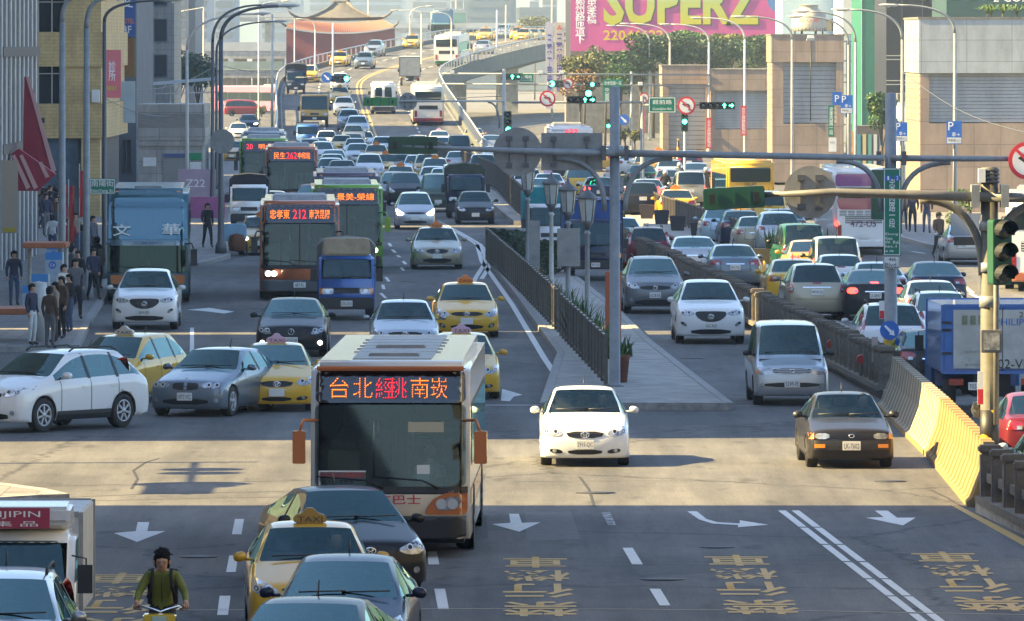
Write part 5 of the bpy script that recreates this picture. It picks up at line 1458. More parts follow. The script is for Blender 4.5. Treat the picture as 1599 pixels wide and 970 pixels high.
def round_sign(loc, r, label, kind='noleft', rz=0.0, name='road_sign'):
 root = empty(name, loc, rz, label, 'road sign')
 b = MB().lathe([(r, -.015),(r, .015)], 36, axis='y'); b.build('plate', {'noleft': M_SRED, 'back': M_SBACK, 'blue': M_SBLUE}[kind], root)
 if kind == 'noleft':
  b = MB().lathe([(r * .78,-.022),(r * .78,-.017)], 36, axis='y'); f = b.build('face', M_SWHITE, root)
  b = MB(); b.prism([(.22 * r, -.55 * r),(.36 * r, -.55 * r),(.36 * r, .02 * r),(.2 * r, .2 * r),(-.12 * r, .2 * r),(-.12 * r, .38 * r),(-.5 * r, .13 * r),(-.12 * r, -.12 * r),(-.12 * r, .06 * r),(.12 * r, .06 * r),(.22 * r, -.05 * r)], -.03,-.024)
  b.build('arrow', M_TEXTK, f)
  M = Matrix.Rotation(radians(45),4, 'Y'); b = MB(); b.box(-r * .8, r * .8,-.037,-.031,-.08 * r, .08 * r, M); b.build('slash', M_SRED, f)
 if kind == 'back':
  for s in (-1,1):
   b = MB(); b.box(s * r * .34 - .02, s * r * .34 + .02,-.05,-.017,-.62 * r, .62 * r)
   for z in (-.55 * r, .55 * r): b.box(s * r * .34 - .07, s * r * .34 + .07,-.07,-.016, z - .05, z + .05)
   b.build('bracket', M_POLED, root)
 if kind == 'blue':
  M = Matrix.Rotation(radians(45),4, 'Y'); b = MB()
  b.prism([(-.7 * r, -.10 * r),(.25 * r, -.16 * r),(.25 * r, -.34 * r),(.78 * r, 0),(.25 * r, .34 * r),(.25 * r, .16 * r),(-.7 * r, .10 * r)], -.026,-.018)
  me = b.mesh('arrow'); me.transform(M); link('arrow', me, M_TEXTW, root)
 return root
def board(name, loc, w_, h, m, label, cat='sign', texts=(), rz=0.0, border=None, group=None, thick=.03):
 root = empty(name, loc, rz, label, cat, group)
 b = MB().box(-w_ / 2, w_ / 2,-thick / 2, thick / 2,-h / 2, h / 2); b.build('board', m, root)
 if border:
  b = MB(); t = min(w_, h) * .04
  for x0, x1, z0, z1 in ((-w_ / 2 + t, w_ / 2 - t, h / 2 - 2 * t, h / 2 - t),(-w_ / 2 + t, w_ / 2 - t, -h / 2 + t, -h / 2 + 2 * t),(-w_ / 2 + t, -w_ / 2 + 2 * t, -h / 2 + 2 * t, h / 2 - 2 * t),(w_ / 2 - 2 * t, w_ / 2 - t, -h / 2 + 2 * t, h / 2 - 2 * t)):
   b.box(x0, x1,-thick / 2 - .008,-thick / 2 - .002, z0, z1)
  b.build('border', border, root)
 for tx in texts:
  s, x, z, hh = tx[:4]; ww = tx[4] if len(tx) > 4 else None; mm = tx[5] if len(tx) > 5 else M_TEXTW; v = tx[6] if len(tx) > 6 else False
  put_text('lettering', s, mm, root, (x, -thick / 2 - .012, z), hh, ww, vertical=v)
 return root
def pole_thing(name, base, h, r, m, label, cat='pole', r1=None, square=False):
 root = empty(name, base, 0, label, cat)
 b = MB()
 b.lathe([(r * 1.7,0),(r * 1.7,.05),(r, .07),(r1 or r, h),(0, h + .02)], 16 if not square else 4); b.build('pole', m, root)
 return root
def arm(root, pts, r, name='arm', m=None):
 b = MB().tube([Vector(p) - root.location for p in pts], r, 10); return b.build(name, m or M_POLE, root)
def brace(root, Y, px0, py0, px1, py1, r=.06):
 """curved stay from the pole up to the arm"""
 a, c = P(px0, py0, Y), P(px1, py1, Y); k = Vector((a.x, Y, c.z))
 arm(root, [a * (1 - t) ** 2 + k * 2 * t * (1 - t) + c * t * t for t in [i / 10 for i in range(11)]], r, 'brace')
# the great mast on the divider
Y = 184.0; s = F / Y
base = P(960,64, Y); base.z = .16
mast = pole_thing('signal_mast', base, P(960,136, Y).z - .16,.125, M_POLE, 'tall grey signal mast on the divider with long arms both ways', 'mast', .11)
arm(mast, [P(620,228, Y - .15), P(690,231, Y - .15), P(820,236, Y - .15), P(960,239, Y - .15)], [.035,.05,.075,.085])
arm(mast, [P(960,239, Y - .15), P(1180,243, Y - .15), P(1381,247, Y - .15)], [.085,.078,.07])
brace(mast, Y, 944,330,868,247); brace(mast, Y, 976,330,1050,247)
for px in (943,978):
 b = MB(); q = P(px, 239, Y) - base; b.box(q.x - .05, q.x + .05,-.26,.1, q.z - .17, q.z + .17); b.build('clamp', M_POLED, mast)
b = MB().box(-.13,.13,-.10,.10,-.3,.4);
signal('traffic_signal', P(645,227, Y + .02),4, True, [], 'dark green signal head seen from behind, at the arm tip over the left lanes', pi, back=True, pitch=.285, rr=.12, tall=.40)
round_sign(P(808,237, Y + .08),.56, 'large grey round sign seen from behind on the long left arm', 'back')
rs = board('road_sign', P(893,237, Y + .08),1.41,.86, M_SBACK, 'large grey rectangular sign seen from behind, left of the mast', 'road sign')
for x in (-.42,.34):
 b = MB(); b.box(x - .025, x + .025,-.06,-.017,-.36,.36)
 for z in (-.30,.30): b.box(x - .07, x + .07,-.075,-.016, z - .05, z + .05)
 b.build('bracket', M_POLED, rs)
b = MB().box(-.07,.07,-.02,.02,-.05,.05)
# sign post on the right end of that arm
Y2 = 186.0; base2 = P(1391,64, Y2); base2.z = .2
mast2 = pole_thing('sign_mast', base2, P(1391,146, Y2).z - .2,.155, M_POLE, 'thick grey post carrying the tall green street sign', 'mast', .13)
arm(mast2, [P(1391,247, Y2 - .2), P(1500,248, Y2 - .2), P(1600,248, Y2 - .2)], [.08,.07,.06])
brace(mast2, Y2,1376,330,1306,251); brace(mast2, Y2,1406,330,1484,254)
for px in (1372,1411):
 b = MB(); q = P(px, 247, Y2) - base2; b.box(q.x - .05, q.x + .05,-.30,.1, q.z - .16, q.z + .16); b.build('clamp', M_POLED, mast2)
round_sign(P(1604,251, Y2 - .34),.44, 'red ringed no left turn sign cut by the right edge of the photo', 'noleft')
c = P(1393,331, Y2 - .28); w_, h = 27 * Y2 / F, 137 * Y2 / F
board('street_sign', c, w_, h, M_SGREEN, 'tall green street name sign reading Zhong Xiao West Road', 'street sign',
         [('忠孝西路一段', 0,.10 * h, .56 * h, w_ * .36, M_TEXTW, True),('Zhong', -.02,-.255 * h, .035 * h, w_ * .8),('Xiao', -.09,-.30 * h, .035 * h, w_ * .5),('W. Rd.', 0,-.345 * h, .035 * h, w_ * .84),('Sec.1', -.04,-.39 * h, .03 * h, w_ * .7),('66 38', -.08,-.445 * h, .022 * h, w_ * .55)], border=M_TEXTW)
o = bpy.data.objects[-1]
for sx_ in (-.09,.12):
 b = MB(); b.lathe([(.075,-.03),(.075,-.02)], 16, c + Vector((sx_, 0,.385 * h)), axis='y')
 d = b.build('route_shield', M_SBLUE); d.parent = bpy.data.objects['street_sign']; d.matrix_parent_inverse = Matrix.Translation(-c)
 t_ = put_text('route_number', '1' if sx_ < 0 else '3', M_TEXTW, d, (0,0,0),.09,.04); t_.location = c + Vector((sx_, -.035,.385 * h))
board('street_sign', P(1392,409, Y2 - .28),26 * Y2 / F, 20 * Y2 / F, M_SWHITE, 'small white plate reading 4th Blvd under the green sign', 'street sign', [('4th', .02,.06,.09,.17, M_TEXTK),('Blvd.', 0,-.07,.10,.29, M_TEXTK)], border=M_TEXTK)
round_sign(P(1389,516, Y2 - .28),15 * Y2 / F, 'blue round keep right sign with white arrow', 'blue')
b = MB().lathe([(.165,0),(.165,.62)], 16, P(1390,563, Y2) - base2 ); b.build('yellow_sleeve', mat('sleeve_yellow', (.62,.40,.02),.5), mast2)
b = MB().lathe([(.168,0),(.168,.22)], 16, P(1390,580, Y2) - base2); b.build('chevron_sleeve', hazard(), mast2)
board('notice', P(1366,546, Y2 - 3),.14,.58, mat('notice_pink', (.34,.28,.26),.6), 'narrow pale notice board on the stone balustrade', 'notice')
o = board('advert', P(1377,484, Y2 - .3),.12,.42, M_SWHITE, 'narrow red and white advert plate on the sign post', 'notice'); b = MB().box(-.055,.055,-.022,-.017,-.2,-.02); b.build('print', M_SRED, o)
# right hand near mast
Y3 = 141.0; base3 = P(1545,64, Y3); base3.z = .18
mast3 = pole_thing('signal_mast', base3, P(1545,262, Y3).z - .18,.165, mat('pole_olive', (.11,.105,.085),.6, noise=.3, nscale=5), 'thick olive signal post with hazard bands by the right barrier', 'mast', .15)
M_ARM = mat('arm_cream', (.15,.145,.135),.55, noise=.3, nscale=5)
arm(mast3, [P(1186,305, Y3), P(1300,300, Y3 - .2), P(1420,304, Y3 - .2), P(1545,308, Y3 - .2)], [.045,.07,.085,.09], m=M_ARM)
arm(mast3, [P(1545,308, Y3 - .2), P(1640,310, Y3 - .2)], [.09,.085], m=M_ARM)
a, c_, k = P(1534,430, Y3), P(1436,312, Y3), P(1534,312, Y3)
arm(mast3, [a * (1 - t) ** 2 + k * 2 * t * (1 - t) + c_ * t * t for t in [i / 12 for i in range(13)]], .07, 'brace', M_ARM)
a, c_, k = P(1556,400, Y3), P(1640,312, Y3), P(1556,322, Y3)
arm(mast3, [a * (1 - t) ** 2 + k * 2 * t * (1 - t) + c_ * t * t for t in [i / 12 for i in range(13)]], .07, 'brace', M_ARM)
for px in (1522,1568):
 b = MB(); q = P(px, 306, Y3) - base3; b.box(q.x - .07, q.x + .07,-.32,.1, q.z - .20, q.z + .20); b.build('clamp', M_POLE, mast3)
b = MB(); q = P(1552,450, Y3) - base3; b.tube([q + Vector((0.03,-.17,1.2)), q + Vector((0.03,-.17,-2.4))], .05,8); b.build('conduit', M_ARM, mast3)
for y0_, y1_ in ((480,462),(360,345),(425,410)):
 b = MB(); z0 = P(0, y0_, Y3).z - base3.z; z1 = P(0, y1_, Y3).z - base3.z; b.lathe([(.18, z0),(.18, z1)], 16); b.build('band', M_POLE, mast3)
b = MB().lathe([(.17, P(0,705, Y3).z - base3.z),(.17, P(0,640, Y3).z - base3.z)], 16); b.build('hazard_sleeve', hazard(), mast3)
for z in range(4):
 b = MB().lathe([(.18,0),(.18,.05)], 16,(0,0, P(0,268 + z * 6, Y3).z - base3.z)); b.build('insulator', M_POLED, mast3)
b = MB(); q = P(1532,274, Y3) - base3; b.box(q.x - .06, q.x + .06,-.3,-.1, q.z - .12, q.z + .12); b.build('camera_box', M_SWHITE, mast3)
signal('traffic_signal', P(1146,309, Y3),4, True, [], 'dark green signal head seen from behind, at the tip of the near right arm', pi, back=True, pitch=.27, rr=.105, roll=radians(3), tall=.385)
round_sign(P(1265,300, Y3 + .05),41 * Y3 / F, 'big grey round sign seen from behind on the near right arm', 'back')
signal('traffic_signal', P(1565,394, Y3 - .5),3, False, [], 'big green upright signal with black hoods at the near right post', radians(28), pitch=.385, rr=.165)
o = signal('traffic_signal', P(1373,304, Y2 + 30),3, False, [], 'dark upright signal half hidden behind the green street sign', pi, back=True, pitch=.45, rr=.16)
nb = empty('control_box', P(1548,533, Y3 - .35),0, 'small cream cabinet with printed notice on the near post', 'cabinet')
b = MB().box(-.18,.18,-.08,.08,-.20,.20); b.build('box', M_ARM, nb, .01)
b = MB().box(-.14,.14,-.086,-.082,-.15,.15); b.build('notice', mat('notice_print', (.42,.42,.38),.5, noise=.7, nscale=8, col2=(.10,.11,.12)), nb)
o = board('advert', P(1531,606, Y3 - .3),.10,.58, M_SWHITE, 'slim white and red sticker board on the near post', 'notice'); b = MB().box(-.05,.05,-.024,-.017,-.28,-.02); b.build('print', M_SRED, o)
round_sign(P(1530,640, Y3 + .25),.15, 'small round grey plate low behind the near post', 'back')
# mid distance: gantries with signals before the far crossing
def gantry(px, Y, base_z, top_py, arms, label, r=.11, m=None):
 bp = P(px, 64, Y); bp.z = base_z
 root = pole_thing('signal_gantry', bp, P(px, top_py, Y).z - base_z, r, m or M_POLEW, label, 'gantry', r * .85)
 for (x0, y0, x1, y1, rr_) in arms: arm(root, [P(x0, y0, Y - .1), P(x1, y1, Y - .1)], rr_, m=m or M_POLEW)
 return root
g1 = gantry(787,430,.1,108, [(623,158,787,158,.055)], 'pale gantry pole with white arm over the flyover lanes')
brace(g1,430,780,200,762,160,.05)
signal('traffic_signal', P(594,159,430.1),4, True, [], 'slim green signal seen from behind in front of the white minibus', pi, back=True, pitch=.46, m=mat('signal_light_green', (.04,.22,.05),.5))
round_sign(P(637,159,430),.49, 'grey round sign seen from behind beside the minibus', 'back')
signal('traffic_signal', P(793,191,429.5),3, False, [2], 'upright signal showing green at the pale gantry pole', radians(10), pitch=.40)
g2 = gantry(986,560,.1,112, [(690,115,1108,117,.06),(690,131,1108,134,.06)], 'far double bar gantry above the cross traffic', m=M_POLE)
signal('traffic_signal', P(800,120,559.6),3, True, [1,2], 'far signal with two green arrows on the double bar', 0, True, pitch=.5, rr=.2)
board('street_sign', P(822,122,559.5),1.0,.60, M_SGREEN, 'small far green street sign on the double bar', 'street sign', [('公園路', 0,.08,.22,.8),('Gongyuan Rd.', 0,-.15,.12,.85)])
signal('traffic_signal', P(873,131,559.4),3, True, [0], 'far signal with round green light beside the no turn sign', 0, pitch=.5, rr=.2)
round_sign(P(887,131,559.3),.38, 'far red ringed no turn sign on the double bar', 'noleft')
signal('traffic_signal', P(925,132,559.4),3, True, [1], 'far signal with a small green arrow left of the mast', 0, pitch=.36, rr=.14)
for i, px in enumerate((706,844,877,858,1000)):
 o = empty('traffic_camera', P(px, 116 if i < 3 else 134,559.6),0, 'small white camera box on the far double bar %s' % ['at its left end', 'right of the small green sign', 'above the red no turn sign', 'on the lower bar', 'right of the mast'][i], 'camera', 'cameras on the far gantry')
 b = MB().box(-.16,.16,-.3,.3,.02,.26); b.build('case', M_SWHITE, o, .02); b = MB().box(-.02,.02,-.02,.02,-.2,.02); b.build('bracket', M_POLED, o)
board('street_sign', P(957,130,558),30 * 558 / F, 12 * 558 / F, M_SGREEN, 'far wide green direction sign just left of the mast top', 'street sign', [('忠孝西路一段', 0,0,.26,1.2)])
board('street_sign', P(948,148,558),14 * 558 / F, 26 * 558 / F, M_SGREEN, 'far upright green sign left of the mast', 'street sign', [('中山南路', 0,0,.95,.3, M_TEXTW, True)])
g3 = gantry(1003,395,.1,150, [(800,160,1003,160,.06),(1003,164,1106,164,.05)], 'middle gantry carrying no left turn signs and green arrows', m=M_POLE)
round_sign(P(855,154,394.6),.40, 'red ringed no left turn sign left of the mast', 'noleft')
signal('traffic_signal', P(908,156,394.6),4, True, [2,3], 'wide black signal with green up and right arrows left of the mast', 0, True, pitch=.36, rr=.15, m=M_SIGK)
signal('traffic_signal', P(919,146,394.4),1, True, [0], 'single round green light above the arrow signal', 0, pitch=.36, rr=.15, m=M_SIGK)
round_sign(P(1072,165,394.5),14.2 * 394 / F, 'bright red ringed no left turn sign right of the mast', 'noleft')
board('street_sign', P(1034,164,394.6),43 * 394 / F, 25 * 394 / F, M_SGREEN, 'green street sign reading Guanqian Road right of the mast', 'street sign', [('館前路', 0,.14,.22,.95),('GuanQian Rd.', 0,-.20,.13,.95)], border=M_TEXTW)
signal('traffic_signal', P(1120,165,394.6),5, True, [3,4], 'wide black signal with green arrows right of the no left turn sign', 0, True, pitch=.35, rr=.15, m=M_SIGK)
gp = gantry(1069,430,.1,165, [], 'slim post with small signal and hazard bands', .07)
signal('traffic_signal', P(1069,190,429.6),3, False, [1], 'slim upright signal showing green under the no left turn sign', 0, pitch=.36, rr=.13)
signal('traffic_signal', P(950,193,500),2, False, [1], 'tiny far signal left of the mast at car roof height', 0, pitch=.3, rr=.11)
round_sign(P(1006,153,470),.30, 'small no left turn sign on white plate right of the mast', 'noleft')
round_sign(P(974,187,520),.36, 'far blue round sign right of the mast', 'blue')
for px in (1059,1069):
 g = G(px, 252); b = MB().lathe([(.09,0),(.09,1.4)], 10,(0,0,0)); o = b.build('hazard_post', hazard(), None, loc=(g.x, g.y, .1)); tag(o, 'short yellow and black banded post below the slim signal', 'post', 'banded posts below the slim signal')
# signs at the right
def p_sign(px, py, Y, base_py, label, w=24):
 k_ = Y / F
 o = board('parking_sign', P(px, py, Y), w * k_, 36 * k_ * w / 24, M_SBLUE, label, 'parking sign', [('P', -w * k_ * .22,10 * k_ * w / 24,13 * k_ * w / 24),('車→', w * k_ * .1,-3 * k_ * w / 24,7 * k_ * w / 24, w * k_ * .5)])
 b = MB().box(-w * k_ * .46, w * k_ * .46,-.024,-.018,-17 * k_ * w / 24,-8 * k_ * w / 24); b.build('sub_plate', M_SWHITE, o)
 put_text('lettering', '停車場入口', M_TEXTK, o, (0,-.032,-12 * k_ * w / 24),5 * k_ * w / 24, w * k_ * .8)
 b = MB(); z = P(px, py, Y).z; b.tube([(0,.06,-z + .14),(0,.06,18 * k_)], .04,8); b.build('post', M_POLED, o)
p_sign(1490,207,300,330, 'blue parking sign before the slab block at far right')
p_sign(1407,206,330,330, 'blue parking sign half hidden by the sign mast', 20)
p_sign(1322,163,360,330, 'blue parking sign beside the granite water tank tower', 19)
o = board('parking_sign', P(1307,154,361),.42,.60, M_SBLUE, 'small blue sign overlapping the parking sign by the tower', 'parking sign', [('P', 0,0,.3)])
o = board('street_sign', P(1298,189,360),9 * 360 / F, 49 * 360 / F, M_SGREEN, 'narrow upright green street sign on the granite tower', 'street sign', [('忠孝西路一段', 0,0,1.25,.17, M_TEXTW, True)])
o = board('notice', P(1300,226,360),12 * 360 / F, 22 * 360 / F, M_SWHITE, 'white no stopping notice on the granite tower', 'notice', [('NO', 0,.1,.1,.2, M_TEXTK)])
# left pavement signs
board('street_sign', P(160,291,240),40 * 240 / F, 24 * 240 / F, M_SGREEN, 'green street name sign reading Nanyang Street by the coach', 'street sign', [('南陽街', 0,.09,.2,.66),('NanYang St.', 0,-.14,.11,.66)], border=M_TEXTW, rz=.05)
for px, py, Y_, lab in ((62,452,225, 'front one of the blue topped bus stop signs marked C4'),(84,418,236, 'middle one of the blue topped bus stop signs'),(48,470,218, 'low blue topped bus stop sign behind the orange bench'),(86,402,244, 'rearmost blue topped bus stop sign')):
 k_ = Y_ / F; o = board('bus_stop_sign', P(px, py, Y_),26 * k_, 48 * k_, mat('sign_pale', (.33,.42,.50),.6, noise=.2, nscale=6), lab, 'bus stop sign')
 b = MB().box(-13 * k_, 13 * k_, -.024,-.018,12 * k_, 24 * k_); b.build('heading', mat('stop_blue', (.03,.20,.50),.5), o)
 b = MB().lathe([(6 * k_, -.026),(6 * k_, -.018)], 18,(-2 * k_, 0,4 * k_), axis='y'); d = b.build('badge', M_SBLUE, o)
 put_text('lettering', 'C4', M_TEXTW, d, (-2 * k_, -.034,4 * k_),5 * k_, 7 * k_)
 b = MB(); z = P(px, py, Y_).z; b.tube([(13 * k_, .05,-z + .14),(13 * k_, .05,24 * k_)], .05,8); b.build('post', M_POLEW, o)
for px, py, Y_, lab in ((72,378,240, 'rear'),(18,480,213, 'near')):
 o = empty('bus_shelter', (G(px, 500).x, Y_, .14),0, 'orange edged bus shelter roof at the %s of the stop' % lab, 'bus shelter'); q = P(px, py, Y_)
 w2 = 34 * Y_ / F; x0 = q.x - o.location.x
 b = MB().box(x0 - w2, x0 + w2,-1.2,1.2, q.z - .30, q.z - .14); b.build('roof', mat('shelter_orange', (.42,.13,.05),.6, noise=.3), o, .03)
 for xx in (x0 - w2 + .1, x0 + w2 - .1):
  b = MB().lathe([(.07,0),(.06, q.z - .34)], 10,(xx, 0.9,0)); b.build('post', M_POLEW, o)
b = MB().lathe([(.22,0),(.22,1.55),(.0,1.6)], 16); tag(b.build('ticket_post', M_POLEW, None, loc=P(60,64,212) - Vector((0,0,7.96))), 'pale round ticket post on the near pavement corner', 'post')
b = MB().lathe([(.46,-.02),(.46,.02)], 28,(0,0,0), axis='y'); tag(b.build('road_sign', M_SBACK, None, loc=P(347,221,299)), 'grey round sign seen from behind on the dark lamp post', 'road sign')

# signal mast of the cross street, left of the picture: its shadow falls on the sunlit strip
ms = empty('signal_mast', (-14.9,153,.1),0, 'grey signal mast of the cross street left of the junction', 'mast')
b = MB().lathe([(.16,0),(.12,6.9)], 12); b.build('pole', M_POLE, ms); b = MB().tube([(0,0,6.1),(0,-11,6.3)], .05,8); b.build('arm', M_POLE, ms)
for y, r_ in ((-2.6,.55),(-3.9,.55),(-7.6,.75),(-8.3,.6)): b = MB().lathe([(r_, -.02),(r_, .02)], 28,(.1, y, 6.2), axis='x'); b.build('round_plate', M_SBACK, ms)
b = MB().box(-.05,.2,-10.8,-8.2,5.7,6.5); b.build('signal_box', M_SIGG, ms, .04);

# ------------------------------------------------------------------ buildings
M_GRAN = tiles('granite_pink', (0.30,0.225,0.175),1.25,1.05, var=.07, rough=.5)
M_GRANB = tiles('granite_light', (0.34,0.37,0.39),2.1,1.0, var=.05, rough=.35)
M_LOUV = mat('louvre_grey', (0.36,0.36,0.35),.55,.3, noise=.3, nscale=.8, stretch=(1,1,.3))
M_CREAM = tiles('cream_tile', (0.52,0.38,0.165),.40,.16, var=.05, msize=.006, off=.5)
M_WIN = mat('window_glass', (0.022,0.028,0.034),.08, coat=1, noise=.5, nscale=.6)
M_GREYB = tiles('grey_tile', (0.24,0.235,0.22),.5,.5, var=.08)
M_BLUEB = mat('far_blue_grey', (.22,.26,.30),.7, noise=.25, nscale=.15)
def house(name, loc, label, cat='building'):
 return empty(name, loc, 0, label, cat)
def bx(root, name, m, x0, x1, y0, y1, z0, z1, bevel=0, parent=None):
 return MB().box(x0, x1, y0, y1, z0, z1).build(name, m, parent or root, bevel)
def louvres(root, x0, x1, y, z0, z1, n, m, name='louvre', parent=None):
 b = MB()
 for i in range(n):
  z = z0 + (z1 - z0) * (i + .5) / n; h = (z1 - z0) / n
  b.prism([(y - .05, z - h * .46),(y - .02, z + h * .44),(y, z + h * .44),(y, z - h * .46)], x0, x1, axis='x')
 return b.build(name, m, parent or root)
def windows(root, x0, x1, y, rows, cols, z0, fh, wh, m=M_WIN, frame=None, face='front', x=0):
 """a grid of windows, each with its frame; on the front (-Y) or on a side wall"""
 w_ = (x1 - x0) / cols
 for r in range(rows):
  for c in range(cols):
   a, b_ = x0 + c * w_ + w_ * .14, x0 + (c + 1) * w_ - w_ * .14; z = z0 + r * fh
   f = MB()
   for k in ((a - .06, a, z - .06, z + wh + .06),(b_, b_ + .06, z - .06, z + wh + .06),(a, b_, z - .06, z),(a, b_, z + wh, z + wh + .06),((a + b_) / 2 - .025,(a + b_) / 2 + .025, z, z + wh)):
    f.box(k[0], k[1], y - .07, y + .02, k[2], k[3])
   me = f.mesh('frame'); p = MB().box(a, b_, y - .03, y - .012, z, z + wh).mesh('pane')
   if face == 'side':
    R = Matrix(((0,1,0, x),(1,0,0,0),(0,0,1,0),(0,0,0,1)))
    for q in (me, p): q.transform(R @ Matrix.Translation((0,0,0))); q.flip_normals()
   o = link('window', p, m, root); link('frame', me, frame or M_POLED, o)
# --- right: granite station blocks with vents
def granite(px0, px1, Y, top_py, label, depth=10, z_v0=.42, z_v1=.80, cap=None, wing=.2, mcap=None, corner=None):
 x0, x1 = (px0 - CX) * Y / F, (px1 - CX) * Y / F; H = CH - (top_py - HY) * Y / F
 root = house('station_block', (x0, Y, .14), label); W = x1 - x0; H -= .14
 va, vb = H * z_v0, H * z_v1
 bx(root, 'base_wall', M_GRAN, 0, W, 0, depth, 0, va)
 bx(root, 'core_wall', M_CONCD, .15, W - .15,.35, depth - .15, va, vb)
 for a, b_ in ((0, wing),(W - wing * .6, W)): bx(root, 'corner_pier', M_GRAN, a, b_, .002, depth, va + .002, vb)
 louvres(root, wing, W - wing * .6,.33, va + .05, vb, 14, M_LOUV, 'louvre')
 bx(root, 'cap_wall', mcap or M_GRAN, -.06, W + .06,-.06, depth, vb + .002, H)
 bx(root, 'coping', M_CONCD, -.10, W + .10,-.10, depth + .04, H + .002, H + .10)
 for i in range(int(depth / 2.2)):
  b = MB()
  for j in range(8): z = va + (vb - va) * (j + .4) / 8; b.box(-.03,0, i * 2.2 + .5, i * 2.2 + 1.9, z, z + .06)
  b.build('side_louvre', M_LOUV, root)
 return root, W, H
tw, W, H = granite(1206,1316,450,56, 'tall granite vent tower with a grey louvre panel under the white water tank', 9,.40,.82, wing=.62)
g_, W_, H_ = granite(1110,1202,560,110, 'wide low granite block with pale vent, right one of the pair', 11,.30,.76, wing=.3)
g_, W_, H_ = granite(1035,1107,562,104, 'low granite block with sunlit left pier, left one of the pair', 11,.05,.80, wing=.42)
g_, W_, H_ = granite(1437,1760,372,30, 'large granite slab block with blue grey panels at far right', 14,.46,.72, wing=.42, mcap=M_GRANB)
# water tank (cooling tower) on the granite tower
t0 = P(1263,56,454); tk = empty('water_tank', (t0.x, t0.y, t0.z + .10),0, 'cream round water tank with red lettering on the granite tower', 'water tank')
k_ = 454 / F; R = 27 * k_
for i in range(6):
 a = 2 * pi * i / 6; b = MB().box(R * .8 * cos(a) - .04, R * .8 * cos(a) + .04, R * .8 * sin(a) - .04, R * .8 * sin(a) + .04,0,.16); b.build('leg', M_POLED, tk)
M_TANK = mat('tank_cream', (.46,.42,.34),.6, noise=.3, nscale=1.5)
b = MB().lathe([(R, .16),(R, .34),(R * 1.0,.36),(R * .98,1.12),(R * .55,1.42),(R * .55,1.62),(R * .62,1.64),(0,1.66)], 28); b.build('tank', M_TANK, tk)
b = MB()
for i in range(28):
 a = 2 * pi * i / 28; b.box(R * 1.0 * cos(a) - .015, R * 1.0 * cos(a) + .015, R * 1.0 * sin(a) - .015, R * 1.0 * sin(a) + .015,.17,.36)
b.build('slat', M_POLED, tk)
put_text('lettering', '良 ○ 機', mat('tank_red', (.5,.08,.08),.6), tk, (0,-R * 1.0 - .03,.78),.22, R * 1.1)
o = empty('floodlight', P(1266,58,448.6),0, 'small white floodlight on the rim of the granite tower', 'floodlight'); b = MB().prism([(-.24,-.18),(.24,-.18),(.16,.12),(-.16,.12)], -.1,.2); b.build('case', M_SWHITE, o); b = MB().box(-.22,.22,-.115,-.102,-.16,-.06); b.build('lens', M_LAMP, o)
pi_ = P(1266,64,449.7); b = MB().tube([(0,0,-4.6),(0,0,0)], .03,6); tag(b.build('drain_pipe', M_TRIM, None, loc=(pi_.x, 449.94,8.2)), 'thin black pipe running down the granite tower front', 'pipe')
# ladder frame right of the tower
lx = P(1328,64,452); fr = empty('pipe_ladder', (lx.x, lx.y, .14),0, 'white pipe ladder rising beside the granite tower', 'ladder')
for dx in (-.42,-.2,.0): b = MB().tube([(dx, 0,0),(dx, 0,8.0)], .04,6); b.build('rail', M_POLEW, fr)
for z in (3.2,4.4,5.6,6.8,7.9): b = MB().box(-.46,.06,-.02,.02, z, z + .06); b.build('rung', M_POLED, fr)
# --- right background: towers
def tower(px0, px1, Y, top_z, m, label, depth=18, base=0, name='tower_block'):
 x0, x1 = (px0 - CX) * Y / F, (px1 - CX) * Y / F
 root = house(name, (x0, Y, base), label); bx(root, 'wall', m, 0, x1 - x0,0, depth, 0, top_z - base)
 return root, x1 - x0
M_WALLW = mat('wall_white', (.70,.70,.67),.6, noise=.2, nscale=.5)
M_GREENP = mat('wall_green', (.005,.13,.075),.5, noise=.2, nscale=.5)
M_DGLASS = mat('tower_glass', (.02,.022,.04),.35, spec=.25, noise=.4, nscale=.4)
t_, w_ = tower(1316,1345,640,16, M_WALLW, 'narrow bright white tower wall beside the tall green panel'); windows(t_, .1, w_ - .1,0,0,1,2,2,1)
b = MB()
for i in range(4): b.box(-.06, w_ + .01,-.06,0,2.2 + i * 3.2,2.26 + i * 3.2)
b.build('ledge', M_CONC, t_)
t_, w_ = tower(1345,1384,620,16, M_GREENP, 'tall plain green panel building behind the street tree')
b = MB().box(0,.04,-.03,0,0,15.8); b.build('edge_trim', M_SWHITE, t_)
t_, w_ = tower(1384,1478,560,16, M_DGLASS, 'dark violet glass tower behind the lamp posts at right')
for i, py in enumerate((87,93,126,132)):
 z = P(0, py, 559.9).z; b = MB().box(0, w_, -.05,0, z - .03, z + .03); b.build('cornice', M_POLEW, t_)
for px in (1408,1440): x = (px - 1384) * 560 / F; b = MB().box(x, x + .05,-.04,0,2,15.9); b.build('mullion', M_POLED, t_)
t_, w_ = tower(1478,1760,520,16, mat('dark_green_wall', (.012,.055,.05),.35, noise=.2, nscale=.5), 'dark green building with white sign at the top right corner')
put_text('sign_lettering', '2 CON', M_TEXTW, t_, (P(1580,0,520).x - (1478 - CX) * 520 / F, -.04, P(0,0,520).z + .18),.62,2.4)
b = MB(); b.box(P(1520,0,520).x - (1478 - CX) * 520 / F, w_, -.03,0, P(0,14,520).z, P(0,12,520).z + .03); b.build('frame_line', M_GREENP, t_)
t_, w_ = tower(1222,1322,660,14, mat('pale_blue_wall', (.30,.42,.52),.5, noise=.15, nscale=.5), 'pale blue building behind the water tank')
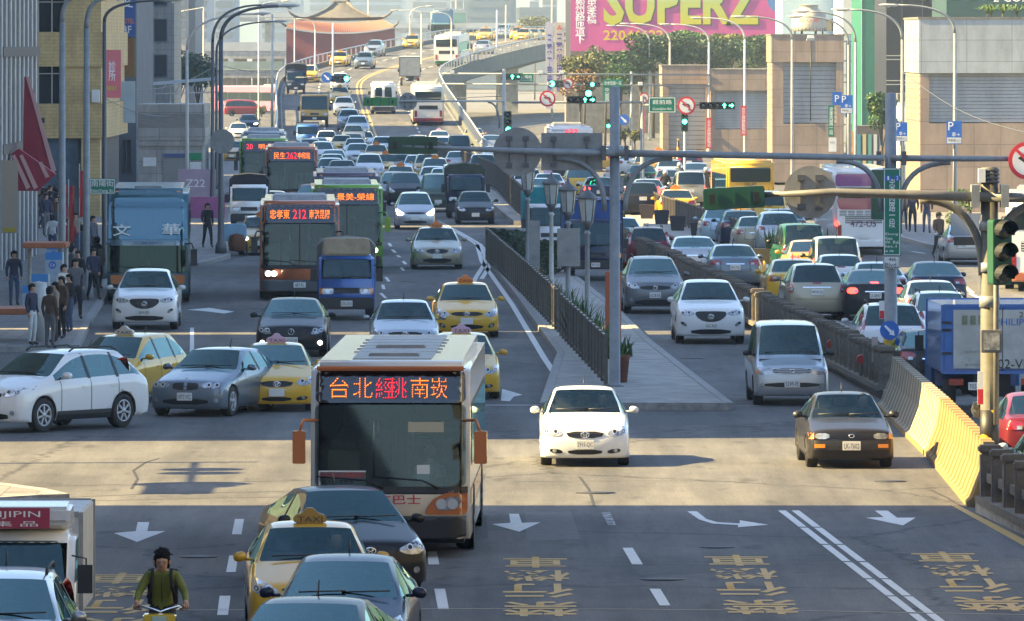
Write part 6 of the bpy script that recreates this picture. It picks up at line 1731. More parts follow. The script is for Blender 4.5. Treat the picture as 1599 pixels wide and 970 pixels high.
for px, a, b_ in ((1288,8,48),(1312,8,48)):
 x = (px - 1222) * 660 / F; z0, z1 = P(0,52,660).z, P(0,30,660).z; bx(t_, 'window', M_WIN, x, x + .9,-.04,-.01, z0 + .2, z1)
# sunlit low white wall and kiosk behind the pedestrians
t_, w_ = tower(1404,1440,425,4.9, M_WALLW, 'small white kiosk wall lit by the sun behind the pedestrians', 4)
b = MB()
for i in range(6): b.box(w_ * (.1 + i * .15), w_ * (.17 + i * .15),-.05,-.01,0,2.6)
b.build('grille_bar', M_POLED, t_)
b = MB().box(-.1, w_ + .05,-.2,4.1,4.9,5.3); b.build('roof', M_CONCD, t_)
# awnings, colour boards and planks between tower and mast
for px0, px1, y0, y1, m_, lab in ((1322,1330,195,245, M_SRED, 'thin red hanging banner beside the pipe ladder'),(1331,1336,205,245, mat('banner_orange', (.6,.25,.03),.6), 'thin orange hanging banner beside the pipe ladder'),
  (1337,1342,212,245, mat('banner_yellow', (.6,.45,.05),.6), 'thin yellow hanging banner beside the pipe ladder'),(1349,1374,205,228, M_SRED, 'red shop sign with a green emblem under the green building')):
 a, c = P(px0, y0,470), P(px1, y1,470)
 o = empty('hanging_banner' if px1 - px0 < 12 else 'shop_sign', ((a.x + c.x) / 2,470, c.z),0, lab, 'banner' if px1 - px0 < 12 else 'sign'); b = MB().box((a.x - c.x) / 2,(c.x - a.x) / 2,-.03,.03,0, a.z - c.z); b.build('cloth' if px1 - px0 < 12 else 'board', m_, o)
 if px1 - px0 > 12: b = MB().lathe([(.28,-.05),(.28,-.04)], 20,(.1,0,.35), axis='y'); b.build('emblem', mat('emblem_olive', (.18,.16,.03),.6), o)
o = empty('plank_stack', P(1378,240,440),0, 'pale leaning planks beside the sign mast', 'planks'); o.location.z = .14
for i in range(5):
 b = MB(); b.prism([(i * .16 - .5,0),(i * .16 - .38,0),(i * .16 + .18,3.1 - .2 * i),(i * .16 + .06,3.1 - .2 * i)], -.05,.05); b.build('board', mat('pale_wood', (.42,.30,.18),.8, noise=.3), o)
o = empty('shop', P(1360,250,468),0, 'shop front with narrow coloured doors under the green building', 'shop'); o.location.z = .14
bx(o, 'wall', mat('shop_wall', (.10,.09,.085),.8),-.9,.9,.1,3,0,3.0)
for i, c in enumerate(((.05,.25,.3),(.5,.42,.2),(.1,.3,.25),(.5,.5,.48),(.05,.2,.35))): bx(o, 'door_panel', mat('door_%s' % 'abcde'[i], c, .5),-.8 + i * .32,-.6 + i * .32,.04,.098,0,2.5)
# --- the pink billboard, its building and greenery
a, c = P(890,-40,700), P(1232,80,700)
bb = empty('billboard', ((a.x + c.x) / 2,700, c.z),0, 'huge pink billboard with yellow green lettering and a phone number', 'billboard'); w2, h = (c.x - a.x) / 2, a.z - c.z
M_PINK = mat('billboard_pink', (.55,.075,.25),.5, noise=.15, nscale=.4)
b = MB().prism([(-w2,0),(-w2 + 3.0,.02),(w2,.1),(w2, h),(-w2, h)], -.1,.25); b.build('board', M_PINK, bb)
def px_on(px, py): q = P(px, py, 700); return q.x - bb.location.x, q.z - c.z
def grad_text(name, z0, z1):
 m = mat(name, (.5,.5,.1),.5); t = m.node_tree; b_ = t.nodes['Principled BSDF']
 tc = t.nodes.new('ShaderNodeTexCoord'); sx = t.nodes.new('ShaderNodeSeparateXYZ'); t.links.new(tc.outputs['Object'], sx.inputs[0])
 mr = t.nodes.new('ShaderNodeMapRange'); mr.inputs['From Min'].default_value = z0; mr.inputs['From Max'].default_value = z1; t.links.new(sx.outputs['Z'], mr.inputs['Value'])
 r = t.nodes.new('ShaderNodeValToRGB'); r.color_ramp.elements[0].color = (.52,.46,.02,1); r.color_ramp.elements[1].color = (.45,.58,.66,1); e = r.color_ramp.elements.new(.5); e.color = (.42,.47,.10,1)
 t.links.new(mr.outputs[0], r.inputs[0]); t.links.new(r.outputs[0], b_.inputs['Base Color']); return m
x0, z0 = px_on(942,39); x1, z1 = px_on(1186,-28)
put_text('slogan', 'SUPERZ', mat('slogan_shadow', (.10,.13,.05),.6), bb, ((x0 + x1) / 2 + .10,-.13,(z0 + z1) / 2 - .10), z1 - z0, x1 - x0, bold=.035)
put_text('slogan', 'SUPERZ', grad_text('slogan_green', -(z1 - z0) / 2,(z1 - z0) / 2), bb, ((x0 + x1) / 2,-.17,(z0 + z1) / 2), z1 - z0, x1 - x0, bold=.035)
x0, z0 = px_on(942,63); x1, z1 = px_on(1036,47)
put_text('phone_number', '22046622', mat('number_yellow', (.58,.45,.03),.5), bb, ((x0 + x1) / 2,-.13,(z0 + z1) / 2), z1 - z0, x1 - x0, bold=.02)
for px, y0, y1, s_ in ((906,68,-30, '塔城鄭州路匝道下'),(924,37,-12, '往忠孝橋')):
 xx, zb_ = px_on(px, y0); _, zt = px_on(px, y1); put_text('lettering', s_, M_TEXTW, bb, (xx, -.13,(zb_ + zt) / 2), zt - zb_, .85, vertical=True, bold=.01)
xx, zz = px_on(1212,-2); b = MB().lathe([(1.3,-.13),(1.3,-.11)], 30,(xx + .5,0, zz), axis='y'); b.build('globe_emblem', mat('globe', (.10,.20,.42),.4), bb)
t_, w_ = tower(884,1240,702,8.0, M_CONCD, 'drab building carrying the pink billboard', 20)
# sign tower left of the billboard
def sign_tower(px0, px1, y0, y1, Y, m, label, s_, tm, hs=None, col2=None):
 a, c = P(px0, y0, Y), P(px1, y1, Y)
 o = empty('sign_tower', ((a.x + c.x) / 2, Y, c.z),0, label, 'vertical sign'); w2, h = (c.x - a.x) / 2, a.z - c.z
 b = MB().box(-w2, w2,-.12,.3,0, h); b.build('board', m, o)
 if s_: put_text('lettering', s_, tm, o, (0,-.14, h * .46), h * .80, w2 * 1.3, vertical=True, bold=.02)
 return o, w2, h
M_INKB = mat('ink_blue', (.06,.05,.25),.6)
o, w2, h = sign_tower(866,881,35,160,660, mat('sign_cream', (.46,.38,.33),.6), 'cream upright sign with dark characters left of the billboard', '三菱船用引擎', M_INKB)
b = MB()
for a_ in (90,210,330):
 u = Vector((cos(radians(a_)),0, sin(radians(a_)))) * .22; v = Vector((-u.z, 0, u.x)) * .5
 q = Vector((0,-.15, h - .45)); b.quad(q, q + u * .55 + v, q + u * 1.1, q + u * .55 - v)
b.build('emblem', mat('emblem_red', (.5,.06,.05),.5), o)
sign_tower(852,864,35,170,664, mat('sign_violet', (.40,.38,.45),.6), 'narrow violet grey upright sign at the flyover end', '三菱工業馬達', M_INKB)
sign_tower(883,891,-30,120,668, mat('sign_drab', (.22,.20,.19),.6), 'drab stair tower edge beside the billboard', '', M_INKB)
# --- left: buildings along the pavement
fz = house('striped_building', (-17.75,290,.14), 'dark street building with pale upright fins at the left edge')
bx(fz, 'wall', mat('facade_dark', (.02,.02,.024),.6, noise=.3, nscale=.4),-8,0,-40,10,0,19)
for i in range(12):
 y = -20 + i * 2.5; b = MB().box(0.002,.06, y, y + .7,0,18.6); b.build('fin', mat('fin_grey', (.48,.47,.46),.6, noise=.3, nscale=2), fz)
for z in (4.0,7.4,10.8): b = MB().box(0.003,.10,-12,9.6, z, z + .35); b.build('floor_band', mat('band_brown', (.10,.08,.07),.7), fz)
# red awning panels on it
M_CRIM = mat('awning_crimson', (.30,.012,.035),.65, noise=.2, nscale=2)
M_PALEP = mat('awning_stripe', (.55,.30,.28),.65)
aw = empty('red_awning', P(40,210,285),0, 'tall crimson triangular sail board high on the striped building', 'awning')
def pp(px, py, Y=285): return P(px, py, Y) - aw.location
b = MB().prism([(pp(x, y).x, pp(x, y).z) for x, y in ((38,120),(44,120),(86,268),(74,276),(36,240))], -.06,.06); b.build('panel', M_CRIM, aw)
b = MB().prism([(pp(x, y).x, pp(x, y).z) for x, y in ((40,118),(46,121),(88,266),(82,272))], -.10,-.062); b.build('edge_strip', M_PALEP, aw)
aw2 = empty('red_awning', P(50,270,282),0, 'slanted crimson awning with pale stripes below the sail board', 'awning')
def p2(px, py, Y=282): return P(px, py, Y) - aw2.location
b = MB().prism([(p2(x, y).x, p2(x, y).z) for x, y in ((18,240),(30,232),(88,272),(60,298),(25,298))], -.3,.3); b.build('canopy', M_CRIM, aw2)
for k in (0,12,42):
 b = MB().prism([(p2(x + k, y).x, p2(x + k, y).z) for x, y in ((19,243 if k < 40 else 254),(24,241 if k < 40 else 252),(48 - (12 if k > 40 else 0),292 if k < 40 else 276),(42 - (12 if k > 40 else 0),296 if k < 40 else 278))], -.34,-.302); b.build('stripe', M_PALEP, aw2)
o = board('advert', P(15,307,270),26 * 270 / F, 114 * 270 / F, mat('board_beige', (.42,.33,.24),.6), 'plain beige upright board under the awning', 'notice'); b = MB().box(-.2,.2,-.03,-.02,-1.2,-1.05); b.build('footer', mat('footer_yellow', (.5,.35,.03),.6), o)
# cream office building
Y = 362; x0, x1 = (56 - CX) * Y / F, (163 - CX) * Y / F
cr = house('cream_building', (x0, Y, .14), 'cream tiled office building with dark corner windows'); W = x1 - x0
zz = lambda py: P(0, py, Y).z - .14
bx(cr, 'wall', mat('recess_dark', (.05,.05,.055),.6),-4, W - .42,.6,22,0,16)
for y0, y1 in ((50,104),(162,216),(-62,-8)): bx(cr, 'spandrel', M_CREAM, -4, W, -.02,22, zz(y1), zz(y0))
for y0, y1 in ((-8,50),(104,162),(-120,-62)): bx(cr, 'pier', M_CREAM, W * .42, W - .16,.10,22, zz(y1) + .002, zz(y0) - .002)
for y0, y1 in ((-8,50),(104,162)):
 w0, w1 = W * .02, W * .415; f = MB()
 for xx in (w0,(w0 + w1) / 2, w1 - .05): f.box(xx, xx + .05,.46,.56, zz(y1), zz(y0))
 f.box(w0 + .05, w1 - .05,.47,.55, zz(y0 + 12), zz(y0 + 12) + .05)
 p = MB().box(w0, w1,.57,.59, zz(y1), zz(y0)).build('window', M_WIN, cr); f.build('frame', M_POLEW, p)
bx(cr, 'column', M_CREAM, W * .66, W - .2,.2,1.2,0, zz(216) - .002)
bx(cr, 'shop_glass', mat('shop_blue', (.10,.17,.24),.2, coat=1, noise=.6, nscale=.8),-2, W * .6,.55,.59,0, zz(218))
b = MB().box(W - .55, W - .2,-.5,-.1, zz(160), zz(140)); b.build('air_conditioner', M_SWHITE, cr, .02)
b = MB().box(W * .05, W * .13,-.3,-.03, zz(192), zz(184)); b.build('floodlight', M_TRIM, cr)
# hanging signs
def hang(px0, px1, y0, y1, Y, m, label, texts=(), name='hanging_sign'):
 a, c = P(px0, y0, Y), P(px1, y1, Y)
 o = empty(name, ((a.x + c.x) / 2, Y, c.z),0, label, 'sign'); w2, h = (c.x - a.x) / 2, a.z - c.z
 b = MB().box(-w2, w2,-.10,.14,0, h); b.build('board', m, o, .01)
 for s_, fx_, fz_, hh, ww, mm, v in texts: put_text('lettering', s_, mm, o, (w2 * fx_, -.115, h * fz_), h * hh, w2 * 2 * ww, vertical=v, bold=.01)
 return o
M_ORAN = mat('letter_orange', (.6,.18,.04),.6)
o = hang(186,212,-40,58,395, mat('hotel_blue', (.03,.09,.30),.5, noise=.2, nscale=1), 'blue hotel sign with white character over the clinic sign', [('之愛', 0,.66,.38,.70, M_TEXTW, True),('HOTEL', 0,.255,.08,.85, M_ORAN, False),('3F', 0,.12,.12,.5, M_SWHITE, False)])
hang(166,186,-30,62,398, mat('hotel_blue_dark', (.025,.05,.14),.5), 'darker blue sign with orange letters left of the hotel sign', [('大F', .1,.2,.3,.5, M_ORAN, True)])
hang(186,211,59,120,396, mat('sign_brown_gold', (.22,.13,.03),.5, noise=.3, nscale=1.5), 'brown gold upright sign under the blue hotel sign', [('玩具城', 0,.5,.8,.5, mat('letter_brown', (.33,.10,.03),.6), True)])
cl = hang(164,189,78,153,355, mat('clinic_pink', (.62,.15,.17),.5), 'pink clinic sign with white and yellow characters', [('診所', -.1,.56,.42,.45, M_TEXTW, True),('眼科', -.1,.20,.10,.6, mat('letter_yellow', (.6,.5,.08),.6), False)])
hang(178,211,127,192,380, mat('board_pale_blue', (.36,.45,.52),.6, noise=.1), 'blank pale blue board below the clinic sign')
# grey office behind, far left blocks
t_, w_ = tower(212,272,560,13.2, M_GREYB, 'grey office block behind the hotel sign', 12); windows(t_, .1, w_ - .2,0,3,1,5.6,2.5,1.5)
t_, w_ = tower(165,213,420,12.0, mat('drab_wall', (.13,.14,.16),.7, noise=.3, nscale=.5), 'drab narrow building behind the hanging signs', 20); windows(t_, .2, w_ - .2,0,3,2,1.2,3.0,1.7)
o = hang(253,268,0,62,700, mat('sign_mauve', (.30,.24,.28),.6), 'mauve upright sign on the far grey block', [('大飯店', 0,.5,.8,.6, M_SRED, True)])
# station kiosk of grey stone at the left, with its doors
Y = 405; x0, x1 = (215 - CX) * Y / F, (318 - CX) * Y / F; zz = lambda py: P(0, py, Y).z - .14
ks = house('station_kiosk', (x0, Y, .14), 'grey stone station entrance with stepped top left of the buses'); W = x1 - x0
M_KS = tiles('kiosk_stone', (.34,.325,.30),1.1,.62, var=.06)
bx(ks, 'wall', M_KS, .05, W - .05,.15,8,0, zz(228))
bx(ks, 'cornice', M_KS, 0, W + .05,.05,8.05, zz(228) + .002, zz(219)); bx(ks, 'upper_wall', M_KS, -.05, W + .08,0,8.1, zz(219) + .002, zz(200))
bx(ks, 'parapet', mat('parapet_ribbed', (.25,.24,.22),.7, noise=.3, nscale=2, stretch=(1,1,6)),.0, W + .04,.04,8.0, zz(200) + .002, zz(178)); bx(ks, 'top_course', M_KS, 0, W + .03,.02,8.0, zz(178) + .002, zz(163))
d = bx(ks, 'door', mat('door_grey', (.22,.22,.21),.5), W * .38, W * .72,.10,.148,0, zz(248)); bx(ks, 'door_sign', mat('door_sign_blue', (.05,.08,.2),.5), W * .39, W * .72,.06,.146, zz(246), zz(240))
b = MB().box(W * .70, W * .71,.07,.099,.9,1.3); b.build('handle', M_CHROME, d)
o = bx(ks, 'notice', mat('exit_green', (0,.22,.08),.5), W * .78, W * .97,.05,.145, zz(250), zz(239)); bx(ks, 'notice', M_SWHITE, W * .79, W * .96,.09,.146, zz(278), zz(253)); bx(ks, 'notice', M_SWHITE, W * .08, W * .28,.10,.146, zz(260), zz(246))
# pale hoarding and pink wall to its right
o = empty('hoarding', P(312,320,372),0, 'low mauve hoarding behind the coach roof', 'hoarding'); o.location.z = .14; b = MB().box(-1.0,.75,0,.08,.1,2.0); b.build('panel', mat('hoarding_mauve', (.42,.30,.38),.6, noise=.2), o); put_text('lettering', 'Z22', M_TEXTW, o, (-.2,-.02,1.35),.35,.9)
o = empty('low_wall', P(318,345,360),0, 'low magenta wall behind the standing man in black', 'wall'); o.location.z = .14; b = MB().box(-1.0,.95,0,.3,0,.95); b.build('panel', mat('wall_magenta', (.38,.10,.24),.6, noise=.2), o)
# covered walk: flat roof on posts behind the kiosk
cw = empty('covered_walk', P(265,150,470),0, 'long flat walkway roof on trusses behind the kiosk', 'canopy'); cw.location.z = .14
q = lambda px, py: P(px, py, 470) - cw.location
a, c = q(210,133), q(345,122)
b = MB(); b.prism([(a.x, a.z - .10),(c.x, c.z - .10),(c.x, c.z + .08),(a.x, a.z + .08)], -2,2); b.build('roof', mat('walk_roof', (.40,.45,.50),.5), cw)
b = MB(); b.prism([(a.x, a.z - .55),(c.x, c.z - .85),(c.x, c.z - .78),(a.x, a.z - .48)], -1.9,-1.8); b.build('beam', M_POLEW, cw)
for px in (217,243,268,293,318,340): p = q(px, 128); b = MB().tube([(p.x, -1.7,0),(p.x, -1.7, p.z - .2)], .05,8); b.build('post', M_POLEW, cw)
for i in range(5): p, r_ = q(230 + i * 22,146), q(241 + i * 22,129); b = MB().tube([(p.x, -1.85, p.z),(r_.x, -1.85, r_.z)], .03,6); b.build('brace', M_POLEW, cw)
# buildings that stand left of the picture and shade the street
M_OFF = tiles('street_tile', (.33,.30,.26),.5,.25, var=.06, off=.5)
M_BACK = tiles('back_street', (.10,.095,.085),3.0,3.2, mort=(.22,.21,.19), msize=.5)
def block(x0, x1, y0, y1, h, label, m=M_OFF, poly=None):
 o = house('street_building', (x1, y0,0), label)
 b = MB()
 if poly: b.prism([(p[0] - x1, p[1] - y0) for p in poly], 0, h, axis='z')
 else: b.box(x0 - x1,0,0, y1 - y0,0, h)
 b.build('wall', m, o)
 return o
block(-60,-14,-260,38,22, 'street building behind the viewer on the left', M_BACK); block(20,60,-260,128,21, 'street building behind the viewer on the right', M_BACK); block(-14,20,-300,-262,19, 'building closing the street behind the viewer', M_BACK)
block(-60,-13.5,40,136.2,24, 'tall tiled building at the near left corner of the junction')
block(-60,-18,161,217.2,26, 'tall tiled building at the far left corner of the junction', poly=[(-60,174),(-36,168.2),(-18,161.0),(-18,217.2),(-60,217.2)])  # out of view; corner slanted so its shadow edge crosses the junction
block(-60,-18.2,221.4,249,24, 'tiled street building left of the bus stop')
block(-75,-30,282,343,34, 'tall back building behind the striped one')  # out of view; put in to shade the gap past the striped building
block(-80,-27,349,361,22, 'tiled building down the side street'); block(-80,-28,385,470,26, 'tall building behind the cream one')
block(-70,-36,474,560,26, 'tall building behind the station kiosk')
block(-120,-66,590,622,44, 'far tall block left of the flyover'); block(-120,-62,660,700,40, 'second far tall block left of the flyover')
# --- the old city gate: red wall, curved tiled roof
Y = 905; gp = P(531,64, Y); gt = house('city_gate', (gp.x, Y, 0), 'old red city gate with curved swallowtail roof behind the flyover', 'gate house')
k_ = Y / F; W2 = 84 * k_; zt = lambda py: P(0, py, Y).z
M_REDW = mat('gate_red', (.20,.045,.045),.8, noise=.25, nscale=.5)
M_TILE_SHADE = mat('roof_tile_shaded', (.13,.115,.105),.8, noise=.35, nscale=1.5); M_ORT = mat('tile_orange', (.27,.07,.025),.6, noise=.25)  # upper roof's grey is shade put into the colour of orange tiles
b = MB(); n = 24; top = lambda t: zt(53) + (zt(44) - zt(53)) * abs(t) ** 2.2
A = [];
pts = [(-W2,-1)] + [(W2,-1)] + [(W2 * t, top(t)) for t in [1 - 2 * i / n for i in range(n + 1)]]
b.prism(pts, 0,9); b.build('wall', M_REDW, gt)
b = MB()
for i in range(n):
 t0, t1 = -1 + 2 * i / n, -1 + 2 * (i + 1) / n
 b.prism([(W2 * t0 * 1.02, top(t0)),(W2 * t1 * 1.02, top(t1)),(W2 * t1 * 1.02, top(t1) + .16),(W2 * t0 * 1.02, top(t0) + .16)], -.25,0)
b.build('eave_line', M_SWHITE, gt)
b = MB(); cap = MB(); ribs = 46
for i in range(ribs):
 t0, t1 = -1 + 2 * i / ribs, -1 + 2 * (i + .55) / ribs; t2 = -1 + 2 * (i + 1) / ribs
 f = lambda t: (W2 * t * 1.04, top(t) + .18); g2_ = lambda t: (W2 * t * .80, top(t) * .25 + zt(36) * .75 + 0.3 + .25 * abs(t))
 for (ta, tb_, mb_, yy) in ((t0, t1, b, -.55),(t1, t2, cap, -.35)):
  a0, a1 = f(ta), f(tb_); c0, c1 = g2_(ta), g2_(tb_)
  mb_.quad((a0[0], yy, a0[1]),(a1[0], yy, a1[1]),(c1[0], 1.6, c1[1]),(c0[0], 1.6, c0[1]))
b.build('lower_tile', M_ORT, gt); cap.build('tile_gap', mat('tile_dark', (.26,.22,.18),.8), gt)
b = MB()
rid = zt(4); e0 = zt(34)
prof = [(1.0, e0 + .55),(.82, e0 + .2),(.55, e0 + .75),(.32, e0 + 1.35),(.13, rid)]
for s in (-1,1): pass
rows = []
for fx_, z in prof:
 rows.append([b.b.verts.new((-W2 * fx_ * .84,1.6 + (1 - fx_) * 4.2, z)), b.b.verts.new((0,1.55 + (1 - fx_) * 4.2, z - .12 * fx_)), b.b.verts.new((W2 * fx_ * .84,1.6 + (1 - fx_) * 4.2, z)),
            b.b.verts.new((W2 * fx_ * .84,10 - (1 - fx_) * 3, z)), b.b.verts.new((-W2 * fx_ * .84,10 - (1 - fx_) * 3, z))])
for u, v in zip(rows, rows[1:]):
 for j in range(5): b.b.faces.new((u[j], u[(j + 1) % 5], v[(j + 1) % 5], v[j])).smooth = True
b.b.faces.new(rows[-1]); b.build('roof', M_TILE_SHADE, gt)
for s in (-1,1):
 b = MB(); b.tube([(s * W2 * fx_ * .84,1.55 + (1 - fx_) * 4.2, z + .06) for fx_, z in prof[::-1]] + [(s * W2 * .93,1.4, e0 + .95),(s * W2 * 1.0,1.3, e0 + 1.5)], [.16] * 5 + [.12,.05], 6); b.build('hip_ridge', M_TILE_SHADE, gt)
 b = MB(); b.tube([(s * W2 * 1.0,-.5, top(1) + .2),(s * W2 * 1.07,-.7, top(1) + .5),(s * W2 * 1.10,-.8, top(1) + .95)], [.16,.12,.05], 6); b.build('swallowtail', M_TILE_SHADE, gt)
b = MB(); b.tube([(-W2 * .16,6, rid + .3),(-W2 * .08,6, rid + .1),(W2 * .08,6, rid + .1),(W2 * .16,6, rid + .3)], .2,6); b.build('main_ridge', M_TILE_SHADE, gt)
# --- far background: elevated road on piers, blocks, hills
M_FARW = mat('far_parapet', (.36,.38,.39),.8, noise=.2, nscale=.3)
def far_road(name, y_top, y_bot, px0, px1, Y, m, label):
 o = empty(name, P((px0 + px1) / 2,64, Y),0, label, 'elevated road'); o.location.z = 0
 x0, x1 = P(px0,0, Y).x - o.location.x, P(px1,0, Y).x - o.location.x; z1, z0 = P(0, y_top, Y).z, P(0, y_bot, Y).z
 bx(o, 'parapet', m, x0, x1,0,.4, z0 + (z1 - z0) * .5, z1); bx(o, 'deck', M_CONC, x0, x1,.1,9, z0, z0 + (z1 - z0) * .5 - .02)
 for i in range(5): x = x0 + (x1 - x0) * (i + .5) / 5; bx(o, 'pier', M_CONC, x - .8, x + .8,3,5,0, z0 - .01)
 return o
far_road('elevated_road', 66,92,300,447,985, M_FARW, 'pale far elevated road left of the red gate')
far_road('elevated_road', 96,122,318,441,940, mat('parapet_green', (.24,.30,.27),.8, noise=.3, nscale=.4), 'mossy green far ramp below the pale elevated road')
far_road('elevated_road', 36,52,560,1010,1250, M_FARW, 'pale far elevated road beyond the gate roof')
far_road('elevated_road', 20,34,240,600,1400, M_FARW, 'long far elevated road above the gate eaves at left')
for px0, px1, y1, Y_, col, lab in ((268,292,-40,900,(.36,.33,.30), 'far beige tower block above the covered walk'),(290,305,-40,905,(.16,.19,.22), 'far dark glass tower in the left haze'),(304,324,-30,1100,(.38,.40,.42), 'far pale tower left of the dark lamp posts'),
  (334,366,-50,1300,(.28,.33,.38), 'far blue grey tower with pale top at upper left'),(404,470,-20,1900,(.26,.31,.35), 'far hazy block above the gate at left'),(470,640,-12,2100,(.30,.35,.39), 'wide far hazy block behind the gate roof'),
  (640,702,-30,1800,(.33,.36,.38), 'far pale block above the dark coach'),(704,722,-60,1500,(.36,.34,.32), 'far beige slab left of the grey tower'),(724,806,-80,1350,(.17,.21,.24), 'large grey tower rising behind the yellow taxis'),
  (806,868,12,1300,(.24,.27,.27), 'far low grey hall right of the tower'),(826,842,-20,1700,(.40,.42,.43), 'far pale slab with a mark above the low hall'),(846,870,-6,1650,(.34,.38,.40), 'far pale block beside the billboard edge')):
 t_, w_ = tower(px0, px1, Y_, P(0, y1, Y_).z, mat('far_%s' % lab.replace(' ', '_')[:40], col, .7, noise=.15, nscale=.15), lab, 25)  # bluish haze is put into most far wall and band colours
 nf = 5; zt_ = P(0, max(y1,-20), Y_).z
 for i in range(nf):
  z = P(0,60, Y_).z + (zt_ - P(0,60, Y_).z) * i / nf; b = MB().box(w_ * .08, w_ * .92,-.12,-.02, z, z + .05 * Y_ / 100 + .4); b.build('window_band', mat('far_band', (.13,.16,.19),.5), t_)
hl = MB(); n = 40; rr = random.Random(4); top_ = []
for i in range(n + 1):
 x = -3600 + 7200 * i / n; top_.append((x, 520 + 160 * sin(i * .55) + rr.uniform(-30,40)))  # crests raised out of view to darken the sky that car roofs reflect
rows = []
for k_, (yy, f_) in enumerate(((5200,.0),(5500,.5),(6000,1.0),(7000,.6))): rows.append([hl.b.verts.new((x, yy, z * f_ - 1)) for x, z in top_])
for u, v in zip(rows, rows[1:]):
 for i in range(n): hl.b.faces.new((u[i], u[i + 1], v[i + 1], v[i])).smooth = True
structure('hills', hl.mesh('hills'), mat('hill_wood', (.06,.085,.06),.9, noise=.4, nscale=.02))

# ------------------------------------------------------------------ trees and shrubs
def leafmat(name, c):
 m = mat(name, c, .6, noise=.5, nscale=1.2); b = m.node_tree.nodes['Principled BSDF']; b.inputs['Transmission Weight'].default_value = 0; return m
LEAF = {'green': leafmat('leaf_green', (.05,.12,.022)), 'dark': leafmat('leaf_dark', (.020,.060,.016)), 'olive': leafmat('leaf_olive', (.12,.125,.03)), 'bright': leafmat('leaf_bright', (.11,.19,.03)), 'rust': leafmat('leaf_rust', (.20,.11,.03))}
M_BARK = mat('bark', (.10,.075,.055),.9, noise=.4, nscale=6)
def leaves(clumps, n, size, seed, flat=1.0, droop=.3):
 r = random.Random(seed); b = MB()
 for (c, rad) in clumps:
  c = Vector(c); k = max(6, int(n * rad[0] * rad[1] * rad[2] / sum(q[1][0] * q[1][1] * q[1][2] for q in clumps)))
  for _ in range(k):
   while True:
    d = Vector((r.uniform(-1,1), r.uniform(-1,1), r.uniform(-1,1)))
    if .25 < d.length < 1: break
   d = d.normalized() * (d.length ** .45)
   p = c + Vector((d.x * rad[0], d.y * rad[1], d.z * rad[2])); s = size * r.uniform(.6,1.4)
   u = Vector((r.gauss(0,1), r.gauss(0,1), r.gauss(0,.6))).normalized(); v = u.cross(Vector((r.gauss(0,1), r.gauss(0,1), r.gauss(0,1)))).normalized()
   b.quad(p - u * s, p - v * s * .5, p + u * s, p + v * s * .5)
 return b.mesh('crown', recalc=False)
def tree(px, py0, Y, rad, hgt, kind, label, n=1600, size=.12, seed=1, z=.14, name='street_tree', flat=1.0, group=None, cat='tree', trunk_r=.10):
 q = P(px, py0, Y); root = empty(name, (q.x, Y, z),0, label, cat, group); cz = q.z - z
 r = random.Random(seed)
 cl = [((r.uniform(-.6,.6) * rad, r.uniform(-.6,.6) * rad, cz + r.uniform(-.55,.55) * hgt),(rad * r.uniform(.35,.6), rad * r.uniform(.35,.6), hgt * r.uniform(.25,.45))) for _ in range(11)]
 link('crown', leaves(cl, n, size, seed), LEAF[kind], root)
 b = MB(); b.tube([(0,0,0),(.05,0, cz * .5),(0,.05, cz)], [trunk_r, trunk_r * .75, trunk_r * .35], 8)
 for c, _ in cl[:6]: b.tube([(0.03,0, max(.1, cz * .55)), Vector(c) * .55 + Vector((0,0, cz * .42)), c], [trunk_r * .5, trunk_r * .35,.015], 5)
 b.build('trunk', M_BARK, root)
 return root
tree(1376,172,420,.82,1.15, 'green', 'small round street tree before the tall green panel', 2600,.085,11)
tree(1432,140,450,.55,.45, 'green', 'little shrub on the low roof beside the dark glass tower', 500,.08,12, cat='shrub', name='roof_shrub')
tree(912,108,600,1.9,1.35, 'olive', 'yellow green tree at the left under the billboard', 2600,.13,13)
tree(945,96,605,1.7,1.4, 'green', 'leafy tree below the phone number on the billboard', 2200,.13,14)
tree(905,130,590,1.3,1.3, 'rust', 'rusty leaved tree low beside the cream upright sign', 1400,.12,15)
tree(968,120,598,1.3,1.6, 'green', 'small tree just left of the mast top', 1400,.12,16)
for i, (px, py, rd, hh, kd) in enumerate(((1000,84,2.2,1.7, 'dark'),(1045,78,2.3,1.5, 'dark'),(1090,80,2.3,1.5, 'dark'),(1135,84,2.4,1.6, 'dark'),(1180,84,2.2,1.6, 'dark'),(1020,66,1.7,.7, 'green'),(1075,60,1.7,.7, 'green'),(1130,62,1.7,.7, 'olive'),(1182,66,1.5,.7, 'green'),(985,110,1.6,1.7, 'dark'))):
 labs = ['dark tree left end of the hedge below the billboard', 'dark tree second from left below the billboard', 'dark tree in the middle below the billboard', 'dark tree behind the wide granite block', 'dark tree at the right end below the billboard', 'green treetop over the phone number end', 'green treetop under the letter P of the billboard', 'olive treetop under the letter R of the billboard', 'green treetop under the letter Z of the billboard', 'dark tree behind the left granite block']
 tree(px, py, 640 + 3 * i, rd, hh, kd, labs[i], 3600,.15,30 + i, trunk_r=.16)
tree(278,110,600,2.4,1.7, 'dark', 'dark round tree behind the covered walk', 2600,.14,50); tree(250,118,610,1.7,1.3, 'dark', 'smaller dark tree left of the round one behind the walk', 1600,.14,51); tree(308,118,620,1.6,1.2, 'dark', 'dark tree right of the round one behind the walk', 1500,.14,52)
tree(835,38,1080,2.8,1.4, 'olive', 'far olive tree behind the yellow taxis on the flyover', 900,.2,53); tree(800,46,1100,1.8,1.0, 'olive', 'small far olive tree left of the other', 500,.2,54)
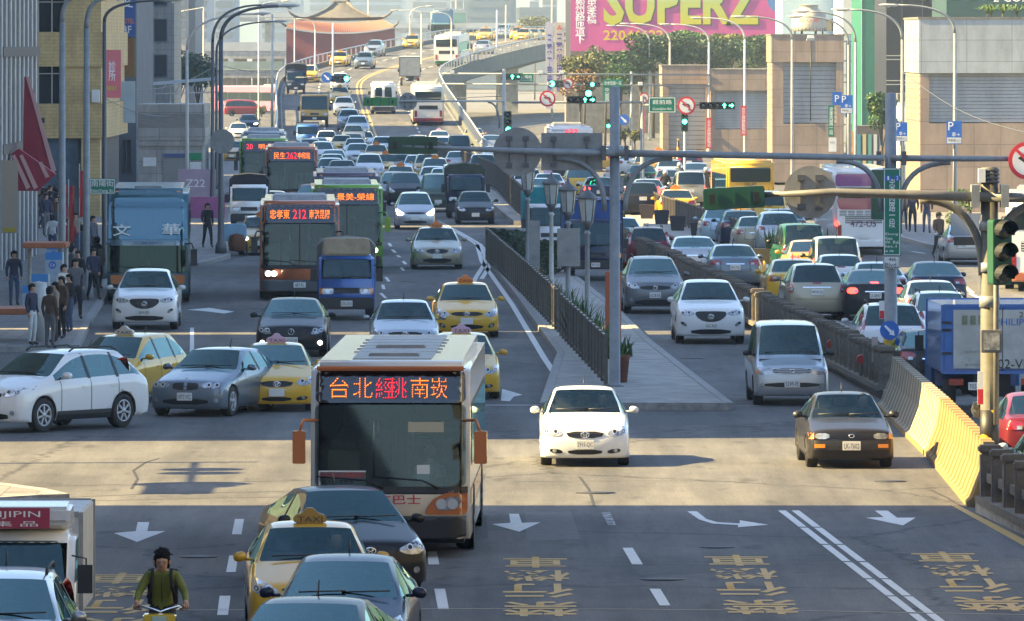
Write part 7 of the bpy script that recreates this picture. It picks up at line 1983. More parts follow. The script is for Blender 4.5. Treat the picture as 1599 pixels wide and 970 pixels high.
for i, (px, py, Y_, lab) in enumerate(((975,208,560, 'low palm like shrub right of the mast by the far kerb'),(990,212,556, 'spiky low shrub before the left granite block'),(408,172,840, 'low grass clump island left of the flyover ramp'))):
 tree(px, py, Y_, .6,.5, 'olive', lab, 400,.10,60 + i, cat='shrub', name='low_shrub')
tree(1513,312,345,1.05,.55, 'bright', 'bright green clipped hedge block behind the signal post', 1800,.06,70, cat='hedge', name='clipped_hedge'); tree(1497,332,340,.6,.8, 'bright', 'darker side of the hedge planting near the open car', 900,.06,71, cat='hedge', name='clipped_hedge')
# shrubs on the divider
for i, (px, py, Y_, rd, hh, kd, lab) in enumerate(((785,372,290,.62,.42, 'dark', 'dark bonsai like shrub at the far end of the divider'),(798,388,284,.80,.62, 'dark', 'dense dark shrub leading the divider'),(812,374,292,.6,.45, 'green', 'small shrub behind the dense one on the divider'),(832,408,270,.8,.85, 'dark', 'tall dark shrub before the rear lantern'),(850,398,274,.7,.7, 'green', 'green shrub between the two rear lanterns'))):
 tree(px, py, Y_, rd, hh, kd, lab, 2200,.06,80 + i, z=.16, cat='shrub', name='divider_shrub', trunk_r=.03)
def spiky(px, py, size, label, seed, m='olive', n=46):
 g = G(px, py, .16); root = empty('spiky_plant', g, 0, label, 'plant', 'spiky plants on the divider'); r = random.Random(seed); b = MB()
 for _ in range(n):
  a = r.uniform(0,2 * pi); t = r.uniform(.15,.9); L = size * r.uniform(.6,1.1); d = Vector((cos(a) * t, sin(a) * t, 1)).normalized(); s_ = Vector((-sin(a), cos(a),0)) * .035
  o_ = Vector((r.uniform(-.25,.25), r.uniform(-.25,.25),0)); p1 = o_ + d * L * .6; p2 = o_ + d * L + Vector((cos(a), sin(a),-.6)) * L * .12 * t
  b.quad(o_ - s_, o_ + s_, p1 + s_ * .8, p1 - s_ * .8); b.b.faces.new([b.b.verts.new(q) for q in (p1 - s_ * .8, p1 + s_ * .8, p2)])
 link('blades', b.mesh('blades', recalc=False), LEAF[m], root); return root
for i, (px, py, sz, lab, kd) in enumerate(((838,455,.7, 'dry yellowish spiky plant behind the rear lanterns', 'rust'),(852,470,.7, 'olive spiky plant at the foot of the pale lantern', 'olive'),(872,486,.8, 'spiky plant between the second and third lantern', 'olive'),(884,506,.9, 'dark spiky plant before the pointed lantern', 'green'),(900,516,.9, 'tall spiky plant left of the nearest lantern', 'green'),(908,536,1.0, 'spiky plant at the foot of the nearest lantern', 'green'),(925,545,1.0, 'large spiky plant right of the nearest lantern', 'green'),(936,560,.9, 'spiky plant beside the mast foot', 'green'))):
 spiky(px, py, sz * 1.15, lab, 90 + i, kd, 80)
for px, py, lab in ((966,606, 'terracotta pot with spiky plant standing behind the mast'),):
 g = Vector((P(969,0,186.2).x, 186.2,.16)); root = empty('potted_plant', g, 0, lab, 'potted plant'); b = MB().lathe([(.15,0),(.21,.56),(.24,.58),(.24,.64),(.20,.64),(.19,.60),(0,.60)], 20); b.build('pot', mat('terracotta', (.22,.075,.045),.8, noise=.3), root)
 sp = spiky(px, py, .55, None, 120, 'green', 30); ch = sp.children[0]; ch.parent = root; ch.location = (0,0,.60); bpy.data.objects.remove(sp)
pl = empty('planter_box', G(1208,412),0, 'yellow edged planter with grass at the end of the grey brown railing', 'planter'); b = MB().prism([(-.75,0),(.75,0),(.8,.55),(-.8,.55)], -.4,.4); b.build('box', mat('planter_yellow', (.36,.19,.04),.7, noise=.4, nscale=3), pl)
sp = spiky(1208,412,.9, None, 121, 'bright', 60); ch = sp.children[0]; ch.parent = pl; ch.location = (0,0,.5); bpy.data.objects.remove(sp)
for i, (px, py) in enumerate(((1540,16),(1566,18),(1590,22),(1552,28))):
 q = P(px, 30,375); root = empty('roof_palm', (q.x, 374 + i, 9.08),0, 'small palm on the roof of the slab block at the top right', 'palm', 'small palms on the slab block roof'); r = random.Random(i); b = MB()
 for k in range(16):
  a = r.uniform(0,2 * pi); L = r.uniform(.5,.8); c_ = Vector((cos(a), sin(a),0)); s_ = Vector((-sin(a), cos(a),0)) * .05
  p1, p2 = c_ * L * .5 + Vector((0,0,.35 + L * .5)), c_ * L + Vector((0,0,.25 + L * .35))
  b.quad(Vector((0,0,.3)) - s_, Vector((0,0,.3)) + s_, p1 + s_, p1 - s_); b.quad(p1 - s_, p1 + s_, p2 + s_ * .3, p2 - s_ * .3)
 link('crown', b.mesh('crown', recalc=False), LEAF['bright'], root); b = MB().lathe([(.06,0),(.04,.32)], 8); b.build('trunk', M_BARK, root)
# orange upright sign behind the mast
o = hang(945,970,424,545,205, mat('sign_rust', (.42,.10,.03),.6, noise=.15), 'tall rust orange upright sign standing behind the mast', [('市民清掃', 0,.5,.8,.45, mat('rust_letter', (.20,.05,.02),.6), True)]); o.location.z = .16 + P(0,545,205).z - .16
b = MB().box(-.18,-.12,.14,.2,-o.location.z + .16,0); b.build('post', M_POLED, o)
for px0, px1, y0, y1, Y_, lab in ((826,843,345,425,255, 'plain grey steel cabinet board beside the rear lantern'),(870,906,357,416,232, 'plain grey sign board seen from behind between the lanterns')):
 hang(px0, px1, y0, y1, Y_, M_SBACK, lab, name='sign_board'); o = bpy.data.objects[-2]

# ------------------------------------------------------------------ paint colours
C = {}
for n_, c_, me_ in (('white', (.72,.72,.70),0),('pearl', (.62,.63,.64),0),('silver', (.42,.44,.46),.75),('grey', (.16,.17,.18),.6),('bluegrey', (.13,.17,.21),.55),('gold', (.36,.32,.23),.5),('black', (.012,.012,.014),0),
  ('navy', (.012,.02,.05),.2),('blue', (.02,.10,.35),0),('bright_blue', (.03,.125,.38),0),('ice', (.42,.55,.62),.4),('red', (.24,.012,.012),0),('green', (.006,.065,.028),0),('army', (.05,.075,.05),0),('teal', (.01,.28,.30),0),
  ('taxi', (.66,.37,.012),0),('tan', (.52,.30,.045),0),('brown', (.026,.024,.024),.2),('maroon', (.12,.012,.02),0)):
 C[n_] = paint('paint_' + n_, c_, me_)
C['orange_bus'] = paint('bus_orange', (.42,.12,.045)); C['lime'] = paint('bus_lime', (.16,.36,.02)); C['purple'] = paint('bus_purple', (.13,.10,.14)); C['cream'] = paint('bus_cream', (.62,.58,.52)); C['coach_blue'] = paint('coach_blue', (.07,.15,.18)); C['bus_pink'] = paint('bus_pink', (.36,.13,.19)); C['coach_teal'] = paint('coach_teal', (.035,.11,.135)); C['bus_yellow'] = paint('bus_yellow', (.62,.33,.015)); C['bus_grey'] = paint('bus_grey', (.40,.44,.46)); C['flash'] = paint('bus_flash', (.48,.15,.04))
C['canvas_grey'] = mat('canvas_grey', (.19,.18,.15),.9, noise=.4, nscale=4, bump=.3); C['canvas_green'] = mat('canvas_green', (.05,.065,.045),.9, noise=.4, nscale=4, bump=.3); C['canvas_black'] = mat('canvas_black', (.02,.02,.022),.9, noise=.3, nscale=4); C['canvas_teal'] = mat('canvas_teal', (.01,.20,.22),.8, noise=.3, nscale=4); C['tarp_blue'] = mat('tarp_blue', (.015,.07,.28),.7, noise=.3, nscale=4)
C['box_white'] = mat('box_white', (.55,.56,.55),.5, noise=.25, nscale=2.5); C['box_grey'] = mat('box_grey', (.33,.34,.34),.5, noise=.3, nscale=2)
SG = {'o': mat('taxi_sign_orange', (.66,.20,.03),.4), 'p': mat('taxi_sign_pink', (.55,.36,.48),.4), 'y': mat('taxi_sign_dark', (.30,.18,.03),.4), 'w': mat('taxi_sign_white', (.55,.50,.44),.4)}
def V(model, px, py, d, col, label, cat='car', group=None, ramp=False, rz=None, name=None, world=None, **k):
 mo = MODELS[model]
 a = world and Vector(world) or (flyp(px, py) if ramp else G(px, py))
 off = mo['L'] / 2 - min(mo['wf'], 2.6) if not world else 0
 r = .026 if rz is None else rz
 if ramp and rz is None:
  dx = flyx(a.y + 6) - flyx(a.y - 6); r = -atan2(dx, 12)
 if d == 'R': r += pi
 o = a + Matrix.Rotation(r, 3, 'Z') @ Vector((0, off if d == 'F' else -off, 0)) * k.get('scale', 1)
 if ramp: o.z = zfly(o.y) + .012
 if not k.get('lod'): k['lod'] = 2 if o.y < 345 else 1
 nm = name or {'car': 'car', 'taxi': 'taxi', 'bus': 'bus', 'van': 'van', 'truck': 'truck', 'suv': 'suv', 'coach': 'coach', 'minibus': 'minibus'}.get(cat, cat.replace(' ', '_'))
 root = vehicle(model, o, r, C[col] if isinstance(col, str) else col, label, cat, group, name=nm, **{q: (C[v] if q in ('color2', 'color3', 'bumper') and isinstance(v, str) else v) for q, v in k.items()})
 if ramp:
  sl = atan2(zfly(o.y + 3) - zfly(o.y - 3),6); root.rotation_euler = (sl if d == 'F' else -sl, 0, r)
 return root
def vtext(root, s, x, y, z, h, m, w_=None, rz=0, name='lettering', bold=.01, tilt=0):
 return put_text(name, s, m, root, (x, y, z), h, w_, rz=rz, bold=bold, tilt=tilt)
J, JR = 'cars queued on the left carriageway', 'cars queued on the right carriageway'
TX, FLYG = 'yellow taxis in the traffic', 'vehicles on the flyover'
# ---- near traffic on the left
B = V('bus_intercity', 617,856, 'F', 'cream', 'white and orange bus with orange dot lettering leading the left lanes', 'bus', rz=-.017, color2='flash', color3='flash', bumper=M_TRIM, plate=None)
h_ = -MODELS['bus_intercity']['L'] / 2
for s_, x, m_, w_ in (('台', -.80, M_LED, .30),('北', -.43, M_LED, .30),('經', -.08, M_LEDR, .30),('桃', .12, M_LEDR, .28),('南', .46, M_LED, .28),('崁', .76, M_LED, .26)):
 vtext(B, s_, x, h_ + .125,2.66,.33, m_, w_, name='led_character', tilt=-.287, bold=-.012)
b = MB(); b.box(-1.18,1.18, h_ + .05, h_ + .35,2.93,3.0); b.build('brow', C['flash'], B, .03)
vtext(B, '公有巴士', .02, h_ - .028,.92,.15, mat('letter_red', (.45,.02,.03),.5),.92)
o = MB().box(-1.12,-.38, h_ + .012, h_ + .028,1.14,1.37).build('card', M_SWHITE, B); put_text('lettering', '台北車站-桃園機場', M_SRED, o, (-.75, h_ + .006,1.30),.09,.68); put_text('lettering', '往大園-經南崁', M_TEXTK, o, (-.82, h_ + .006,1.19),.07,.5)
o = MB().box(.42,.62, h_ + .010, h_ + .024,1.22,1.46).build('paper', M_SWHITE, B)
o = MB().box(.28,.84, h_ + .055, h_ + .07,1.97,2.13).build('sticker', mat('sticker_beige', (.45,.42,.30),.5), B)
k = MODELS['bus_intercity']
for z in (1.6,): b = MB().box(-1.0,-.5, h_ + .6, h_ + 1.0,1.1,1.65); b.build('fare_box', mat('fare_box', (.30,.26,.18),.6), B)
o = link('driver', k['driver'], None, B)
for i, m_ in enumerate((M_CLOTH[3], M_SKIN, M_HAIR)):
 o.data.materials.append(None) if len(o.data.materials) <= i else None
 o.material_slots[i].link = 'OBJECT'; o.material_slots[i].material = m_
V('sedan_big', 0,0, 'F', 'black', 'glossy black sedan turned to the right under the bus bumper', 'car', rz=.20, world=((533 - CX) * 119.3 / F, 119.3,0), plate=None, gw=M_GDARK)
V('sedan_mid', 0,0, 'F', 'taxi', 'yellow taxi with dark roof sign behind the black sedan at the bottom', 'taxi', TX, rz=.05, world=((484 - CX) * 110.6 / F, 110.6,0), taxi=SG['y'], driver=M_CLOTH[0])
V('sedan_mid', 0,0, 'F', 'navy', 'dark blue sedan with teal windscreen at the bottom centre', 'car', rz=-.04, world=((541 - CX) * 103.4 / F, 103.4,0), gw=M_GSKY)
V('sedan_big', 0,0, 'F', 'black', 'black sedan cut by the bottom edge of the photo', 'car', rz=-.10, world=((487 - CX) * 95.4 / F, 95.4,0), gw=M_GSKY)
T = V('truck_pick', 0,0, 'F', 'white', 'white box truck with a red banner over its cab at the lower left', 'truck', rz=.0, world=(-6.35,103.2,0), color2='box_white', color3='box_grey')
h_ = -2.35
pm = MB().box(-.78,.50, h_ + .60, h_ + .615,0,.26).mesh('banner'); pm.transform(Matrix.Translation((0,-.16,1.93)) @ Matrix.Rotation(0,4, 'X')); o = link('banner', pm, mat('banner_red', (.34,.03,.07),.5), T)
put_text('lettering', 'KUAIJIPIN', M_TEXTW, o, (-.12, h_ + .43,2.10),.10,1.0); put_text('lettering', '快 集 品', M_TEXTW, o, (-.10, h_ + .43,1.99),.07,.9)
b = MB(); b.prism([(h_ + .72,1.91),(h_ + .47,1.98),(h_ + .47,2.2),(h_ + 1.2,2.24),(h_ + 1.55,1.91)], -.78,.76, axis='x'); b.build('roof_hood', C['pearl'], T, .05)
V('suv', 0,0, 'F', 'silver', 'silver suv with roof rails at the bottom left corner', 'suv', rz=.0, world=(-6.22,97.3,0), gw=M_GSKY)
# ---- the junction
V('suv', 0,0, 'F', 'white', 'white suv seen side on, turning left before the yellow taxi', 'suv', rz=-.63, world=((82 - CX) * 167 / F, 167.3,0), gw=M_GDARK)
V('wagon', 0,0, 'F', 'taxi', 'golden yellow taxi with white roof sign half behind the white suv', 'taxi', TX, rz=-.32, world=((196 - CX) * 180 / F, 180.2,0), taxi=SG['w'], scale=.96)
V('hatch', 0,0, 'F', 'bluegrey', 'blue grey hatchback turned left at the junction, amber lamp lit', 'car', rz=-.28, world=((336 - CX) * 174.3 / F, 174.4,0), plate='1977-YC', driver=M_CLOTH[0])
V('sedan_small', 432,641, 'F', 'taxi', 'yellow taxi with pink roof sign right of the hatchback', 'taxi', TX, taxi=SG['p'], rz=.03)
V('sedan_lux', 456,556, 'F', 'black', 'black luxury sedan with wide chrome grille ahead of the orange bus', 'car', plate='DD-5128', lit=1, rz=.0)
V('sedan_mid', 632,560, 'F', 'silver', 'silver sedan directly behind the white bus roof', 'car')
V('sedan_mid', 728,526, 'F', 'taxi', 'bright yellow taxi with orange roof sign beside the brown railing', 'taxi', TX, taxi=SG['o'], driver=M_CLOTH[1], bumper=None)
V('sedan_small', 722,622, 'F', 'taxi', 'yellow taxi with pink sign mostly hidden behind the white bus', 'taxi', TX, taxi=SG['p'])
V('suv_sharp', 227,514, 'F', 'white', 'white suv with black grille in front of the blue coach', 'suv', plate='RAW-0829', rz=.01)
V('sedan_small', 913,726, 'F', 'white', 'white sedan alone in the middle of the junction', 'car', plate='2915-QC', rz=.0, gw=M_GCLEAR, driver=M_CLOTH[5])
V('sedan_old', 1325,729, 'F', 'brown', 'old boxy dark brown sedan beside the yellow barrier', 'car', plate='LK-7602', gw=M_GCLEAR, driver=M_CLOTH[0], rz=.03)
V('van_old', 1234,632, 'F', 'silver', 'silver grey people carrier van beside the stone balustrade', 'van', plate='3249-FE', color2='grey')
V('suv_sharp', 1108,536, 'F', 'white', 'white suv with spindle shaped grille beside the divider', 'suv', plate='AAG-9618', lit=0, rz=.02)
V('suv', 1021,489, 'F', 'grey', 'dark grey suv with chrome grille just right of the mast', 'suv', plate='6128-EE', rz=.03)
V('truck_tall', 929,438, 'F', 'navy', 'blue truck with blue cargo cover behind the lantern posts', 'truck', color2='tarp_blue', color3='navy', plate='827-JZ', scale=.88, group=None)
Q = bpy.data.objects[-1]
V('truck_canvas', 858,404, 'F', 'pearl', 'truck with teal canvas cover behind the rear lantern', 'truck', color2='canvas_teal', scale=.95)
# ---- left carriageway buses and trucks
CO = V('bus_coach', 232,471, 'F', 'coach_teal', 'tall dark teal coach with two tier pale blue windscreen at the bus bay', 'coach', rz=.035, color2='coach_blue', color3=None)
h_ = -6.0
vtext(CO, '文', -.80, h_ + .06,2.28,.36, M_TEXTW, .55); vtext(CO, '華', .72, h_ + .06,2.30,.36, M_TEXTW, .55); vtext(CO, '文華旅行', 0, h_ + .0,1.88,.10, mat('coach_ink', (.05,.08,.2),.5),.95)
for s in (-1,1): b = MB().prism(roundpoly([(s * .95 - .18,.62),(s * .95 + .18,.62),(s * .95 + .2,.9),(s * .95 - .2,.9)], .06), h_ - .03, h_ + .1); b.build('lamp_surround', C['flash'], CO)
def ledbus(root, model, parts, z=2.70, h=.30):
 h_ = -MODELS[model]['L'] / 2
 for s_, x, w_, m_ in parts: vtext(root, s_, x, h_ + .135, z, h, m_, w_, name='led_character', tilt=-.287)
O1 = V('bus_city', 468,466, 'F', 'orange_bus', 'orange brown city bus with lit sign behind the blue minitruck', 'bus', 'city buses in the left lane', lit=1, bumper=M_POLED, plate='487-FL')
ledbus(O1, 'bus_city', (('忠孝東', -.62,.62, M_LED),('212', 0,.42, M_LEDR),('南港昆陽', .62,.64, M_LED)))
O2 = V('bus_city', 541,426, 'F', 'lime', 'lime green city bus with amber sign right of the orange bus', 'bus', 'city buses in the left lane', lit=1, color2='lime', color3='lime')
ledbus(O2, 'bus_city', (('景美-榮總', .30,1.3, M_LED),),2.70,.26)
O3 = V('bus_city', 540,396, 'F', 'purple', 'dark purple city bus with red and amber sign behind the lime one', 'bus', 'city buses in the left lane', color2='purple')
ledbus(O3, 'bus_city', (('292', -.62,.40, M_LEDR),('蘆洲-永春', .28,1.2, M_LED)),2.70,.28)
O4 = V('bus_city', 455,331, 'F', 'orange_bus', 'second orange brown city bus with red 262 on its sign', 'bus', 'city buses in the left lane', lit=1, bumper=M_POLED)
ledbus(O4, 'bus_city', (('民生', -.55,.55, M_LED),('262', .02,.5, M_LEDR),('中和站', .60,.58, M_LED)),2.70,.34)
O5 = V('bus_city', 412,310, 'F', 'lime', 'green city bus behind the second orange bus', 'bus', 'city buses in the left lane', lit=1, color2='lime')
ledbus(O5, 'bus_city', (('20', -.72,.34, M_LEDR),('明水路', .25,1.0, M_LED)),2.70,.28)
V('bus_city', 412,292, 'F', 'bus_grey', 'grey roofed city bus at the back of the bus queue', 'bus', 'city buses in the left lane')
MT = V('truck_small', 541,499, 'F', 'blue', 'blue minitruck with grey canopy and tan roll over the cab', 'truck', color2='canvas_grey', bumper=M_TRIM, plate='DX-2510')
b = MB(); b.prism(roundpoly([(-.72,1.86),(.72,1.86),(.66,2.36),(-.66,2.36)], .15),-1.72,-.75); b.build('canvas_roll', mat('canvas_tan', (.42,.33,.22),.9, noise=.25, nscale=4, bump=.3), MT, .05)
V('truck_small', 389,357, 'F', 'white', 'white minitruck with a black cargo cover behind the dark lamp posts', 'truck', color2='canvas_black')
V('sedan_mid', 408,398, 'F', 'tan', 'tan taxi half hidden by the orange bus near the pavement bulge', 'taxi', TX, taxi=SG['o'], lit=2)
V('sedan_mid', 424,350, 'F', 'taxi', 'yellow taxi tail peeping out under the second orange bus', 'taxi', TX)
V('sedan_big', 682,420, 'F', 'gold', 'gold beige taxi alone on the bare road before the divider', 'taxi', TX, taxi=SG['o'], driver=M_CLOTH[2])
V('wagon', 648,358, 'F', 'silver', 'silver estate car with lit headlamps left of the black sedan', 'car', lit=2)
V('sedan_small', 742,350, 'F', 'black', 'black sedan in front of the blue truck with canopy', 'car', plate='0768-DP')
V('truck_small', 727,341, 'F', 'navy', 'dark blue truck with army green canopy behind the black sedan', 'truck', color2='canvas_green', scale=1.06)
V('van_old', 684,331, 'F', 'army', 'army green van left of the canopy truck', 'van')
V('wagon', 633,321, 'F', 'black', 'black people carrier behind the silver estate car', 'car', scale=1.04, lit=1)
b = None
# ---- the queue on the left carriageway, seen from the front
for row in (
 ('sedan_mid', 626,302, 'tan', 'taxi with orange sign behind the black people carrier', 'o'),('wagon', 577,283, 'pearl', 'pearl people carrier behind the purple bus', 0),('sedan_mid', 603,279, 'taxi', 'yellow taxi right of the pearl people carrier', 'o'),
 ('sedan_small', 588,261, 'tan', 'tan taxi behind the yellow one right of the people carrier', 'o'),('sedan_mid', 559,259, 'silver', 'silver sedan behind the pearl people carrier', 0),('wagon', 618,318, 'grey', 'dark grey estate car behind the black people carrier', 0),
 ('sedan_small', 628,279, 'grey', 'grey sedan under the green signal head', 0),('sedan_small', 651,281, 'ice', 'pale blue sedan under the right end of the green signal head', 0),('wagon', 668,283, 'tan', 'tan taxi with sign at the railing, rear one of two', 'o'),
 ('wagon', 680,291, 'tan', 'tan taxi with sign at the railing, front one of two', 'o'),('sedan_mid', 678,303, 'silver', 'silver sedan in front of the two tan taxis at the railing', 0),('sedan_mid', 694,306, 'ice', 'pale sedan just behind the army green van', 0),('van_old', 714,312, 'white', 'white van roof behind the canopy truck', 0),
 ('wagon', 510,238, 'white', 'white people carrier right of the blue minitruck in the queue', 0),('sedan_small', 534,243, 'taxi', 'small yellow taxi behind the silver sedan queue', 0),('wagon', 503,259, 'pearl', 'pale estate car behind the stack of sedans', 0),
 ('sedan_mid', 521,271, 'silver', 'silver sedan, second of the stack right of the orange bus', 0),('sedan_small', 519,279, 'white', 'white sedan, third of the stack right of the orange bus', 0),('sedan_mid', 516,287, 'ice', 'blue tinted sedan at the front of the stack by the orange bus', 0),
 ('sedan_lux', 534,291, 'grey', 'dark silver sedan behind the purple bus roof', 0),('sedan_small', 547,309, 'white', 'white taxi roof with purple sign over the purple bus', 'p'),('sedan_mid', 489,337, 'silver', 'silver sedan wedged between the orange and purple buses', 0),
 ('sedan_small', 555,249, 'silver', 'silver sedan one row behind the pearl carrier lane', 0),('sedan_mid', 551,240, 'grey', 'grey sedan two rows behind the pearl carrier lane', 0),('sedan_small', 484,250, 'pearl', 'pale sedan left of the stack by the orange bus', 0),
 ('suv', 388,208, 'navy', 'dark blue car with lit lamps on the side road left of the ramp', 0),('sedan_small', 497,248, 'silver', 'silver sedan at the left of the queue under the white people carrier', 0),('sedan_mid', 470,268, 'white', 'white sedan squeezed behind the second orange bus roof', 0),('sedan_small', 568,236, 'white', 'white sedan at the queue edge beside the double yellow line', 0),('sedan_mid', 598,246, 'silver', 'silver sedan at the right of the queue near the green signal head', 0),('sedan_small', 372,220, 'white', 'white taxi behind the round grey sign on the side road', 'w'),('sedan_mid', 362,254, 'tan', 'tan taxi beside the green bus on the side road', 0)):
 mdl, px, py, col, lab, tx = row
 V(mdl, px, py, 'F', col, lab, 'taxi' if 'taxi' in lab else 'car', J, taxi=SG[tx] if tx else None, lit=2 if 'lit lamps' in lab else 0)
V('truck_pick', 480,235, 'F', 'bright_blue', 'bright blue minitruck before the yellow dump truck', 'truck', color2='box_white')
# ---- the flyover
for row in (
 ('truck_dump', 491,199, 'F', 'tan', 'yellow dump truck coming down the ramp behind the blue minitruck', 'truck', 0, dict(scale=.93)),
 ('suv', 545,205, 'F', 'bluegrey', 'blue grey suv right of the dump truck', 'suv', 0, {}),('suv', 558,216, 'F', 'silver', 'silver suv at the ramp foot beside the double yellow line', 'suv', 0, {}),('sedan_small', 552,227, 'F', 'grey', 'grey sedan at the very foot of the ramp', 'car', 0, {}),
 ('sedan_mid', 537,180, 'F', 'silver', 'silver sedan behind the blue grey suv on the ramp', 'car', 0, {}),('sedan_mid', 531,163, 'F', 'taxi', 'yellow taxi above the silver sedan on the ramp', 'taxi', 'y', {}),('sedan_mid', 531,140, 'F', 'white', 'white sedan half hidden by the far blue disc and signal', 'car', 0, {}),
 ('truck_canvas', 462,147, 'F', 'navy', 'dark blue truck at the left parapet of the ramp', 'truck', 0, dict(color2='canvas_black', scale=.95)),('wagon', 483,129, 'F', 'taxi', 'yellow taxi van at the left parapet behind the dark truck', 'taxi', 0, {}),
 ('sedan_mid', 529,104, 'F', 'taxi', 'yellow taxi in the outer lane of the curve', 'taxi', 'y', {}),('suv', 568,108, 'F', 'bluegrey', 'dark suv in the inner lane of the curve beside the taxi', 'suv', 0, {}),('suv_sharp', 583,88, 'F', 'silver', 'silver suv behind the dark one in the curve', 'suv', 0, {}),
 ('sedan_mid', 642,76, 'F', 'taxi', 'yellow taxi with silver bumper left of the green white bus', 'taxi', 'y', {}),('sedan_mid', 757,64, 'F', 'taxi', 'far taxi right of the dark coach', 'taxi', 'y', {}),('wagon', 784,59, 'F', 'silver', 'far silver people carrier between two taxis', 'car', 0, {}),('sedan_small', 808,62, 'F', 'taxi', 'far yellow and white taxi right of the people carrier', 'taxi', 'y', {}),
 ('bus_mini', 598,177, 'R', 'white', 'white minibus seen from behind on the ramp', 'minibus', 0, dict(color2='green')),('bus_city', 668,195, 'R', 'cream', 'white bus with red tail seen from behind on the ramp', 'bus', 0, dict(color2='red', bumper='red', scale=.98)),('truck_tall', 640,134, 'R', 'white', 'grey box truck seen from behind on the ramp', 'truck', 0, dict(color2='box_grey', scale=.86)),
 ('bus_city', 701,104, 'R', 'cream', 'green and white bus climbing the curve', 'bus', 0, dict(color2='green', bumper='green')),('sedan_mid', 753,85, 'R', 'silver', 'silver sedan climbing beside the right parapet', 'car', 0, {}),('bus_coach', 694,63, 'F', 'bluegrey', 'dark coach with pale roof at the top of the flyover', 'coach', 0, {})):
 mdl, px, py, d, col, lab, cat, tx, k = row
 V(mdl, px, py, d, col, lab, cat, FLYG, ramp=True, taxi=SG[tx] if tx else None, lod=1, **k)
for i, (px, py, col, lab) in enumerate(((818,56, 'taxi', 'far yellow taxi above the right parapet'),(832,54, 'tan', 'far taxi roof at the right end of the flyover'),(843,52, 'taxi', 'farthest yellow car before the cream upright sign'),(738,60, 'taxi', 'far yellow car right behind the dark coach'))):
 q = P(px, py + 6,905 + 6 * i); o = vehicle('sedan_mid', (q.x, q.y, 8.05),-.15, C[col], lab, 'taxi', FLYG, lod=1, name='taxi')
# ---- the side road left of the ramp
V('minivan', 0,0, 'F', 'red', 'red minivan crossing side on far left of the ramp', 'van', rz=radians(95), world=((381 - CX) * 862 / F, 862,0), lod=1, scale=.95)
YB = V('bus_city', 0,0, 'F', 'bus_pink', 'pink bus with yellow band turning far left of the ramp', 'bus', rz=radians(52), world=((404 - CX) * 892 / F, 892,0), lod=1, color2='bus_yellow'); ledbus(YB, 'bus_city', (('270', .3,.8, M_LEDR),))
# ---- right carriageway, seen from behind
R_ = lambda mdl, px, py, col, lab, cat='car', tx=0, br=False, **k: V(mdl, px, py, 'R', col, lab, cat, JR if cat in ('car', 'taxi', 'suv') else None, taxi=SG[tx] if tx else None, brake=br, **k)
R_('sedan_small', 627,221, 'tan', 'tan taxi seen from behind entering the ramp', 'taxi'); R_('sedan_small', 652,243, 'white', 'white car seen from behind peeking over the green signal head'); R_('sedan_mid', 686,235, 'pearl', 'white taxi with purple sign driving to the ramp', 'taxi', 'p')
R_('sedan_small', 690,247, 'white', 'white hatch seen from behind below the white taxi'); R_('van_old', 717,253, 'navy', 'dark van seen from behind right of the white hatch', 'van'); R_('sedan_mid', 740,230, 'tan', 'tan taxi seen from behind beyond the dark van', 'taxi'); R_('sedan_mid', 768,243, 'silver', 'silver sedan seen from behind left of the upright green signal')
R_('sedan_mid', 716,274, 'silver', 'silver sedan just right of the brown railing far end'); R_('sedan_small', 772,264, 'white', 'white sedan behind the blue grey suv by the railing'); R_('suv', 754,286, 'bluegrey', 'blue grey suv seen from behind right of the brown railing', 'suv'); R_('sedan_mid', 803,297, 'taxi', 'yellow taxi under the grey sign backs', 'taxi', br=False); R_('sedan_mid', 857,316, 'pearl', 'white taxi with purple sign behind the lanterns', 'taxi', 'p'); R_('sedan_small', 846,325, 'ice', 'pale blue sedan behind the rear lantern')
R_('wagon', 905,310, 'taxi', 'yellow taxi van seen from behind left of the mast', 'taxi'); R_('sedan_mid', 936,323, 'navy', 'dark sedan with red lamps just left of the mast', br=True); R_('sedan_mid', 853,352, 'taxi', 'yellow taxi hidden behind the teal canvas truck', 'taxi'); R_('sedan_mid', 938,362, 'pearl', 'white car with lit brake bar behind the nearest lantern', br=True)
BG = V('bus_city', 890,280, 'R', 'white', 'white and lime bus seen from behind over the grey sign board', 'bus', color2='lime'); vtext(BG, '629', 0.0,5.66,2.86,.24, M_LEDR, .75, rz=pi)
R_('suv', 1003,341, 'black', 'black suv with lit brake lamps right of the mast', 'suv', br=True); R_('sedan_mid', 1012,327, 'silver', 'silver sedan with brake lamp behind the black suv', br=True); R_('sedan_mid', 1057,347, 'taxi', 'bright yellow taxi with orange sign behind the grey brown railing', 'taxi', 'o'); R_('minivan', 1078,323, 'gold', 'grey beige people carrier behind the bright yellow taxi', 'van', br=True, scale=.92)
R_('sedan_mid', 1046,309, 'grey', 'dark sedan with brake lamps left of the grey people carrier', br=True); R_('sedan_mid', 1087,296, 'silver', 'silver sedan left of the yellow bus'); R_('sedan_small', 1046,290, 'ice', 'pale blue sedan two rows behind the bright yellow taxi')
R_('sedan_mid', 1010,282, 'tan', 'tan taxi three rows back right of the mast', 'taxi'); R_('sedan_small', 985,276, 'white', 'white car right behind the mast, far row'); R_('wagon', 1030,276, 'taxi', 'yellow taxi van in the far row right of the mast', 'taxi', 'o'); R_('sedan_mid', 1003,300, 'green', 'dark green car beside the mast in the third row'); R_('sedan_small', 905,268, 'silver', 'silver sedan far behind the white and lime bus'); R_('sedan_mid', 1075,272, 'navy', 'dark blue sedan in the far row left of the yellow bus')
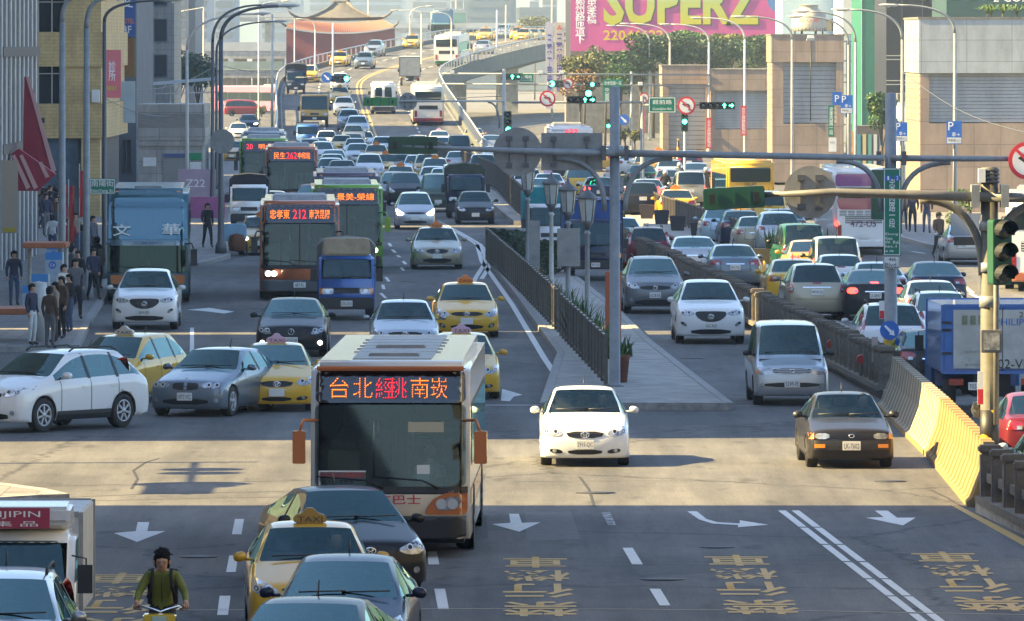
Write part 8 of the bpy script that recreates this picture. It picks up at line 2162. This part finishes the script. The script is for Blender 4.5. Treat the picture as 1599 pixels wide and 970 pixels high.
R_('sedan_small', 792,262, 'grey', 'grey sedan behind the round grey sign back'); R_('sedan_small', 780,281, 'white', 'white sedan left below the round grey sign back'); R_('wagon', 824,312, 'pearl', 'pale estate car between taxi and rear lantern'); R_('sedan_mid', 936,268, 'tan', 'far taxi just left of the mast', 'taxi'); R_('sedan_small', 960,262, 'red', 'far red car behind the mast')
YBUS = V('bus_city', 1166,343, 'R', 'bus_yellow', 'yellow bus with a dark grille panel seen from behind', 'bus', scale=.87, rz=.05, color2='bus_yellow', bumper='bus_yellow'); vtext(YBUS, '530-FZ', 0,5.63,1.86,.22, M_INK, .62, rz=pi)
R_('minivan', 1200,360, 'taxi', 'yellow taxi van below the yellow bus', 'taxi', scale=.9); R_('sedan_small', 1127,383, 'ice', 'pale blue car under the near green signal head'); R_('sedan_mid', 1158,387, 'navy', 'dark blue sedan at the end of the grey brown railing', br=False); R_('sedan_small', 1181,398, 'gold', 'beige car squeezed left of the silver suv', br=False)
R_('suv_sharp', 1216,399, 'silver', 'silver suv seen from behind left of the green van', 'suv', rz=.05); R_('sedan_mid', 1226,384, 'grey', 'grey car roof behind the silver suv'); R_('van_old', 1253,431, 'green', 'green van seen from behind before the white coach', 'van', rz=.06); R_('sedan_mid', 1266,444, 'tan', 'tan taxi with lit brake lamp between green van and silver van', 'taxi', br=True)
R_('van_old', 1306,457, 'silver', 'silver van with brake lamp behind the dark hatch', 'van', br=True); R_('hatch', 1312,468, 'pearl', 'pale hatch with big dark rear window before the silver van'); R_('sedan_mid', 1372,486, 'silver', 'silver sedan half behind the green street sign post'); R_('wagon', 1273,499, 'gold', 'champagne people carrier beside the stone balustrade', 'car', plate='4018-DJ', scale=1.03)
R_('sedan_mid', 1240,480, 'taxi', 'yellow taxi nose left of the champagne people carrier', 'taxi'); R_('sedan_lux', 1364,500, 'black', 'black luxury sedan seen from behind with lit brake bar', plate='U-0847', br=True); R_('sedan_mid', 1462,485, 'navy', 'black sedan seen from behind at the right of the queue'); R_('sedan_mid', 1456,521, 'silver', 'silver sedan with lit brake lamp behind the white hatch', br=True)
R_('suv', 1468,547, 'white', 'white hatch roof above the white suv with red tail lamps', 'car', scale=.93); R_('suv', 1392,579, 'pearl', 'white suv with tall red tail lamps behind the blue arrow sign', 'suv'); R_('sedan_big', 1456,616, 'black', 'black sedan with red lamps left of the blue box truck', br=False)
R_('sedan_big', 1084,437, 'silver', 'silver luxury sedan with violet rear window above the balustrade'); R_('sedan_mid', 1146,452, 'bluegrey', 'blue grey sedan with red lamps and a blue plate beside the balustrade', plate='WY-7121')
R_('suv', 1012,420, 'maroon', 'dark red suv seen from behind above the balustrade', 'suv', scale=.9); R_('sedan_small', 970,400, 'ice', 'pale blue car behind the mast foot')
WC = V('bus_coach', 1342,396, 'R', 'white', 'white coach with a maroon rear window seen from behind', 'coach', scale=.93, color2='white', bumper='white')
vtext(WC, '472-U5', .02,6.03,1.28,.26, mat('ink_violet', (.10,.03,.12),.5),1.05, rz=pi); b = MB().prism(roundpoly([(-1.12,2.32),(1.12,2.32),(1.0,1.86),(-1.0,1.86)], .12),6.015,6.03); b.build('rear_panel', mat('maroon_film', (.22,.02,.08),.3, coat=1), WC); b = MB().prism(roundpoly(rect(-1.15,1.15,2.80,3.30),.12),6.003,6.02); b.build('top_panel', mat('violet_film', (.22,.05,.20),.3, coat=1), WC); vtext(WC, '幸福旅運', .3,6.04,2.55,.2, M_TEXTW, 1.0, rz=pi); b = MB()
for i in range(6):
 for zz_ in (1.60,1.72): b.prism(roundpoly(rect(-1.0 + i * .34,-.72 + i * .34, zz_, zz_ + .09),.03),6.013,6.025)
b.build('vent', M_LOUV, WC)
for s in (-1,1): b = MB().lathe([(.10,6.02),(.11,6.0)], 16,(s * 1.1,0,1.28), axis='y'); b.build('round_lamp', M_RED_ON, WC)
BT = V('truck_mid', 1545,650, 'R', 'bright_blue', 'blue box truck with white rear doors at the right edge', 'truck', color2='bright_blue', color3='bright_blue', plate='702-VF')
h_ = 3.1
o = MB().box(-.90,.84, h_ + .035, h_ + .045,1.06,2.32).build('advert', mat('advert_white', (.42,.44,.42),.5, noise=.25, nscale=3), BT)
put_text('lettering', 'PHILIPS', M_SBLUE, o, (-.42, h_ + .055,2.06),.15,.72, rz=pi); put_text('lettering', '2', M_TEXTK, o, (-.62, h_ + .055,2.22),.12,.09, rz=pi); put_text('lettering', '702-VF', M_TEXTK, o, (-.38, h_ + .055,1.16),.20,.80, rz=pi)
put_text('lettering', '台灣飛利浦照明', M_SBACK, o, (.25, h_ + .055,1.42),.06,.7, rz=pi); put_text('lettering', '客戶服務專線', M_SBACK, o, (.3, h_ + .055,1.14),.06,.6, rz=pi)
b = MB(); b.lathe([(.10, h_ + .05),(.10, h_ + .058)], 16,(.02,0,1.88), axis='y'); b.build('badge', M_SRED, o)
for i in range(3): b = MB().box(.18 + i * .18,.30 + i * .18, h_ + .05, h_ + .056,2.0,2.2); b.build('picture', mat('print_olive', (.22,.25,.16),.6, noise=.4), o)
ORB = V('bus_city', 1630,452, 'R', 'white', 'white and orange bus side cut by the right edge of the photo', 'bus', color2='orange_bus', bumper='orange_bus', rz=-.06); b = MB().box(-1.262,-1.25,-1,5.2,.45,.85); b.build('orange_band', C['orange_bus'], ORB); b = MB().box(-1.266,-1.252,2.2,5.4,.95,1.75); b.build('violet_panel', mat('violet_panel', (.08,.06,.30),.4), ORB)
V('sedan_mid', 1632,736, 'R', 'maroon', 'dark red taxi cut by the right edge beside the near post', 'taxi', TX, taxi=SG['y'], rz=.04)
V('sedan_small', 1668,800, 'R', 'white', 'white car corner at the right edge below the red taxi', 'car')
OC = V('sedan_mid', 1512,413, 'R', 'silver', 'silver sedan parked with its boot lid open at the right pavement', 'car'); b = MB(); b.prism([(1.72,1.06),(1.80,1.02),(1.55,1.86),(1.46,1.84)], -.66,.66, axis='x'); b.build('open_boot_lid', C['grey'], OC, .02); b = MB().box(-.6,.6,2.2,2.345,.72,1.02); b.build('boot_opening', M_UNDER, OC)
# ------------------------------------------------------------------ people
SKM = {}
def figure(key, moves=None, h=1.0, skirt=False, bag=None):
 """one continuous body grown on a skeleton; returns (mesh, hair mesh)"""
 if key in SKM: return SKM[key]
 Jn = {'pelvis': ((0,0,.93),.125), 'spine': ((0,.01,1.12),.115), 'chest': ((0,.01,1.32),.14), 'neck': ((0,0,1.46),.052), 'head': ((0,-.02,1.56),.088), 'crown': ((0,-.01,1.655),.072)}
 for s, n in ((1, 'l'),(-1, 'r')):
  Jn.update({'sho' + n: ((s * .175,.01,1.38),.07), 'elb' + n: ((s * .225,.03,1.12),.050), 'wri' + n: ((s * .225,-.05,.90),.035), 'han' + n: ((s * .215,-.08,.80),.036), 'hip' + n: ((s * .09,0,.87),.095), 'kne' + n: ((s * .10,-.02,.49),.064), 'ank' + n: ((s * .10,.02,.10),.046), 'toe' + n: ((s * .115,-.14,.045),.042)})
 for k_, v in (moves or {}).items(): Jn[k_] = (v, Jn[k_][1])
 E = [('pelvis', 'spine', 't'),('spine', 'chest', 't'),('chest', 'neck', 't'),('neck', 'head', 's'),('head', 'crown', 's')]
 for n in 'lr': E += [('chest', 'sho' + n, 't'),('sho' + n, 'elb' + n, 't'),('elb' + n, 'wri' + n, 't'),('wri' + n, 'han' + n, 's'),('pelvis', 'hip' + n, 'p'),('hip' + n, 'kne' + n, 'p'),('kne' + n, 'ank' + n, 'p'),('ank' + n, 'toe' + n, 'k')]
 b = bmesh.new(); sk = b.verts.layers.skin.verify(); vv = {}
 for k_, (p, r) in Jn.items():
  v = b.verts.new(p); v[sk].radius = (r, r * (.72 if k_ in ('spine', 'chest', 'pelvis') else 1)); v[sk].use_root = (k_ == 'pelvis'); vv[k_] = v
 for a, c, _ in E: b.edges.new((vv[a], vv[c]))
 me = bpy.data.meshes.new('sk'); b.to_mesh(me); b.free(); o = link('sk', me)
 o.modifiers.new('s', 'SKIN').use_smooth_shade = True; m2 = o.modifiers.new('u', 'SUBSURF'); m2.levels = 2
 out = eval_mesh(o); bpy.data.objects.remove(o)
 while len(out.materials) < 4: out.materials.append(None)
 segs = [(Vector(Jn[a][0]), Vector(Jn[c][0]), t) for a, c, t in E]
 for f in out.polygons:
  p = f.center; best = None
  for a, c, t in segs:
   d = c - a; u = max(0, min(1,(p - a).dot(d) / d.length_squared)); dist = (p - a - d * u).length
   if best is None or dist < best[0]: best = (dist, t)
  f.material_index = {'t': 0, 'p': 1, 's': 2, 'k': 3}[best[1]]; f.use_smooth = True
 hd = Vector(Jn['head'][0]); cr = Vector(Jn['crown'][0]); up = (cr - hd).normalized()
 hb = MB(); hb.lathe([(.096,.0),(.106,.045),(.10,.10),(.06,.145),(0,.155)], 14, hd + Vector((0,.018,-.005)), M=up.to_track_quat('Z', 'Y').to_matrix().to_4x4())
 for v in hb.b.verts:
  d = v.co - hd
  if d.y > .03 and d.z < .03: v.co.z -= .06
  if d.y < .0 and d.z < .05: v.co.z += .055; v.co.y += .022
 hr = random.Random(5)
 for v in hb.b.verts: v.co += (v.co - hd).normalized() * hr.uniform(-.008,.012)
 SKM[key] = (out, hb.mesh('hair')); return SKM[key]
W1 = {'knel': (.10,-.16,.50), 'ankl': (.10,-.22,.12), 'toel': (.11,-.38,.07), 'kner': (-.10,.06,.49), 'ankr': (-.10,.30,.14), 'toer': (-.11,.18,.04), 'elbl': (.23,.14,1.14), 'wril': (.23,.10,.92), 'hanl': (.22,.06,.83), 'elbr': (-.23,-.06,1.13), 'wrir': (-.22,-.22,.98), 'hanr': (-.20,-.29,.93)}
W2_ = {'wril': (.10,-.22,1.10), 'hanl': (.04,-.27,1.16), 'elbl': (.24,-.02,1.12), 'wrir': (-.22,-.02,.90)}
SIT = {'knel': (.13,-.40,.86), 'kner': (-.13,-.40,.86), 'ankl': (.13,-.38,.45), 'ankr': (-.13,-.38,.45), 'toel': (.13,-.52,.42), 'toer': (-.13,-.52,.42), 'elbl': (.26,-.18,1.14), 'wril': (.24,-.40,1.08), 'hanl': (.22,-.48,1.06), 'elbr': (-.26,-.18,1.14), 'wrir': (-.24,-.40,1.08), 'hanr': (-.22,-.48,1.06)}
PO = {'stand': None, 'walk': W1, 'hold': W2_, 'sit': SIT}
CN = ('black', 'navy', 'grey', 'white', 'red', 'brown', 'denim', 'green', 'beige', 'pink')
def person(loc, rz, pose, top, bottom, label, scale=1.0, group=None, hair=True, name='person'):
 me, hm = figure(pose, PO[pose]); o = link(name, me, None, None, loc); o.rotation_euler = (0,0, rz); o.scale = (scale,) * 3; tag(o, label, 'person', group)
 ms = [top if not isinstance(top, str) else M_CLOTH[CN.index(top)], bottom if not isinstance(bottom, str) else M_CLOTH[CN.index(bottom)], M_SKIN, M_TRIM]
 for i, m in enumerate(ms): o.material_slots[i].link = 'OBJECT'; o.material_slots[i].material = m
 if hair: link('hair', hm, M_HAIR, o)
 return o
GP = 'people on the left pavement'
pp_ = [(22,478, 'stand', 'navy', 'denim', .2, 'man in a dark navy jacket standing beside the red shop front at left'),(82,405, 'walk', 'white', 'denim', 3.1, 'person in a white coat walking away beyond the fins'),(66,345, 'walk', 'black', 'black', .3, 'person in black walking in the arcade left of the first lamp post'),(74,352, 'stand', 'brown', 'navy', 1.2, 'person in brown waiting in the arcade beside the one in black'),
 (113,470, 'stand', 'grey', 'denim', 2.0, 'person in grey with denim trousers between the two lamp posts'),(122,478, 'stand', 'black', 'navy', -.5, 'person in black just left of the second lamp post'),(146,470, 'walk', 'navy', 'black', .4, 'person in navy walking along the kerb beside the coach'),(152,452, 'stand', 'black', 'black', 2.8, 'person in black standing behind the coach corner'),
 (108,520, 'hold', 'black', 'denim', -1.0, 'person in black holding a bag near the front bus stop sign'),(96,530, 'stand', 'brown', 'black', -.8, 'person in a brown jacket waiting behind the white suv'),(86,536, 'hold', 'beige', 'brown', -1.2, 'person in a beige scarf waiting next to the brown jacket'),(78,545, 'stand', 'brown', 'grey', 2.6, 'person with brown coat bending behind the white suv roof'),
 (100,506, 'stand', 'white', 'black', .6, 'person in white leaning at the second lamp post foot'),(118,500, 'walk', 'grey', 'black', .2, 'person in grey walking to the crossing by the kerb'),(50,540, 'stand', 'navy', 'white', 1.0, 'person with navy top low beside the ticket post'),(90,480, 'stand', 'green', 'denim', 2.4, 'person in green among the bus stop signs'),
 (130,430, 'walk', 'denim', 'denim', 3.0, 'person in denim walking behind the second lamp post'),(108,420, 'stand', 'red', 'black', .1, 'person in red between the lamp posts further back'),(118,405, 'walk', 'beige', 'denim', .0, 'person in beige top and jeans in the middle of the pavement'),(145,410, 'stand', 'grey', 'black', .8, 'person in grey far back left of the coach'),
 (70,320, 'walk', 'navy', 'black', .2, 'person in navy at the arcade entrance'),(80,318, 'stand', 'white', 'grey', .2, 'person in a white shirt at the arcade entrance'),(92,330, 'walk', 'black', 'denim', 3.2, 'person in black and jeans walking away in the arcade'),(60,330, 'walk', 'red', 'navy', .1, 'person in red deep in the arcade at the left'),
 (176,268, 'walk', 'red', 'black', .0, 'person in red jacket left of the station kiosk'),(186,272, 'stand', 'black', 'black', .0, 'person in black beside the one in red at the kiosk'),(196,278, 'walk', 'navy', 'grey', .1, 'person in navy suit walking past the kiosk wall'),(204,268, 'stand', 'grey', 'black', .0, 'person in grey close to the kiosk corner'),
 (182,252, 'stand', 'brown', 'navy', .2, 'person in brown far back by the pale blue board'),(192,250, 'walk', 'pink', 'denim', .2, 'person in pink far back by the pale blue board'),(200,248, 'walk', 'black', 'grey', 3.0, 'person in black with grey trousers far back by the kiosk'),(172,246, 'stand', 'white', 'black', .3, 'person in white far back under the clinic sign'),
 (236,300, 'stand', 'black', 'navy', .0, 'dark haired person behind the coach roof at the kiosk door'),(250,302, 'walk', 'grey', 'grey', .1, 'person in grey at the kiosk door'),(280,302, 'stand', 'black', 'black', .1, 'person in black right of the kiosk door'),
 (98,300, 'walk', 'beige', 'brown', .1, 'person in beige under the cream building'),(108,296, 'stand', 'navy', 'navy', .1, 'person in all navy under the cream building'),(128,300, 'walk', 'white', 'denim', .2, 'person in white and jeans under the cream column'),(140,310, 'stand', 'black', 'denim', 2.9, 'person in black and jeans beside the cream column')]
rq = random.Random(21)
for i in range(22):
 far = i % 2; t_, b_ = rq.choice(('black', 'black', 'navy', 'red', 'white', 'brown', 'grey', 'pink')), rq.choice(('black', 'navy', 'denim', 'grey'))
 pp_.append(((rq.uniform(166,214) if far else rq.uniform(62,96)),(rq.uniform(244,276) if far else rq.uniform(318,372)), rq.choice(('walk', 'stand')), t_, b_, rq.uniform(-.5,3.4), 'passer-by in %s top and %s trousers in the crowd %s' % (t_, b_, ('left of the station kiosk' if far else 'in the arcade by the fins'))))
for px, py, po, t_, b_, rz, lab in pp_:
 g = G(px, py, .14); person(g, rz, po, t_, b_, lab, rnd.uniform(.94,1.05), GP)
person(G(324,388,.14),.3, 'walk', 'black', 'black', 'person dressed in black walking on the pavement bulge', 1.02)
for px, py, t_, b_, lab in ((1425,364, 'navy', 'black', 'pedestrian in a long navy coat walking away by the white kiosk'),(1447,365, 'navy', 'denim', 'pedestrian in navy jacket and jeans walking away by the white kiosk'),(1411,360, 'brown', 'black', 'pedestrian in brown half behind the green street sign')):
 person(G(px, py, .14), pi, 'walk', t_, b_, lab, 1.03)
mp = person(G(1466,403),.4, 'walk', 'maroon' if 0 else M_CLOTH[5], 'black', 'man in cap and dark red jacket stepping beside the open boot car', 1.0)
b = MB().lathe([(.115,1.585),(.11,1.66),(.07,1.71),(0,1.72)], 14,(0,0,0)); b.box(-.09,.09,-.22,-.08,1.585,1.60); b.build('cap', M_CLOTH[0], mp)
# open car door beside him
# cart by the pavement bulge
ct = empty('street_cart', G(366,399),0, 'small cart covered with a pale blue cloth and a brown sack by the pavement bulge', 'cart'); b = MB().box(-.42,.42,-.5,.5,.55,.75); b.build('frame', M_POLED, ct)
b = MB().prism(roundpoly([(-.48,.55),(.48,.55),(.44,1.2),(-.44,1.2)], .15),-.55,.2); b.build('cloth', mat('cloth_ice', (.25,.42,.55),.8, noise=.2), ct, .03); b = MB().lathe([(.0,.15),(.30,.2),(.34,.5),(.26,.78),(.0,.85)], 14,(.12,-.62,0)); b.build('sack', mat('sack_brown', (.16,.06,.025),.9, noise=.4, nscale=5), ct)
for s in (-1,1): b = MB().lathe([(.25,-.03),(.27,0),(.25,.03)], 18,(s * .47,.1,.27), axis='x'); b.build('wheel', M_TYRE, ct)
# motor scooters with riders in the right hand queue
def scooter(px, py, col, top, lab, plab, rz=pi):
 g = G(px, py); root = empty('scooter', g, rz, lab, 'scooter')
 b = MB(); b.prism(chaikin([(-.55,.35),(-.62,.95),(-.50,1.0),(-.38,.40),(.0,.32),(.15,.70),(.75,.78),(.80,.55),(.45,.30)], 1),-.16,.16, axis='x'); b.build('body', C[col], root, .03)
 b = MB().box(-.14,.14,.05,.72,.78,.84); b.build('seat', M_TRIM, root, .02); b = MB().tube([(-.34,-.42,1.08),(0,-.50,1.0),(.34,-.42,1.08)], .02,6); b.build('handlebar', M_POLED, root)
 for y in (-.62,.62): b = MB().lathe([(.15,-.05),(.24,-.04),(.25,0),(.24,.04),(.15,.05)], 18,(0, y, .25), axis='x'); b.build('wheel', M_TYRE, root)
 b = MB().box(-.09,.09,.79,.83,.62,.72); b.build('tail_light', M_RED_ON, root); b = MB().box(-.12,.12,.80,.82,.44,.56); b.build('licence_plate', M_PLATE, root)
 p = person(g + Vector((0,.0,-.06)), rz, 'sit', top, 'denim', plab, 1.0, hair=False); hd = MB().lathe([(.0,1.50),(.12,1.52),(.135,1.60),(.115,1.70),(0,1.74)], 16,(0,0,0)); hd.build('helmet', mat('helmet_white', (.5,.5,.48),.3, coat=1), p)
 return root
scooter(1039,318, 'red', 'black', 'red lamped scooter between dark sedan and yellow taxi', 'rider in black with white helmet between dark sedan and yellow taxi'); scooter(1061,303, 'grey', 'grey', 'grey scooter left of the silver sedan by the yellow bus', 'rider in grey jacket left of the silver sedan by the yellow bus'); scooter(950,312, 'taxi', 'white', 'scooter right beside the mast in the queue', 'rider with white top right beside the mast in the queue')
scooter(1103,312, 'black', 'black', 'dark scooter squeezed beside the yellow bus', 'rider in black squeezed beside the yellow bus')
# the cyclist at lower left on a yellow hire bicycle
g = Vector(((253 - CX) * 100.4 / F, 100.4,0)); M_YB = mat('bike_yellow', (.60,.42,.02),.4, coat=1); M_OLV = mat('jacket_olive', (.15,.17,.02),.7, noise=.25, nscale=6, bump=.2)
bk = empty('bicycle', g, .0, 'yellow hire bicycle with front basket ridden at the lower left', 'bicycle')
for y in (-.55,.52):
 b = MB(); b.tube([(0, y + .33 * cos(t),.34 + .33 * sin(t)) for t in [2 * pi * i / 28 for i in range(29)]], .022,6, False); wl = b.build('wheel', M_TYRE, bk)
 b = MB(); [b.tube([(0, y, .34),(0, y + .32 * cos(t),.34 + .32 * sin(t))], .004,4) for t in [2 * pi * i / 14 for i in range(14)]]; b.build('spokes', M_CHROME, wl)
b = MB(); b.tube([(0,.52,.34),(0,.12,.30),(0,-.38,.62),(0,-.42,.95)], .03,8); b.tube([(0,.12,.30),(0,.20,.82)], .024,8); b.tube([(0,.52,.34),(0,.19,.72)], .016,6); b.tube([(0,-.55,.34),(0,-.43,.78)], .024,8); b.build('frame', M_YB, bk)
b = MB().prism(chaikin([(.05,.86),(.10,.90),(.36,.92),(.40,.86)], 1),-.10,.10, axis='x'); b.build('saddle', M_TRIM, bk)
b = MB(); b.tube([(-.31,-.28,1.02),(-.22,-.40,1.04),(-.08,-.42,1.0),(0,-.42,.97),(.08,-.42,1.0),(.22,-.40,1.04),(.31,-.28,1.02)], .014,8); b.build('handlebar', M_CHROME, bk)
b = MB(); [b.tube([(s * .34,-.26,1.015),(s * .24,-.37,1.035)], .02,8) for s in (-1,1)]; b.build('grip', M_TRIM, bk)
b = MB(); [b.tube([(s * .26,-.40,1.03),(s * .20,-.50,1.0)], .008,5) for s in (-1,1)]; b.build('brake_lever', M_CHROME, bk)
b = MB(); b.prism([(-.17,.66),(.17,.66),(.21,.96),(-.21,.96)], -.78,-.50); bs = b.build('basket', M_YB, bk, .02); b = MB().box(-.09,.09,-.795,-.785,.87,.94); b.build('sticker', mat('sticker_ice', (.35,.5,.45),.5), bs); put_text('lettering', 'YouBike', M_TEXTK, bs, (0,-.79,.80),.06,.26); b = MB(); b.box(-.16,.16,-.79,-.784,.70,.74); b.build('stripe', M_TRIM, bs)
CY = {'pelvis': (0,.20,.98), 'spine': (0,.14,1.15), 'chest': (0,.03,1.33), 'neck': (0,-.03,1.46), 'head': (0,-.06,1.555), 'crown': (0,-.06,1.66), 'shol': (.18,.02,1.39), 'shor': (-.18,.02,1.39), 'elbl': (.29,-.06,1.18), 'elbr': (-.29,-.06,1.18), 'wril': (.31,-.24,1.08), 'wrir': (-.31,-.24,1.08), 'hanl': (.30,-.30,1.05), 'hanr': (-.30,-.30,1.05),
         'hipl': (.10,.18,.92), 'hipr': (-.10,.18,.92), 'knel': (.12,-.22,.76), 'kner': (-.12,-.10,.56), 'ankl': (.11,-.02,.44), 'ankr': (-.11,.14,.20), 'toel': (.11,-.16,.40), 'toer': (-.11,0,.17)}
PO['ride'] = CY
rd = person(g + Vector((0,0,.0)),.0, 'ride', M_OLV, 'black', 'young man in olive green jacket with glasses riding the yellow bicycle', 1.0, hair=True)
b = MB()
for s in (-1,1):
 for k in range(4):
  t = k * .022; c_ = Vector((s * (.335 - t),-.262 - t * .8,1.018))
  b.tube([c_ + Vector((0,.03,.02)), c_ + Vector((0,.0,.034)), c_ + Vector((0,-.034,.02)), c_ + Vector((0,-.036,-.012)), c_ + Vector((0,-.008,-.026))], [.011,.011,.0105,.010,.009], 6)
 b.tube([Vector((s * .25,-.30,1.03)), Vector((s * .24,-.32,1.0)), Vector((s * .255,-.335,.985))], .011,6)
b.build('finger', M_SKIN, rd)
b = MB()
for s in (-1,1): b.tube([(s * .036 + .024 * cos(t),-.150,1.566 + .018 * sin(t)) for t in [2 * pi * i / 12 for i in range(13)]], .0026,5, False)
b.tube([(-.012,-.152,1.57),(.012,-.152,1.57)], .004,5); b.build('glasses', M_TRIM, rd)
b = MB(); [b.lathe([(0,-.008),(.007,-.004),(.008,0)], 10,(s * .036,-.140,1.566), axis='y') for s in (-1,1)]; b.build('eye', M_TEXTK, rd)
b = MB(); b.tube([(0,-.142,1.572),(0,-.166,1.541),(0,-.146,1.533)], [.010,.015,.010], 8); b.build('nose', M_SKIN, rd); b = MB(); b.tube([(-.024,-.134,1.508),(0,-.144,1.506),(.024,-.134,1.508)], .006,6); b.build('mouth', mat('lip', (.28,.10,.09),.5), rd)
b = MB(); [b.tube([(s * .094,-.05,1.585),(s * .104,-.04,1.565),(s * .094,-.05,1.54)], [.012,.018,.010], 8) for s in (-1,1)]; b.build('ear', M_SKIN, rd)
b = MB()
for s in (-1,1): b.tube([(s * .11,.13,1.42),(s * .12,.0,1.475),(s * .115,-.115,1.40),(s * .13,-.13,1.25),(s * .18,-.04,1.12)], .026,6)
b.box(-.19,.19,.16,.34,1.02,1.46); b.build('backpack', M_CLOTH[0], rd, .03)
b = MB(); b.tube([(0,-.118,1.41),(0,-.122,1.25),(0,-.02,1.06)], .006,5); b.build('zip', M_TRIM, rd)
b = MB(); rh = random.Random(9)
for k in range(170):
 a, e = rh.uniform(0,2 * pi), rh.uniform(.55,1.5); d = Vector((cos(a) * cos(e), sin(a) * cos(e) * 1.05, sin(e)))
 if d.y < -.55 and d.z < .62: continue
 p = Vector((0,-.045,1.585)) + Vector((d.x * .098, d.y * .105, d.z * .125)); t_ = Vector((rh.gauss(0,.5), rh.gauss(0,.5) - .2, rh.gauss(.1,.4))); b.tube([p, p + d * .02 + t_ * .012, p + d * .03 + t_ * .03], [.013,.010,.002], 4)
b.build('hair_tuft', M_HAIR, rd)
# overhead wires and small things
for i, (a, c, lab) in enumerate(((P(190,140,380), P(345,98,430), 'thin wire from the hanging signs to the kiosk lamp posts'),(P(160,152,360), P(300,175,420), 'thin wire passing above the kiosk'),(P(1409,112,350), P(1640,215,250), 'thin wire slanting down to the right edge'),(P(480,135,700), P(790,150,440), 'thin signal wire across the ramp'),(P(300,88,420), P(460,108,600), 'thin wire towards the ramp signal'))):
 b = MB(); n = 12; pts = [a.lerp(c, k / n) - Vector((0,0,.5 * sin(pi * k / n))) for k in range(n + 1)]; b.tube([q - a for q in pts], .018,4); tag(b.build('overhead_wire', M_POLED, None, loc=a), lab, 'wire')
signal('traffic_signal', P(531,123,640),3, True, [2], 'far black signal showing green above the ramp lanes', 0, pitch=.52, rr=.2, m=M_SIGK)
round_sign(P(510,121,639),.42, 'far blue disc beside the ramp signal', 'blue')
b = MB(); b.tube([(0,0,0),(2.6,0,0)], .05,6); o = b.build('overhead_pole', M_POLED, None, loc=P(462,121,640.4)); tag(o, 'thin dark arm holding the ramp signal', 'pole')
for px0, px1, y0, y1, col, lab in ((95,104,290,345, M_SRED, 'long red hanging flag between the two lamp posts'),(107,116,292,380, mat('flag_crimson', (.38,.04,.03),.6), 'curled red flag left of the second lamp post'),(124,132,268,340, M_SRED, 'red flag on a gold staff before the green street sign'),(133,140,275,342, mat('flag_olive', (.30,.30,.06),.7), 'olive yellow flag beside the red flag'),(91,97,330,380, mat('flag_pink', (.35,.15,.28),.7), 'faded pink banner at the first lamp post')):
 a, c = P(px0, y0,247), P(px1, y1,247); w_, hh = c.x - a.x, a.z - c.z; b = MB(); n = 10; rows = []
 for k in range(n + 1):
  z = -hh * k / n; rows.append([b.b.verts.new((x * w_, .05 * sin(6 * x + k), z + .05 * x)) for x in (0,.33,.66,1)])
 for u, v in zip(rows, rows[1:]):
  for j in range(3): b.b.faces.new((u[j], u[j + 1], v[j + 1], v[j])).smooth = True
 root = empty('flag', (a.x, 247,.14),0, lab, 'flag'); me = b.mesh('cloth', recalc=False); me.transform(Matrix.Translation((0,0, a.z - .14))); link('cloth', me, col, root); b = MB().tube([(0,0,0),(0,0, a.z + .1)], .02,6); b.build('staff', M_POLEW, root)
# ------------------------------------------------------------------ haze
HAZE = 0.00019
b = MB().box(-1000,1000,-30,9300,-1.2,70); hz = b.build('haze', None) if False else link('haze', b.mesh('haze'))
hm = bpy.data.materials.new('haze_air'); hm.use_nodes = True; t = hm.node_tree; t.nodes.clear(); o_ = t.nodes.new('ShaderNodeOutputMaterial'); v_ = t.nodes.new('ShaderNodeVolumePrincipled')
v_.inputs['Color'].default_value = (.70,.87,1.0,1); v_.inputs['Density'].default_value = HAZE; v_.inputs['Anisotropy'].default_value = .3
t.links.new(v_.outputs[0], o_.inputs['Volume']); hz.data.materials.append(hm); hz['kind'] = 'stuff'
